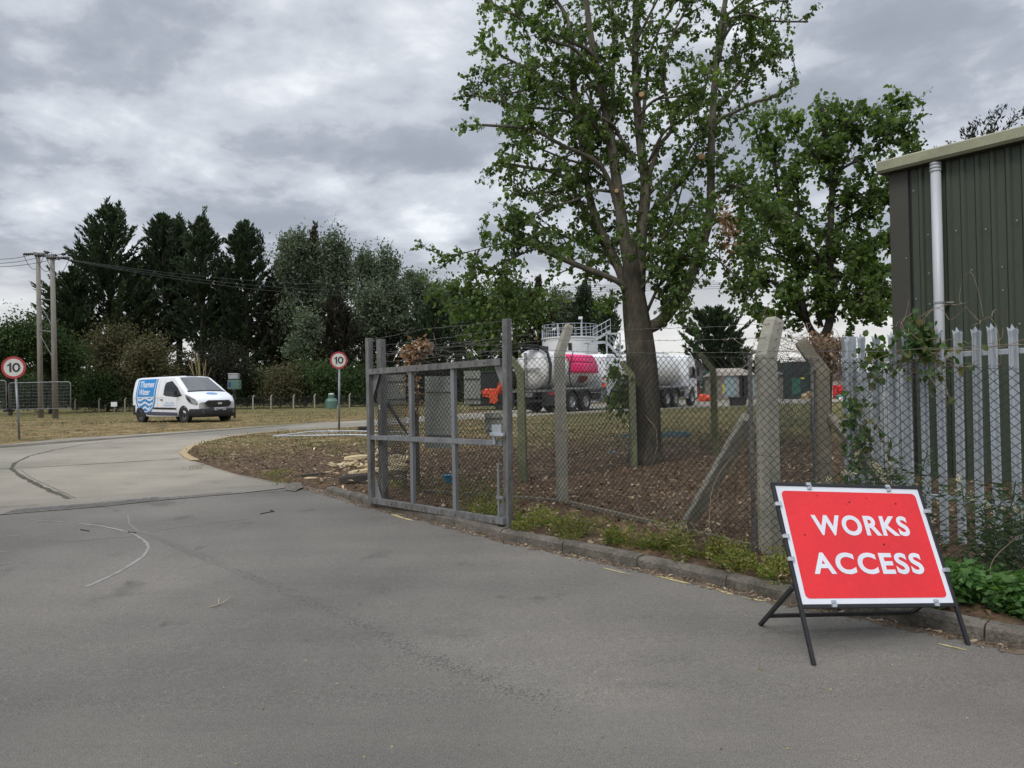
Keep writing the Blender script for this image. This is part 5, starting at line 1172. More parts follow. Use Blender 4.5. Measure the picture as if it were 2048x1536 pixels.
def clutter():
    def one(name, label, cat, px, py, Y, mk):
        b = at(px, py, Y); b.z = zg(Y); r = thing(name, label, cat, b); mk(b, r)
    def m1(b, r):
        MB().lathe(b+Vector((0, 0, .0)), (0, 0, 1), [(0, .30), (.1, .35), (.5, .33), (.6, .18), (.62, 0)], 14).build('bin_body', M['orange'], r); MB().blob(b+Vector((.45, -.1, .25)), (.35, .3, .25)).build('sack', M['orange'], r)
    one('orange_bin', 'orange tub and sack beside the brick building wall', 'bin', 1405, 795, 62, m1)
    def m2(b, r): MB().blob(b+Vector((0, 0, .28)), (.5, .3, .28)).build('tarpaulin_heap', M['blueplate'], r); MB().box(b+Vector((0, 0, .05)), (.9, .5, .1)).build('pallet', M['split'], r)
    one('covered_heap', 'small dark blue covered heap beside the orange tub', 'heap', 1415, 794, 63, m2)
    def m3(b, r):
        MB().prism([b+Vector(v) for v in ((-.38, -.3, 0), (.38, -.3, 0), (.46, -.3, .48), (-.46, -.3, .48))], (0, .6, 0)).build('tub', M['rubber'], r); MB().box(b+Vector((0, -.0, .49)), (.98, .66, .04)).build('lid', M['black'], r)
    one('black_tub', 'black lidded tub standing alone on the concrete in front of the pale shed', 'tub', 1476, 812, 46, m3)
    def m4(b, r):
        for dx, dz in ((-.22, .35), (.22, .35), (-.2, .85), (.24, .82)): MB().lathe(b+Vector((dx, -.2, dz)), (0, -1, 0), [(-.25, 0), (-.25, .26), (.25, .26), (.25, .12), (.2, 0)], 14).build('drum', M['red'], r)
        MB().box(b+Vector((0, 0, .06)), (1.1, .7, .12)).build('pallet', M['split'], r)
    one('drum_stack', 'stack of bright red drums right of the cranked post with dead leaves', 'drums', 1671, 789, 60, m4)
    def m5(b, r): MB().blob(b+Vector((0, 0, .2)), (.6, .3, .22)).build('cover', M['teal'], r); MB().box(b+Vector((0, -.3, .1)), (.9, .05, .2)).build('kerb_board', M['white'], r)
    one('green_cover', 'low green cover lying on the ground right of the red drums', 'cover', 1686, 790, 58, m5)
    def m6(b, r):
        for k in range(4): MB().blob(b+Vector((-.5+.33*k, 0, .25+.15*(k % 2))), (.28, .25, .25)).build('sack', M['cutwood'] if k % 2 else M['split'], r)
        MB().box(b+Vector((0, 0, .05)), (1.5, .7, .1)).build('pallet', M['split'], r)
    one('sack_pile', 'pile of brown sacks on a pallet in front of the dark green store', 'sacks', 1622, 790, 61, m6)
    def m7(b, r): MB().tube([b, b+Vector((0, 0, at(1663, 735, 58).z-b.z))], .09, 10).build('pipe', M['pvc'], r); MB().lathe(b+Vector((0, 0, at(1663, 735, 58).z-b.z)), (0, 0, 1), [(0, .13), (.12, .13), (.16, 0)], 10).build('cap', M['pvc'], r)
    one('vent_pipe', 'upright pale grey vent pipe beside the red drums', 'pipe', 1663, 790, 58, m7)
clutter()
# ------------------------------------------------------------ vegetation
def catmull(P, k=4):
    P = [Vector(p) for p in P]; Q = [P[0]*2-P[1]]+P+[P[-1]*2-P[-2]]; out = []
    for i in range(1, len(Q)-2):
        for j in range(k):
            t = j/k; a, b, c, d = Q[i-1], Q[i], Q[i+1], Q[i+2]
            out.append(.5*((2*b)+(c-a)*t+(2*a-5*b+4*c-d)*t*t+(3*b-a-3*c+d)*t**3))
    out.append(P[-1]); return out
def rv(rs): return Vector((rs.gauss(0, 1), rs.gauss(0, 1), rs.gauss(0, 1))).normalized()
def traced_tree(name, label, base, trunk, limbs, Y0, leafsize, dens, childlen, lm, bm, seed, group=None, rootflare=True, keep=None, reach=1.0, twigs=(2, 4)):
    """trunk / limbs: ([(px, py, depth offset)...], radius at start, radius at end, leafiness)"""
    rs = random.Random(seed); r = thing(name, label, 'tree', base, group=group); mb = MB(); mt = MB(); cuts = MB()
    C_ = []; D_ = []
    pts = catmull([at(x, y, Y0+d) for x, y, d in trunk[0]]); pts[0].z = base[2]-.15; n = len(pts)
    rad = [trunk[1]+(trunk[2]-trunk[1])*(max(i/(n-1)-.25, 0)/.75)**1.6 if trunk[2] < .2 else trunk[1]+(trunk[2]-trunk[1])*(i/(n-1)) for i in range(n)]
    if rootflare: rad[0] *= 1.45; rad[1] *= 1.15
    mt.tube(pts, rad, 18)
    for lp, r0, r1, lf in limbs:
        r0 *= .77; r1 *= .75
        P = catmull([at(x, y, Y0+d) for x, y, d in lp]); n = len(P); R_ = [r0+(r1-r0)*(i/(n-1))**.8 for i in range(n)]; mb.tube(P, R_, 10 if r0 > .05 else 7)
        cuts.lathe(P[-1]+(P[-1]-P[-2]).normalized()*.001, P[-1]-P[-2], [(0, 0), (0, r1*.98)], 10)
        ln = [0]
        for a, b in zip(P[:-1], P[1:]): ln.append(ln[-1]+(b-a).length)
        L_ = ln[-1]; m = int(L_*dens*lf)
        for _ in range(m):
            s = L_*(.12+.88*rs.random()**.8); i = min(max(j for j in range(n) if ln[j] <= s), n-2); f = (s-ln[i])/(ln[i+1]-ln[i]+1e-9); o = P[i].lerp(P[i+1], f); tan = (P[i+1]-P[i]).normalized()
            d = (tan*.45+rv(rs)*.95+Vector((0, 0, .12))).normalized(); l = childlen*rs.uniform(.35, 1.15)*reach*(1-.35*s/L_)
            cp = [o]; dd = d.copy()
            for k in range(5): dd = (dd+rv(rs)*.22+Vector((0, 0, -.05+.02*k))).normalized(); cp.append(cp[-1]+dd*l/5)
            rr = .008+.012*l; mb.tube(cp, [rr*(1-.8*k/5) for k in range(6)], 4, False); segs = [cp]
            for _t in range(rs.randint(*twigs)):
                q = cp[rs.randint(1, 5)]; e = (dd+rv(rs)*1.0).normalized(); tl = l*rs.uniform(.25, .55); tp = [q, q+e*tl*.5, q+e*tl+Vector((0, 0, -.06*tl))]; mb.tube(tp, [.005, .004, .002], 3, False); segs.append(tp)
            for sg in segs:
                sl = sum((b-a).length for a, b in zip(sg[:-1], sg[1:])); nl = int(sl*26*(.07/leafsize)+2)
                for _l in range(nl):
                    t = (.15+.85*rs.random())*(len(sg)-1); i2 = min(int(t), len(sg)-2); q = sg[i2].lerp(sg[i2+1], t-i2)+rv(rs)*rs.uniform(.01, leafsize*1.1)
                    if keep and not keep(q): continue
                    C_.append(q); D_.append(rv(rs)*.75+Vector((0, 0, -.55)))
    V, Q = leaves(np.array([tuple(c) for c in C_]), np.array([tuple(d) for d in D_]), leafsize, .82, .13, .5, True)
    tr = mt.build('trunk', M[bm], r, smooth=True); mb.build('branches', M['limb' if bm == 'bark' else bm], r, smooth=True); np_mesh('crown', V, Q, M[lm], r); cuts.build('cut_end', M['cutwood'], r)
    print(name, len(C_)); return r
tb = gp(1291, 928, .1); TY = tb.y
Z = lambda a, b: (860+a/2.4, b/2.4)
def zl(pts, d0, d1): n = len(pts)-1; return [(*Z(a, b), d0+(d1-d0)*i/max(n, 1)) for i, (a, b) in enumerate(pts)]
trunk = ([(1291, 930, 0), (1290, 860, 0), (1287, 780, 0), (1281, 700, 0), (1272, 630, 0), (1266, 575, 0), (1263, 520, 0), (1258, 470, 0)], .29, .09)
LIMBS = [
    (zl([(985, 1430), (935, 1150), (900, 900), (860, 620), (820, 420), (780, 220), (750, 0), (735, -220), (700, -420)], 0, -.3), .17, .035, .9),
    (zl([(1000, 1400), (1012, 1150), (1035, 900), (1012, 700), (990, 450), (985, 200), (990, 0), (1000, -260), (1010, -520)], 0, .3), .17, .04, .8),
    (zl([(950, 1420), (895, 1260), (780, 1000), (740, 760), (700, 500), (680, 200), (640, 50), (520, -90), (470, -230)], 0, .9), .12, .03, 1.0),
    (zl([(950, 1410), (900, 1350), (700, 1270), (520, 1190), (430, 1135), (342, 1088)], 0, -1.1), .085, .045, .75),
    (zl([(945, 1400), (900, 1290), (760, 1050), (640, 850), (470, 805), (320, 778)], 0, .9), .10, .03, 1.1),
    (zl([(900, 1000), (855, 860), (790, 770), (640, 700), (480, 620), (250, 600)], 0, -.9), .07, .03, 1.0),
    (zl([(740, 760), (700, 560), (560, 522), (420, 515), (330, 482), (170, 452)], .5, .9), .05, .02, .9),
    (zl([(700, 480), (690, 432), (560, 410), (430, 440), (330, 457)], .6, .2), .045, .02, .9),
    (zl([(800, 300), (760, 240), (680, 200), (520, 130), (350, 45), (240, -20)], -.2, -.8), .06, .025, .9),
    (zl([(860, 620), (800, 380), (700, 240), (600, 200), (450, 100), (380, 60)], -.1, -1.2), .05, .02, .8),
    (zl([(900, 1250), (880, 1240), (720, 1160), (600, 1120), (500, 1060)], 0, .9), .05, .02, 1.2),
    (zl([(1010, 1330), (1050, 1230), (1130, 1130), (1200, 1040), (1260, 950)], 0, -.9), .06, .02, 1.1),
    (zl([(1020, 1120), (1070, 1010), (1180, 900), (1300, 755)], 0, .4), .075, .05, .9),
    (zl([(1035, 950), (1070, 910), (1210, 760), (1260, 690), (1330, 590), (1420, 480)], 0, .8), .06, .02, 1.0),
    (zl([(1050, 850), (1100, 700), (1160, 600), (1110, 330), (1150, 200), (1220, 60), (1290, -60)], 0, -.5), .06, .02, .9),
    (zl([(1015, 640), (1040, 400), (1060, 250), (1110, 120), (1180, 0), (1230, -150)], 0, .6), .05, .02, .9),
    (zl([(870, 560), (880, 380), (880, 200), (870, 60), (890, -120)], 0, .5), .05, .02, .8),
    (zl([(860, 620), (920, 470), (950, 520), (870, 350), (820, 280)], 0, .3), .035, .02, .5),
    (zl([(980, 760), (900, 640), (880, 600), (800, 540), (740, 420)], 0, -.5), .05, .02, .9),
    (zl([(975, 780), (880, 690), (780, 590), (700, 560)], 0, .8), .045, .02, 1.0),
    (zl([(1035, 1580), (1110, 1540), (1190, 1440), (1262, 1300), (1320, 1130), (1345, 1000), (1350, 700), (1360, 500), (1375, 300), (1405, 80), (1430, -80), (1450, -330)], 0, .8), .16, .05, .75),
    (zl([(1350, 640), (1390, 575), (1480, 530), (1560, 490), (1660, 460), (1762, 398)], .5, .2), .05, .03, .45),
    (zl([(1360, 520), (1420, 470), (1500, 380), (1560, 300), (1640, 260)], .5, 1.2), .045, .02, 1.5),
    (zl([(1385, 300), (1430, 110), (1480, 78), (1540, 70), (1640, 100), (1815, 104)], .5, -.2), .04, .022, .5),
    (zl([(1400, 200), (1460, 110), (1540, 40), (1630, 5), (1720, 8)], .5, 1.0), .04, .02, .8),
    (zl([(1400, 90), (1500, 10), (1560, -70), (1640, -150)], .5, .2), .04, .02, .8),
    (zl([(1365, 420), (1450, 300), (1540, 200), (1610, 100)], .5, .8), .035, .02, .9),
    (zl([(1345, 980), (1420, 900), (1500, 900), (1600, 960), (1660, 1040)], .5, -.8), .045, .012, 2.1),
    (zl([(1330, 1100), (1400, 1060), (1480, 1130), (1540, 1230)], .5, 1.0), .04, .012, 1.9),
    (zl([(1280, 1280), (1360, 1240), (1440, 1300), (1560, 1400)], .5, -.5), .04, .012, 1.7),
    (zl([(1040, 1500), (1110, 1350), (1200, 1200), (1260, 1160)], 0, -.8), .045, .012, 1.9),
    (zl([(1190, 1400), (1160, 1300), (1200, 1250), (1300, 1200)], .2, -1.2), .035, .012, 1.8),
    (zl([(520, 1190), (400, 1165), (300, 1180), (180, 1210), (60, 1240)], -.8, -1.4), .022, .006, 1.0),
    (zl([(520, 1190), (420, 1230), (300, 1330), (180, 1400), (110, 1500)], -.8, -1.6), .022, .006, 1.3),
    (zl([(450, 1140), (380, 1300), (330, 1420), (240, 1560)], -.9, -1.2), .018, .006, 1.2),
    (zl([(860, 700), (760, 560), (600, 420), (480, 340), (330, 260), (250, 240)], 0, -.9), .05, .015, 1.2),
    (zl([(840, 500), (740, 350), (600, 300), (420, 350), (260, 400)], 0, 1.0), .045, .015, 1.1),
    (zl([(900, 900), (760, 800), (640, 760), (480, 700), (330, 690)], 0, 1.3), .045, .015, 1.2),
    (zl([(1010, 1250), (1080, 1120), (1160, 1060), (1210, 900), (1240, 840)], 0, 1.2), .045, .015, 1.2),
    (zl([(1000, 560), (1080, 480), (1200, 460), (1310, 420)], 0, -.8), .04, .02, 1.1),
    (zl([(1050, 780), (1120, 640), (1230, 560), (1300, 500), (1340, 330)], 0, -1.2), .04, .02, 1.2),
    (zl([(985, 300), (930, 160), (880, 60), (820, -60)], 0, .7), .04, .015, .9),
    (zl([(990, 200), (1060, 60), (1120, -60), (1180, -200)], 0, -.7), .04, .015, .9),
    (zl([(1000, 1400), (1060, 1330), (1110, 1300), (1160, 1380), (1240, 1450)], -.1, -.9), .03, .012, 1.6),
    (zl([(700, 900), (600, 920), (500, 925), (400, 926)], .6, .1), .04, .025, .9),
    (zl([(870, 920), (780, 915), (700, 960), (560, 1000), (460, 1060)], 0, -.9), .04, .02, 1.2),
]
traced_tree('lime_tree', 'big lime tree with many lopped rising limbs standing just behind the fence', (tb.x, tb.y, zg(TY)+.1), trunk, LIMBS, TY, .066, 8.2, .90, 'lime', 'bark', 11)
# wound marks on the limbs
mb = MB()
lt = [o for o in bpy.data.objects if o.name == 'lime_tree'][0]
for (px, py, dd, rr) in ((1283, 188, -.14, .045), (1403, 312, -.02, .055), (1233, 381, -.18, .035)):
    p = at(px, py, TY+dd-.08); mb.lathe(p, Vector((-.2, -1, -.05)), [(-.12, rr*1.3), (0, rr), (0, 0)], 14)
mb.build('pruning_wound', M['cutwood'], lt)
# hanging browned leaves on the right limb
def clusterleaves(name, pts, n, spread, size, m, parent, down=.8, wid=.7):
    C_ = []; D_ = []
    for _ in range(n):
        t = random.random()*(len(pts)-1); i = min(int(t), len(pts)-2); p = Vector(pts[i]).lerp(Vector(pts[i+1]), t-i); s = spread[i] if isinstance(spread, list) else spread
        C_.append((p.x+random.gauss(0, s), p.y+random.gauss(0, s), p.z+random.gauss(0, s))); D_.append(tuple(rv(random)+Vector((0, 0, -down))))
    V, Q = leaves(np.array(C_), np.array(D_), size, wid, .15, .4); return np_mesh(name, V, Q, M[m], parent)
clusterleaves('browned_leaves', [at(1445, 400, TY-.2), at(1452, 460, TY-.2), at(1460, 500, TY-.2)], 260, .09, .075, 'deadleaf', lt, 1.2)
clusterleaves('hanging_foliage', [at(1100, 600, TY-1.0), at(1060, 625, TY-1.2), at(1010, 650, TY-1.3), at(960, 640, TY-1.4)], 900, [.16, .2, .2], .075, 'lime2', lt, .9)
clusterleaves('hanging_foliage', [at(1040, 560, TY-1.0), at(1010, 590, TY-1.2), at(930, 600, TY-1.3), at(900, 610, TY-1.4)], 600, [.16, .2, .2], .075, 'lime2', lt, .9)
clusterleaves('low_shoots', [at(1236, 728, TY-.4), at(1240, 780, TY-.4), at(1238, 825, TY-.4), at(1248, 770, TY-.3)], 300, .12, .09, 'lime', lt, .9)
clusterleaves('low_shoots', [at(1240, 590, TY-.2), at(1215, 610, TY-.3), at(1195, 618, TY-.3)], 170, .09, .08, 'lime', lt, .7)
# second tree
T2 = gp(1641, 862, .05).y
W2 = lambda a, b: (1480+a/2.954, 180+b/2.954)
def w2(pts, d0, d1): n = len(pts)-1; return [(*W2(a, b), d0+(d1-d0)*i/max(n, 1)) for i, (a, b) in enumerate(pts)]
L2 = [
    (w2([(495, 1480), (540, 1300), (530, 950), (545, 500), (500, 220), (483, 98)], 0, 0), .17, .07, .9), (w2([(480, 1480), (400, 1380), (340, 1100), (280, 850), (220, 550), (192, 262)], 0, .8), .15, .05, .9),
    (w2([(545, 620), (590, 480), (720, 400), (870, 280), (1000, 225)], 0, -.8), .07, .03, 1.0), (w2([(480, 1400), (450, 1250), (470, 1000), (350, 870), (345, 640), (330, 420)], 0, -.7), .09, .03, .9),
    (w2([(530, 950), (620, 780), (720, 700), (900, 560), (1032, 345)], 0, .3), .07, .03, 1.0), (w2([(530, 1200), (600, 1100), (750, 950), (880, 900)], 0, -.6), .07, .02, 1.4),
    (w2([(400, 1370), (300, 1200), (180, 1130), (0, 1050)], 0, -.5), .06, .02, 1.3), (w2([(545, 560), (560, 400), (590, 250), (597, 90)], 0, .4), .07, .05, .8), (w2([(530, 1350), (600, 1250), (700, 1300), (820, 1200), (900, 1250)], 0, .8), .06, .015, 1.6),
    (w2([(420, 1400), (330, 1330), (200, 1330), (120, 1300)], 0, .8), .05, .015, 1.3), (w2([(280, 850), (180, 760), (100, 640), (0, 520)], .4, .9), .05, .02, 1.0), (w2([(545, 500), (440, 380), (330, 250), (270, 140)], 0, -.8), .05, .02, .9),
    (w2([(560, 700), (680, 620), (800, 620), (900, 640)], 0, -1.0), .05, .015, 1.4), (w2([(540, 1000), (640, 980), (760, 1080), (880, 1060)], 0, 1.0), .05, .015, 1.5), (w2([(340, 1000), (240, 960), (120, 900), (20, 780)], .2, 1.0), .05, .015, 1.0),
    (w2([(530, 1100), (620, 1100), (700, 1180), (760, 1350)], 0, -1.2), .05, .015, 1.5), (w2([(590, 480), (680, 300), (780, 180), (900, 130), (960, 90)], 0, .6), .05, .02, .9), (w2([(200, 400), (120, 320), (100, 250), (140, 160)], .6, .4), .04, .02, .7), (w2([(590, 300), (650, 180), (690, 80)], 0, .2), .05, .02, .7)]
b2 = at(1641, 850, T2)
traced_tree('lime_tree', 'smaller lopped lime tree with several rising stems between the big tree and the green building', (b2.x, T2, zg(T2)), ([(1641, 862, 0), (1643, 780, 0), (1645, 720, 0), (1645, 675, 0)], .27, .29), L2, T2, .115, 12.5, 1.02, 'lime', 'bark2', 23, rootflare=False)

# ------- background trees
def conifer(px, ptop, pbot, pw, Y, label, seed, m='conifer', bare=.22, prof=None, lean=0, dens=1.7, leaf=.46, group='tall dark conifers of the tree line'):
    rs = random.Random(seed); base = at(px, 800, Y); z0 = zg(Y); top = at(px+lean, ptop, Y).z; H = top-z0; R_ = pw/F*Y/2*1.22
    r = thing('conifer_tree', label, 'tree', (base.x, Y, z0), group=group); mb = MB(); tr = MB()
    tr.tube([(base.x, Y, z0-.2), (base.x+.1, Y, z0+H*.5), (base.x+lean/F*Y, Y, top-.4)], [.36, .24, .04], 8)
    for _ in range(rs.randint(1, 3)):
        dx = rs.uniform(-.09, .09)*pw/F*Y; tr.tube([(base.x+dx*.3, Y, z0-.1), (base.x+dx, Y+rs.uniform(-1, 1), z0+H*.35), (base.x+dx*3, Y, z0+H*rs.uniform(.7, .9))], [.22, .16, .03], 6)
    prof = prof or [(0, .25), (.12, .75), (.3, 1.0), (.55, .82), (.78, .48), (.92, .2), (1, .04)]
    px_, pr = zip(*prof); C_ = []; D_ = []
    nb = int(H*11)
    for b in range(nb):
        f = rs.random()**.85; h = bare+(1-bare)*f; rad = R_*float(np.interp(f, px_, pr))*rs.uniform(.65, 1.12); a = rs.uniform(0, 2*PI)
        o = Vector((base.x+lean/F*Y*h, Y, z0+H*h-rad*.30)); d = Vector((math.cos(a), math.sin(a), .45+.5*f+rs.gauss(0, .15))).normalized(); L_ = rad*1.12
        cp = [o+d*(L_*t)+Vector((0, 0, .10*L_*t*t)) for t in (0, .3, .6, 1.0)]
        if h < bare+.5: mb.tube(cp, [.05, .035, .02, .008], 3, False)
        n = int((9+L_*11)*dens)
        for k in range(n):
            t = .06+.98*rs.random()**.7; p = o+d*(L_*t)+Vector((0, 0, .10*L_*t*t))+rv(rs)*rs.uniform(0, .34)*(1.1-.5*t); C_.append(tuple(p)); D_.append(tuple(d+rv(rs)*.55+Vector((0, 0, .25))))
    # ragged leaders
    for _ in range(rs.randint(9, 13)):
        dx = rs.gauss(0, .17); q = at(px+dx*pw, ptop+rs.uniform(-10, 26)+abs(dx)*rs.uniform(120, 330), Y+rs.uniform(-1, 1)); l = rs.uniform(1.6, 3.2)
        for k in range(120): t = rs.random(); C_.append((q.x+rs.gauss(0, .22*(1.1-t)+.04), q.y+rs.gauss(0, .2), q.z-l+l*1.35*t)); D_.append((rs.gauss(0, .5), rs.gauss(0, .5), 1))
    V, Q = leaves(np.array(C_), np.array(D_), leaf, .34, .1, .45); np_mesh('crown', V, Q, M[m], r); tr.build('trunk', M['bark2'], r); mb.build('branches', M['bark2'], r); return r
def broadleaf(name, px, Y, blobs, label, seed, m, leaf=.30, n=9000, trunk=.25, group=None, cat='tree', wid=.5, tr=True, upright=.2, clump=.17):
    n = int(n*1.35)
    """blobs: (px, py, rx_px, ry_px) ellipses of crown at distance Y"""
    rs = np.random.default_rng(seed); r2 = random.Random(seed); base = at(px, 800, Y); z0 = zg(Y)
    r = thing(name, label, cat, (base.x, Y, z0), group=group); C_ = []; ar = [b[2]*b[3] for b in blobs]; tot = sum(ar); br = MB()
    for (bx_, by_, rx, ry), a in zip(blobs, ar):
        c = at(bx_, by_, Y); RX = rx/F*Y; RZ = ry/F*Y; RY = min(RX, RZ*1.2)*.9; nc = max(7, int(24*a/tot)+6); nn = int(n*a/tot)
        u = unit(rs.normal(size=(nc, 3)))*rs.uniform(.35, 1.0, (nc, 1)); cc = np.array([c.x, c.y, c.z])+u*np.array([RX, RY, RZ])*.85
        k = rs.integers(0, nc, nn); sc = (np.array([RX, RY, RZ])*clump+.18)*rs.uniform(.7, 1.5, (nc, 1))[k]
        P = cc[k]+rs.normal(size=(nn, 3))*sc; C_.append(P)
        if tr:
            for q in cc[::2]: br.tube([(base.x, Y, z0+.35*(q[2]-z0)), ((base.x+q[0])/2+r2.uniform(-.3, .3), (Y+q[1])/2, z0+.72*(q[2]-z0)), tuple(q)], [trunk*.45, trunk*.22, .02], 4, False)
    C_ = np.concatenate(C_); C_ = C_[C_[:, 2] > z0+.05]; D_ = rs.normal(size=C_.shape)+np.array([0, 0, upright])
    V, Q = leaves(C_, D_, leaf, wid, .15, .4); np_mesh('crown' if cat == 'tree' else 'foliage', V, Q, M[m], r)
    if tr: t = MB(); zt = z0+.6*(float(np.percentile(C_[:, 2], 90))-z0); t.tube([(base.x, Y, z0-.2), (base.x+.1, Y, (z0+zt)/2), (base.x, Y, zt)], [trunk, trunk*.8, trunk*.4], 8); t.build('trunk', M['bark2'], r); br.build('branches', M['bark2'], r)
    return r
conifer(222, 416, 700, 205, 86, 'tallest and broadest dark conifer, right of the twin pole', 1, prof=[(0, .9), (.15, 1.0), (.35, .96), (.5, .72), (.7, .52), (.88, .26), (1, .05)], bare=.26)
conifer(150, 540, 740, 110, 84, 'short dark conifer leaning out beside the twin pole', 12, bare=.32, prof=[(0, .7), (.4, 1), (.7, .7), (1, .1)])
conifer(330, 434, 740, 96, 88, 'slim dark conifer second from the left in the tree line', 2, bare=.30, prof=[(0, .55), (.2, .85), (.5, .95), (.75, .7), (.92, .35), (1, .08)])
conifer(358, 442, 740, 60, 90, 'narrow dark conifer squeezed between the second and third tall ones', 13, bare=.4, prof=[(0, .6), (.3, .9), (.75, .8), (1, .1)])
conifer(408, 440, 740, 110, 87, 'dark conifer third from the left with bare lower stems above the van', 3, bare=.28, prof=[(0, .6), (.2, .9), (.5, .95), (.78, .6), (.93, .25), (1, .06)])
conifer(494, 448, 740, 115, 89, 'forked dark conifer just left of the silvery poplars', 4, bare=.22, prof=[(0, .8), (.2, .95), (.5, .85), (.75, .6), (.93, .28), (1, .05)])
conifer(545, 560, 740, 90, 90, 'low browned conifer under the left edge of the silvery poplars', 5, 'coniferbrown', bare=.2)
conifer(276, 520, 740, 80, 94, 'lower dark conifer filling the gap behind the first and second tall ones', 18, bare=.25)
conifer(455, 530, 740, 90, 94, 'lower dark conifer filling the gap behind the third and fourth tall ones', 19, bare=.2)
conifer(566, 520, 740, 70, 95, 'dark conifer half hidden behind the left side of the tallest poplar', 20, bare=.15)
conifer(632, 468, 760, 66, 93, 'dark conifer spire poking up between the first two silvery poplars', 6, 'coniferbrown', bare=.15)
conifer(676, 600, 780, 110, 84, 'browned dark conifer behind the right-hand speed limit sign', 7, 'coniferbrown', bare=.08)
conifer(775, 560, 780, 120, 92, 'very dark conifer behind the left post of the gate', 8, bare=.08)
conifer(870, 600, 790, 130, 88, 'broad dark conifer filling in above the middle of the gate', 9, bare=.02)
conifer(965, 600, 790, 130, 92, 'broad dark conifer above the right half of the gate', 10, bare=.02)
conifer(1078, 572, 790, 110, 95, 'browned conifer behind the left end of the storage tank', 14, 'coniferbrown', bare=.02)
conifer(1172, 572, 790, 80, 98, 'pointed dark conifer rising behind the access stairs', 15, bare=.02)
conifer(1222, 600, 790, 60, 96, 'small pointed dark conifer close beside the big tree trunk on its left', 16, bare=.02)
conifer(1432, 622, 745, 135, 97, 'dense round headed dark conifer standing alone right of the second tanker', 17, bare=.0, dens=2.6, leaf=.5, prof=[(0, .95), (.2, 1.0), (.5, .95), (.75, .72), (.92, .4), (1, .1)], group=None)
for k, (px, Y, bl, lab, n) in enumerate([
    (592, 90, [(590, 500, 36, 48), (575, 560, 42, 60), (605, 545, 40, 60), (590, 640, 52, 50)], 'tallest silvery green poplar, leftmost of its row', 10500),
    (662, 91, [(668, 520, 34, 55), (650, 580, 42, 50), (685, 570, 30, 50)], 'silvery green poplar right of the dark conifer spire', 8500),
    (738, 88, [(730, 535, 32, 45), (742, 600, 50, 55), (720, 655, 60, 40)], 'silvery green poplar second from the right of the tall group', 9000),
    (775, 90, [(772, 540, 30, 50), (790, 590, 40, 55), (800, 650, 50, 45)], 'silvery green poplar at the right end of the tall group', 8500),
    (850, 94, [(825, 580, 28, 40), (855, 600, 40, 45), (865, 650, 50, 40)], 'lower silvery green poplar above the cranked post with dead leaves', 7500),
    (915, 96, [(905, 600, 30, 38), (930, 610, 34, 40), (950, 650, 50, 40)], 'dull green poplar above the right half of the gate', 7000),
    (1030, 98, [(1015, 600, 40, 42), (1050, 615, 40, 36)], 'dull green poplar left of the storage tank', 6500),
    (1125, 99, [(1120, 618, 40, 44), (1150, 640, 36, 40), (1195, 640, 30, 50)], 'dull green poplar directly above the storage tank', 6500)]):
    broadleaf('poplar_tree', px, Y, bl, lab, 100+k, 'poplar', .36, n, .3, 'silvery poplars of the tree line', upright=.6)
broadleaf('poplar_tree', 610, 76, [(600, 690, 34, 28), (620, 655, 28, 30)], 'small silvery tree in front of the row, above the hedge left of the speed sign', 130, 'poplar', .3, 3600, .2, upright=.4)
for k, (px, Y, bl, lab, m, n) in enumerate([
    (20, 60, [(10, 690, 50, 52), (50, 680, 40, 40)], 'dark green leafy tree at the left edge of the photo', 'bushgreen', 8000),
    (100, 64, [(95, 695, 48, 48), (130, 720, 30, 36)], 'dark green leafy tree right behind the twin pole', 'bushgreen', 7000),
    (215, 70, [(205, 695, 40, 40), (240, 680, 30, 30), (225, 750, 46, 30)], 'thin olive brown hawthorn between the twin pole and the van', 'bushbrown', 4600),
    (300, 66, [(290, 712, 46, 40), (330, 745, 40, 30)], 'olive brown hawthorn rising just above the rear of the van', 'bushbrown', 5600)]):
    broadleaf('hedgerow_tree', px, Y, bl, lab, 140+k, m, .26, n, .16, 'hedgerow trees left of the van', clump=.2)
HB = [(10, 770, 60, 30), (80, 775, 50, 28), (150, 770, 46, 34), (200, 775, 46, 30), (255, 775, 44, 34), (395, 745, 50, 45), (455, 735, 60, 50), (520, 770, 46, 34), (568, 765, 46, 42), (618, 758, 44, 46), (660, 765, 40, 40), (715, 765, 36, 36), (765, 765, 40, 40), (830, 765, 46, 40), (900, 762, 50, 42), (975, 765, 50, 42), (1050, 765, 50, 40)]
HL = ['at the left edge of the photo', 'behind the mesh panel with the twin pole', 'just right of the twin pole', 'behind the little white notice board', 'touching the rear of the van', 'behind the roof of the van', 'behind the windscreen of the van, dark and mounded', 'behind the green control box', 'midway between the van and the speed sign', 'left of the dark kiosk', 'right behind the speed sign disc', 'between the speed sign and the gate', 'behind the left bay of the gate', 'behind the middle bay of the gate', 'behind the right bay of the gate', 'above the orange digger', 'left of the pink panelled lorry']
for k, (b, l) in enumerate(zip(HB, HL)):
    m = 'darkbush' if k in (5, 6, 13, 14, 16) else ('bushbrown' if k in (4, 8) else 'bushgreen')
    broadleaf('hedge_shrub', b[0], 68+(k*37 % 5), [b, (b[0], b[1]+22, b[2]*1.05, 16)], 'rough hedge shrub '+l, 200+k, m, .22, 4200, .08, 'shrubs along the foot of the tree line', 'shrub', tr=False)
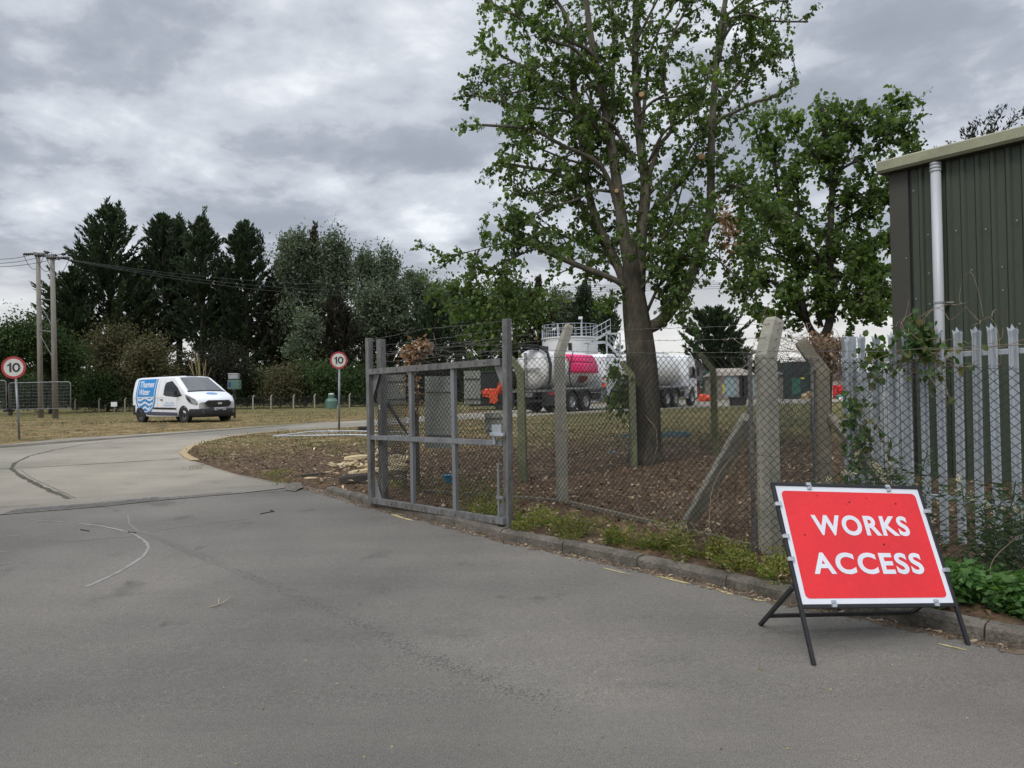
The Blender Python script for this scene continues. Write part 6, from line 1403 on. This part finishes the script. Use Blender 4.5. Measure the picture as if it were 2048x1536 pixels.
# the pale dry seed stems above the van, and a thin wood behind everything
def far_wood():
    rs = np.random.default_rng(5); xs = rs.uniform(-95, 45, 26000); Y = rs.uniform(104, 125, 26000); hh = 3+5*(vnoise(xs, Y*0, .12, 3)+.5)+3.0*(vnoise(xs, Y*0, .5, 4)+.5)
    k = xs > 12; hh = np.where(k, hh*.55, hh); z = .5+rs.uniform(0, 1, 26000)*hh; C_ = np.stack([xs, Y, z], 1); V, Q = leaves(C_, rs.normal(size=C_.shape), .8, .6, .1); o = np_mesh('far_wood', V, Q, M['darkbush']); tag(o, 'low dark woodland showing between the trunks behind the tree line', 'woodland', kind='stuff')
    n = 9000; xs = rs.uniform(20, 190, n); Y = rs.uniform(120, 150, n); hh = 2.5+2.5*(vnoise(xs, Y*0, .2, 3)+.5); C_ = np.stack([xs, Y, .5+rs.uniform(0, 1, n)*hh], 1); V, Q = leaves(C_, rs.normal(size=C_.shape), 1.0, .6, .1); o = np_mesh('far_wood', V, Q, M['darkbush']); tag(o, 'low distant woodland beyond the yard on the right', 'woodland', kind='stuff')
far_wood()
b = at(385, 800, 62); r = thing('dry_reeds', 'tuft of pale dry seed stems sticking up behind the roof of the van', 'plant', (b.x, 62, .5)); mb = MB(); rs = random.Random(2)
for k in range(16):
    x = at(392+rs.gauss(0, 6), 0, 62).x; tip = at(392+rs.gauss(0, 14), rs.uniform(700, 735), 62); mb.tube([(x, 62, .5), (x*.6+tip.x*.4, 62, 2.4), tip], [.03, .03, .015], 3)
mb.build('stems', M['straw'], r)
# roof-level tree behind the building
def behind_building():
    Y = 22; b = at(1985, 800, Y); r = thing('feathery_tree', 'feathery dark tree top showing over the roof of the green building', 'tree', (b.x, Y, .4)); rs = random.Random(8); mb = MB(); C_ = []; D_ = []; MB().tube([(b.x, Y, .2), at(1990, 330, Y)], [.25, .1], 8).build('trunk', M['bark2'], r)
    o = at(1985, 420, Y)
    for tx, ty in ((1870, 300), (1895, 285), (1925, 262), (1945, 250), (1960, 240), (1985, 245), (2000, 215), (2010, 212), (2030, 225), (2045, 222), (2070, 215), (1900, 300), (1975, 262), (1930, 275), (2055, 250)):
        e = at(tx, ty, Y+rs.uniform(-1, 1)); P = curvy(o, e, 10, .25, tx); mb.tube(P, [.05*(1-.9*i/10)+.004 for i in range(11)], 4, False)
        for k in range(150):
            t = .25+.75*rs.random(); i = min(int(t*10), 9); q = P[i].lerp(P[i+1], t*10-i); C_.append(tuple(q+rv(rs)*rs.uniform(.02, .16))); D_.append(tuple((e-o).normalized()+rv(rs)*.8))
    V, Q = leaves(np.array(C_), np.array(D_), .12, .4); np_mesh('crown', V, Q, M['darkbush'], r); mb.build('branches', M['bark2'], r)
behind_building()

# ------------------------------------------------------------ ground plants, litter, wood, vines
kl = [q for q in kerbL[:-1]]
def kpoint(t, off):
    n = len(kl)-1; t = t*n; i = min(int(t), n-1); d = (kl[i+1]-kl[i]).normalized(); nn = Vector((-d.y, d.x)); nn = nn if nn.x > 0 else -nn; return kl[i].lerp(kl[i+1], t-i)+nn*off
def sz(x, y): return float(soil_z(np.array([[x]]), np.array([[y]]))[0, 0])
def SZ(X, Y): return soil_z(np.asarray(X)[None, :], np.asarray(Y)[None, :])[0]
def scatter_litter():
    n = 34000; rs = np.random.default_rng(3); Y = rs.uniform(5, 27, n)**1.0; X = rs.uniform(-9, 7.2, n); sd = sdist(X, Y, paved); k = (sd > .13) & (X < Y*.62+.3) & (X > -Y*.5-.2); k &= (rs.random(n) < np.clip(1.25-(Y-5)/24, .1, 1)) ; X = X[k]; Y = Y[k]; Z_ = SZ(X, Y)+.006
    C_ = np.stack([X, Y, Z_], 1); D_ = rs.normal(size=C_.shape)*np.array([1, 1, .28]); V, Q = leaves(C_, D_, .056, .5, .22, .7); o = np_mesh('leaf_litter', V, Q, M['litter']); tag(o, 'dead leaves, bark and wood chips strewn over the bare soil behind the kerb', 'leaf litter', kind='stuff')
    # along the gutter
    n = 1500; rr = random.Random(5); C_ = []; D_ = []
    for _ in range(n):
        q = kpoint(rr.random()**.9, -abs(rr.gauss(0, .05))-.01); C_.append((q.x, q.y, zg(q.y)+.008)); D_.append((rr.gauss(0, 1), rr.gauss(0, 1), rr.gauss(0, .15)))
    V, Q = leaves(np.array(C_), np.array(D_), .030, .35, .2, .7); o = np_mesh('gutter_litter', V, Q, M['litter']); tag(o, 'dead leaves and twigs lying in the gutter at the foot of the kerb', 'leaf litter', kind='stuff')
    n = 260; C_ = []; D_ = []
    for _ in range(n):
        q = gp(rr.uniform(0, 2048), rr.uniform(1040, 1530)); C_.append((q.x, q.y, q.z+.004)); D_.append((rr.gauss(0, 1), rr.gauss(0, 1), .1))
    V, Q = leaves(np.array(C_), np.array(D_), .012, .5, .2, .7); o = np_mesh('road_specks', V, Q, M['straw']); tag(o, 'tiny pale chips scattered over the asphalt', 'litter', kind='stuff')
    # dry grass on the far verge and island
    n = 60000; Y = rs.uniform(17, 60, n); X = rs.uniform(-.66, .55, n)*Y; sd = sdist(X, Y, paved); k = (sd > .12) & ((X < -1) | (Y > 19)); X = X[k]; Y = Y[k]; dens = vnoise(X, Y, .55, 8)+.5+.4*vnoise(X, Y, 2.1, 9); k = rs.random(len(X)) < np.clip(dens*1.5-.15, .05, 1)*np.where(X > -2, .25, 1); X = X[k]; Y = Y[k]; C_ = np.stack([X, Y, SZ(X, Y)], 1)
    D_ = rs.normal(size=C_.shape)*np.array([.9, .9, .25])+np.array([0, 0, .45]); V, Q = leaves(C_, D_, .085, .16, .05, .6); o = np_mesh('dry_grass', V, Q, M['straw']); tag(o, 'short dry yellow grass over the verges around the concrete road', 'grass', kind='stuff')
    n = 40000; Y = rs.uniform(17, 62, n); X = rs.uniform(-.66, .55, n)*Y; sd = sdist(X, Y, paved); k = (sd > .05) & (vnoise(X, Y, .35, 12)+.6*vnoise(X, Y, 1.3, 13) > np.where(X > -2, -.25, .08)); X = X[k]; Y = Y[k]; C_ = np.stack([X, Y, SZ(X, Y)], 1)
    D_ = rs.normal(size=C_.shape)*np.array([.7, .7, .25])+np.array([0, 0, .7]); V, Q = leaves(C_, D_, .085, .18, .05, .6); o = np_mesh('green_grass', V, Q, M['ragged']); tag(o, 'patchy short green grass among the dry grass of the verges', 'grass', kind='stuff')
scatter_litter()
def weeds():
    rs = random.Random(12); C_ = []; D_ = []
    for k in range(105):
        t = rs.uniform(.27, .80); o_ = rs.uniform(.16, .62)
        q = kpoint(t, o_); q = q+Vector((rs.gauss(0, .03),)*2); h = rs.uniform(.05, .22)*(1.25 if rs.random() < .3 else .9); w = rs.uniform(.06, .14)
        for _ in range(rs.randint(60, 150)):
            a = rs.uniform(0, 2*PI); f = rs.random(); rr = w*math.sqrt(rs.random()); C_.append((q.x+math.cos(a)*rr, q.y+math.sin(a)*rr, zverge(q.y)+h*f)); D_.append((math.cos(a)*.8+rs.gauss(0, .4), math.sin(a)*.8+rs.gauss(0, .4), .5+rs.gauss(0, .3)))
    for (px, py, h, w, n) in ((905, 1000, .25, .25, 260), (960, 1005, .3, .3, 300), (1000, 1015, .2, .25, 220), (790, 985, .12, .2, 140), (840, 990, .2, .2, 160), (575, 958, .08, .25, 160), (545, 952, .1, .25, 150), (395, 928, .08, .3, 160), (430, 903, .14, .3, 170), (672, 905, .12, .1, 90), (565, 862, .14, .2, 110), (560, 950, .1, .2, 110)):
        q = gp(px, py, .08)
        for _ in range(n): a = rs.uniform(0, 2*PI); rr = w*math.sqrt(rs.random()); C_.append((q.x+math.cos(a)*rr, q.y+math.sin(a)*rr*1.4, sz(q.x, q.y)+h*rs.random())); D_.append((rs.gauss(0, .7), rs.gauss(0, .7), .7))
    V, Q = leaves(np.array(C_), np.array(D_), .030, .55, .12, .4); o = np_mesh('weeds', V, Q, M['weed']); tag(o, 'low yellow green weeds growing between the kerb and the fence', 'weeds', kind='stuff')
    # kerb-joint weeds
    for (px, py, lab) in ((1972, 1262, 'bright green weed growing out of the kerb joint at the right edge'), (1555, 1185, 'small green weed growing from the kerb joint behind the left rear leg of the sign')):
        q = gp(px, py+10, 0); q.z = zg(q.y); C2 = [(q.x+rs.gauss(0, .018), q.y+rs.gauss(0, .018), q.z+.02+.09*rs.random()) for _ in range(70)]; V, Q = leaves(np.array(C2), np.array([tuple(rv(rs)+Vector((0, 0, .3))) for _ in C2]), .026, .8, .1); o = np_mesh('kerb_weed', V, Q, M['weed']); tag(o, lab, 'weed')
    # nettles and thistles at the right
    C_ = []; D_ = []
    for k in range(150):
        t = rs.uniform(.78, 1.0); q = kpoint(min(t, .999), rs.uniform(.30, .85))
        if q.y < 3.6: continue
        h = rs.uniform(.08, .26)
        for _ in range(70): a = rs.uniform(0, 2*PI); rr = .11*math.sqrt(rs.random()); C_.append((q.x+math.cos(a)*rr, q.y+math.sin(a)*rr, zverge(q.y)+h*rs.random()**.6)); D_.append((math.cos(a)+rs.gauss(0, .3), math.sin(a)+rs.gauss(0, .3), -.15+rs.gauss(0, .25)))
    V, Q = leaves(np.array(C_), np.array(D_), .062, .52, .12, .35); o = np_mesh('nettles', V, Q, M['nettle']); tag(o, 'bed of bright green nettles behind the kerb right of the red sign', 'nettles', kind='stuff')
    C_ = []; D_ = []; st = MB(); F_ = []
    for k in range(85):
        q = kpoint(min(rs.uniform(.70, 1.0), .999), rs.uniform(.78, 1.35))
        if q.y < 3.8: continue
        h = rs.uniform(.35, .95)*(1.15 if rs.random() < .25 else .85); b = Vector((q.x, q.y, zverge(q.y))); e = b+Vector((rs.gauss(0, .1), rs.gauss(0, .08), h)); st.tube(curvy(b, e, 5, .05, k), .004, 3, False)
        for _ in range(int(130*h)):
            f = rs.random(); p = b.lerp(e, f); a = rs.uniform(0, 2*PI); rr = rs.uniform(.0, .13)*(1.1-.5*f); C_.append((p.x+math.cos(a)*rr, p.y+math.sin(a)*rr, p.z)); D_.append((math.cos(a), math.sin(a), rs.uniform(-.3, .7)))
        if rs.random() < .45:
            for _ in range(2):
                c = e+rv(rs)*.05
                for _i in range(22): F_.append(tuple(c+rv(rs)*.014))
    V, Q = leaves(np.array(C_), np.array(D_), .062, .26, .1, .5); o = np_mesh('thistles', V, Q, M['ragged']); tag(o, 'dark spiky thistles and dock growing up the foot of the palisade fence', 'thistles', kind='stuff')
    o2 = st.build('thistle_stems', M['ragged']); tag(o2, 'thin green stems of the thistles at the foot of the palisade', 'stems', kind='stuff')
    V, Q = leaves(np.array(F_), np.array([tuple(rv(rs)) for _ in F_]), .024, .3, .1); o = np_mesh('thistle_down', V, Q, M['fluff']); tag(o, 'pale fluffy seed heads of the thistles in front of the palisade', 'seed heads', kind='stuff')
weeds()
def vines():
    rs = random.Random(31); b = gp(1730, 1000, .1); r = thing('bindweed', 'bindweed with green leaves and dry stems climbing over the spiked palisade', 'climber', b); P = Vector((3.42, 8.05, 0)); Q = Vector((5.2, 5.5, 0)); mb = MB(); C_ = []; D_ = []
    def pt(px, py, d=0.0): return at(px, py, np.interp(px, [1690, 2048], [7.85, 6.45])+d)
    runs = [((1700, 740), (1830, 700)), ((1720, 760), (1900, 705)), ((1700, 700), (1850, 712)), ((1700, 800), (1715, 900)), ((1705, 770), (1700, 990)), ((1730, 790), (1765, 900)), ((1820, 690), (1862, 650)), ((1835, 670), (1880, 690)), ((1890, 720), (1900, 830)), ((1800, 960), (1700, 760)), ((1850, 710), (2048, 690)), ((1990, 690), (1975, 640)), ((1835, 700), (1830, 620)), ((1840, 655), (1935, 612)), ((1935, 612), (1940, 640)), ((1960, 730), (1900, 790)), ((1750, 740), (1870, 690))]
    for k, (a, c) in enumerate(runs):
        for j in range(2):
            L_ = curvy(pt(a[0]+rs.gauss(0, 8), a[1]+rs.gauss(0, 8), rs.uniform(-.1, .05)), pt(c[0]+rs.gauss(0, 12), c[1]+rs.gauss(0, 10), rs.uniform(-.1, .05)), 12, .09, k*5+j); mb.tube(L_, .0022 if j else .0032, 4, False)
            if k in (11, 12, 13, 14): continue
            for _ in range(13 if k < 8 else 6):
                i = rs.randrange(0, 11); q = L_[i].lerp(L_[i+1], rs.random())+rv(rs)*rs.uniform(.01, .07); C_.append(tuple(q)); D_.append(tuple(rv(rs)*.7+Vector((0, -.3, -.8))))
    for (px, py, n, s) in ((1842, 675, 130, .07), (1850, 690, 50, .08), (1720, 880, 40, .07), (1708, 830, 36, .06), (1760, 705, 50, .08), (1710, 930, 36, .07), (1700, 980, 60, .10)):
        c = pt(px, py, -.05)
        for _ in range(n): C_.append(tuple(c+Vector((rs.gauss(0, s), rs.gauss(0, s*.6), rs.gauss(0, s*1.2))))); D_.append(tuple(rv(rs)*.6+Vector((0, -.3, -.8))))
    V, Q_ = leaves(np.array(C_), np.array(D_), .062, .85, .12, .4, True); np_mesh('leaf_mass', V, Q_, M['ivy'], r); mb.build('stems', M['vine'], r)
    # dead vine heaped over the cranked post
    c = at(1660, 690, 8.7); r = thing('dead_vine', 'heap of dry brown vine draped over the cranked post left of the palisade', 'dead climber', c); mb = MB()
    for k in range(150):
        a = at(rs.uniform(1612, 1690), rs.uniform(676, 700), 8.7+rs.uniform(-.2, .2)); d = at(rs.uniform(1640, 1700), rs.uniform(685, 745), 8.7+rs.uniform(-.2, .2)); mb.tube(curvy(a, d, 7, .07, k+900), .003, 3, False)
    mb.build('stems', M['vine'], r); clusterleaves('dead_leaves', [at(1618, 682, 8.7), at(1650, 688, 8.7), at(1690, 700, 8.7)], 420, .07, .05, 'deadleaf', r, .9, .5); clusterleaves('hanging_leaves', [at(1655, 700, 8.7), at(1662, 745, 8.7), at(1690, 730, 8.7)], 240, .06, .045, 'deadleaf', r, 1.2, .4)
    k, e = NTIPS[0]; r = thing('dead_leaf_clump', 'clump of curled brown dead leaves caught on the cranked post behind the gate', 'dead leaves', e)
    clusterleaves('dead_leaves', [k+Vector((-.06, -.1, -.05)), k.lerp(e, .5)+Vector((-.07, -.1, -.02)), k.lerp(e, .95)+Vector((-.10, -.1, -.02))], 420, .055, .075, 'deadleaf', r, .6, .6)
    clusterleaves('hanging_leaves', [k+Vector((-.02, -.1, -.1)), k+Vector((-.02, -.1, -.9))], 330, [.06, .04], .06, 'deadleaf', r, .9, .5)
    # long dry stems hanging in and growing through the near mesh
    for (pa, pb, lab) in (((1105, 815), (1165, 910), 'thin dry stem standing behind the mesh left of the big trunk'), ((1290, 830), (1270, 985), 'long pale dry stem arching in front of the big tree trunk'), ((1325, 940), (1348, 1060), 'dry stem reaching down to the gravel board right of the trunk'), ((1275, 985), (1335, 1060), 'forked dry stem lying against the mesh below the big tree'), ((1200, 820), (1250, 910), 'thin curved dry stem left of the lowest leaves of the big tree'), ((1500, 800), (1420, 1075), 'tall thin dry stem beside the bracing strut'), ((1560, 655), (1440, 755), 'dry stem curving from the corner post to the mesh top'), ((2040, 1070), (1985, 1215), 'pale dry stem leaning over the nettles at the right edge')):
        Yy = 9.4 if pa[0] < 1450 else (7.0 if pa[0] < 1900 else 5.2); Yy = 8.4 if pa[0] in (1325, 1290, 1275) else Yy
        a = at(*pa, Yy); c = at(*pb, Yy-.1); o = MB().tube(curvy(a, c, 12, .07, pa[0]), [.0028]*13, 5, False).build('dead_weed', M['vine'], off=a); tag(o, lab, 'dead weed', 'dead weeds along the fence')
    r = thing('twig_tangle', 'tangle of dry twigs and roots at the foot of the fence behind the bracing strut', 'twigs', gp(1440, 1040, .1)); mb = MB()
    for k in range(190):
        q = gp(rs.uniform(1310, 1530), rs.uniform(1010, 1090), .12); z = zverge(q.y); e = Vector((q.x+rs.gauss(0, .15), q.y+rs.gauss(0, .15), z+rs.uniform(0, .22))); mb.tube(curvy((q.x, q.y, z), e, 4, .05, k), .0028, 3, False)
    for k in range(60):
        a = at(rs.uniform(1490, 1520), rs.uniform(880, 930), 7.5); e = at(rs.uniform(1400, 1520), rs.uniform(900, 1060), 7.6); mb.tube(curvy(a, e, 6, .1, k+60), .0025, 3, False)
    mb.build('twigs', M['vine'], r)
    for k in range(26):      # bare twigs by the corner post top
        pass
    mb = MB(); r = thing('bare_twigs', 'bare thin twigs sprouting round the top of the tall corner post', 'twigs', nC)
    for k in range(34):
        a = at(1550+rs.gauss(0, 26), rs.uniform(680, 730), 7.4); e = at(1555+rs.gauss(0, 60), rs.uniform(640, 735), 7.5); mb.tube(curvy(a, e, 8, .09, k+7), .0022, 3, False)
    mb.build('twigs', M['vine'], r)
vines()
def wood_and_bits():
    rs = random.Random(77)
    specs = [((700, 918), .34, .10, -.3, 'split'), ((716, 944), .50, .07, .15, 'split'), ((620, 955), .0, 0, 0, None)]
    def log(px, py, L_, w, ang, m, lab, h=.06, cat='timber', nm='split_log'):
        q = gp(px, py, .08); z = sz(q.x, q.y); d = Vector((math.cos(ang), math.sin(ang)*.9, .06)).normalized(); a = Vector((q.x, q.y, z+h*.5))
        mb = MB(); s = Vector((-d.y, d.x, 0)); ring = lambda c, k: [c+s*(w*k*x)+Vector((0, 0, h*k*y)) for x, y in ((-.5, -.4), (.45, -.5), (.55, .1), (.1, .55), (-.4, .3))]
        mb.grid([ring(a-d*L_/2, .7), ring(a-d*L_/4, 1.0), ring(a+d*L_/5, .95), ring(a+d*L_/2, .5)], True); b = 0; mb.f += [(4, 3, 2, 1, 0), (15, 16, 17, 18, 19)]; o = mb.build(nm, M[m], off=(q.x, q.y, z)); tag(o, lab, cat, 'cut wood beside the gate' if nm == 'split_log' else None)
    log(712, 916, .50, .16, .35, 'split', 'pale split piece of timber highest left of the gate post', .10)
    log(690, 925, .42, .16, -.1, 'split', 'pale flat timber chunk left of the highest one beside the gate', .05)
    log(728, 944, .55, .10, .5, 'split', 'long narrow pale split of wood touching the gate post', .08)
    log(697, 962, .30, .06, 1.2, 'split', 'thin yellow sliver standing up in front of the gate post', .05)
    log(712, 968, .52, .16, .1, 'bark2', 'dark rotten log lying at the foot of the gate post', .14)
    log(620, 952, .55, .07, .45, 'bark2', 'thin dark branch lying on the soil left of the gate', .05)
    log(622, 958, .30, .05, -.6, 'split', 'small pale sliver beside the thin dark branch', .03)
    for k, (px, py) in enumerate(((768, 902), (790, 915), (775, 932), (800, 936), (785, 950), (765, 945), (808, 920), (795, 925))):
        log(px, py, .34, .20, k*.9, 'split', ('uppermost', 'upper middle', 'leftmost', 'rightmost', 'lowest', 'lower left', 'upper right', 'central')[k]+' lump of cream split wood behind the left bay of the gate', .13)
    for (px, py, dx, lab) in ((1222, 902, .0, 'scrap of light blue plastic on the soil left of the big trunk'), (897, 966, 0, 'blue plastic bottle crate piece behind the middle bay of the gate')):
        q = gp(px, py, .1); z = sz(q.x, q.y); big = px < 1000; mb = MB()
        if big: mb.box((q.x, q.y, z+.05), (.14, .10, .10)).box((q.x, q.y-.02, z+.11), (.15, .12, .02))
        else: mb.grid([[(q.x+.05*i-.05, q.y+.04*j, z+.02+.02*math.sin(i*2+j)) for i in range(4)] for j in range(3)])
        o = mb.build('plastic_scrap', M['blue'], off=(q.x, q.y, z), bevel=.004 if big else 0); tag(o, lab, 'litter')
    C2 = []; 
    for _ in range(420):
        g_ = gp(rs.gauss(745, 45), rs.gauss(930, 16), .08); C2.append((g_.x, g_.y, sz(g_.x, g_.y)+.02+rs.random()*.05))
    V, Q = leaves(np.array(C2), np.array([tuple(rv(rs)*Vector((1, 1, .3))) for _ in C2]), .13, .3, .1, .6); o = np_mesh('wood_chips', V, Q, M['chips']); tag(o, 'pale splinters and chips of cut wood scattered round the foot of the gate post', 'wood chips', kind='stuff')
    # dark green netting
    q = gp(1312, 868, .1); G = []
    for i in range(26):
        row = []
        for j in range(13):
            u = i/25; v = j/12; x = q.x+(-1.0+2.0*u); y = q.y+.9*(v-.5)*math.sin(PI*min(max(u, .06), .94))**.6; h = .13*math.sin(PI*v)*math.sin(PI*u)**.7*(1+.6*math.sin(u*13+v*5)+.3*math.sin(u*29)); row.append((x, y, zverge(y)+.03+max(h, 0)))
        G.append(row)
    o = MB().grid(G).build('netting', M['netting'], off=q, smooth=True); tag(o, 'crumpled dark green netting lying on the soil behind the big trunk', 'netting')
    # fence panel lying on the grass
    a = [gp(*p, .04) for p in ((546, 876), (625, 866), (700, 865), (820, 868))]; c = [gp(*p, .04) for p in ((546, 876), (640, 874), (700, 873), (830, 876))]
    r = thing('mesh_fence_panel', 'galvanised mesh panel lying flat on the grass below the right-hand speed sign', 'fence panel', a[1]); mb = MB(); up = Vector((0, 0, .05)); mb.tube([p+up for p in a], .022, 6); mb.tube([p+up for p in c], .022, 6); mb.tube([a[3]+up, c[3]+up], .022, 6); mb.build('tube_frame', M['galv2'], r, smooth=True)
    mb = MB()
    for k in range(30): t = k/30*3; i = min(int(t), 2); mb.tube([a[i].lerp(a[i+1], t-i)+up, c[i].lerp(c[i+1], t-i)+up], .005, 3)
    mb.build('mesh', M['galv2'], r)
    q = gp(726, 861, .04); o = MB().box((q.x, q.y, q.z+.07), (.30, .2, .12)).build('rubber_block', M['rubber'], off=q, bevel=.02); tag(o, 'black rubber foot block on the grass just left of the gate post', 'block')
    # twigs on the road
    q = gp(436, 1211); P = lambda px, py, h=.012: gp(px, py)+Vector((0, 0, h)); r = thing('forked_twig', 'pale forked twig lying on the asphalt in the left foreground', 'twig', q)
    MB().tube([P(418, 1217), P(432, 1214), P(444, 1211, .02), P(456, 1206, .03), (P(466, 1198, .05))], [.004, .0045, .0045, .004, .002], 6).tube([P(437, 1213, .015), P(438, 1204, .04)], [.004, .003], 6).build('twig', M['rope'], r, smooth=True)
    for (pts, lab) in (([(161, 1060), (178, 1063)], 'short straight dark twig on the asphalt at the left'), ([(520, 1029), (535, 1026), (548, 1024), (540, 1021)], 'hooked dark twig on the asphalt in front of the broken concrete edge'), ([(256, 1065), (272, 1067)], 'dead leaf scrap at the top of the curved tyre mark')):
        o = MB().tube([P(*p, .008) for p in pts], [.006]*len(pts), 5).build('dark_twig', M['bark2'], off=P(*pts[0])); tag(o, lab, 'twig')
wood_and_bits()
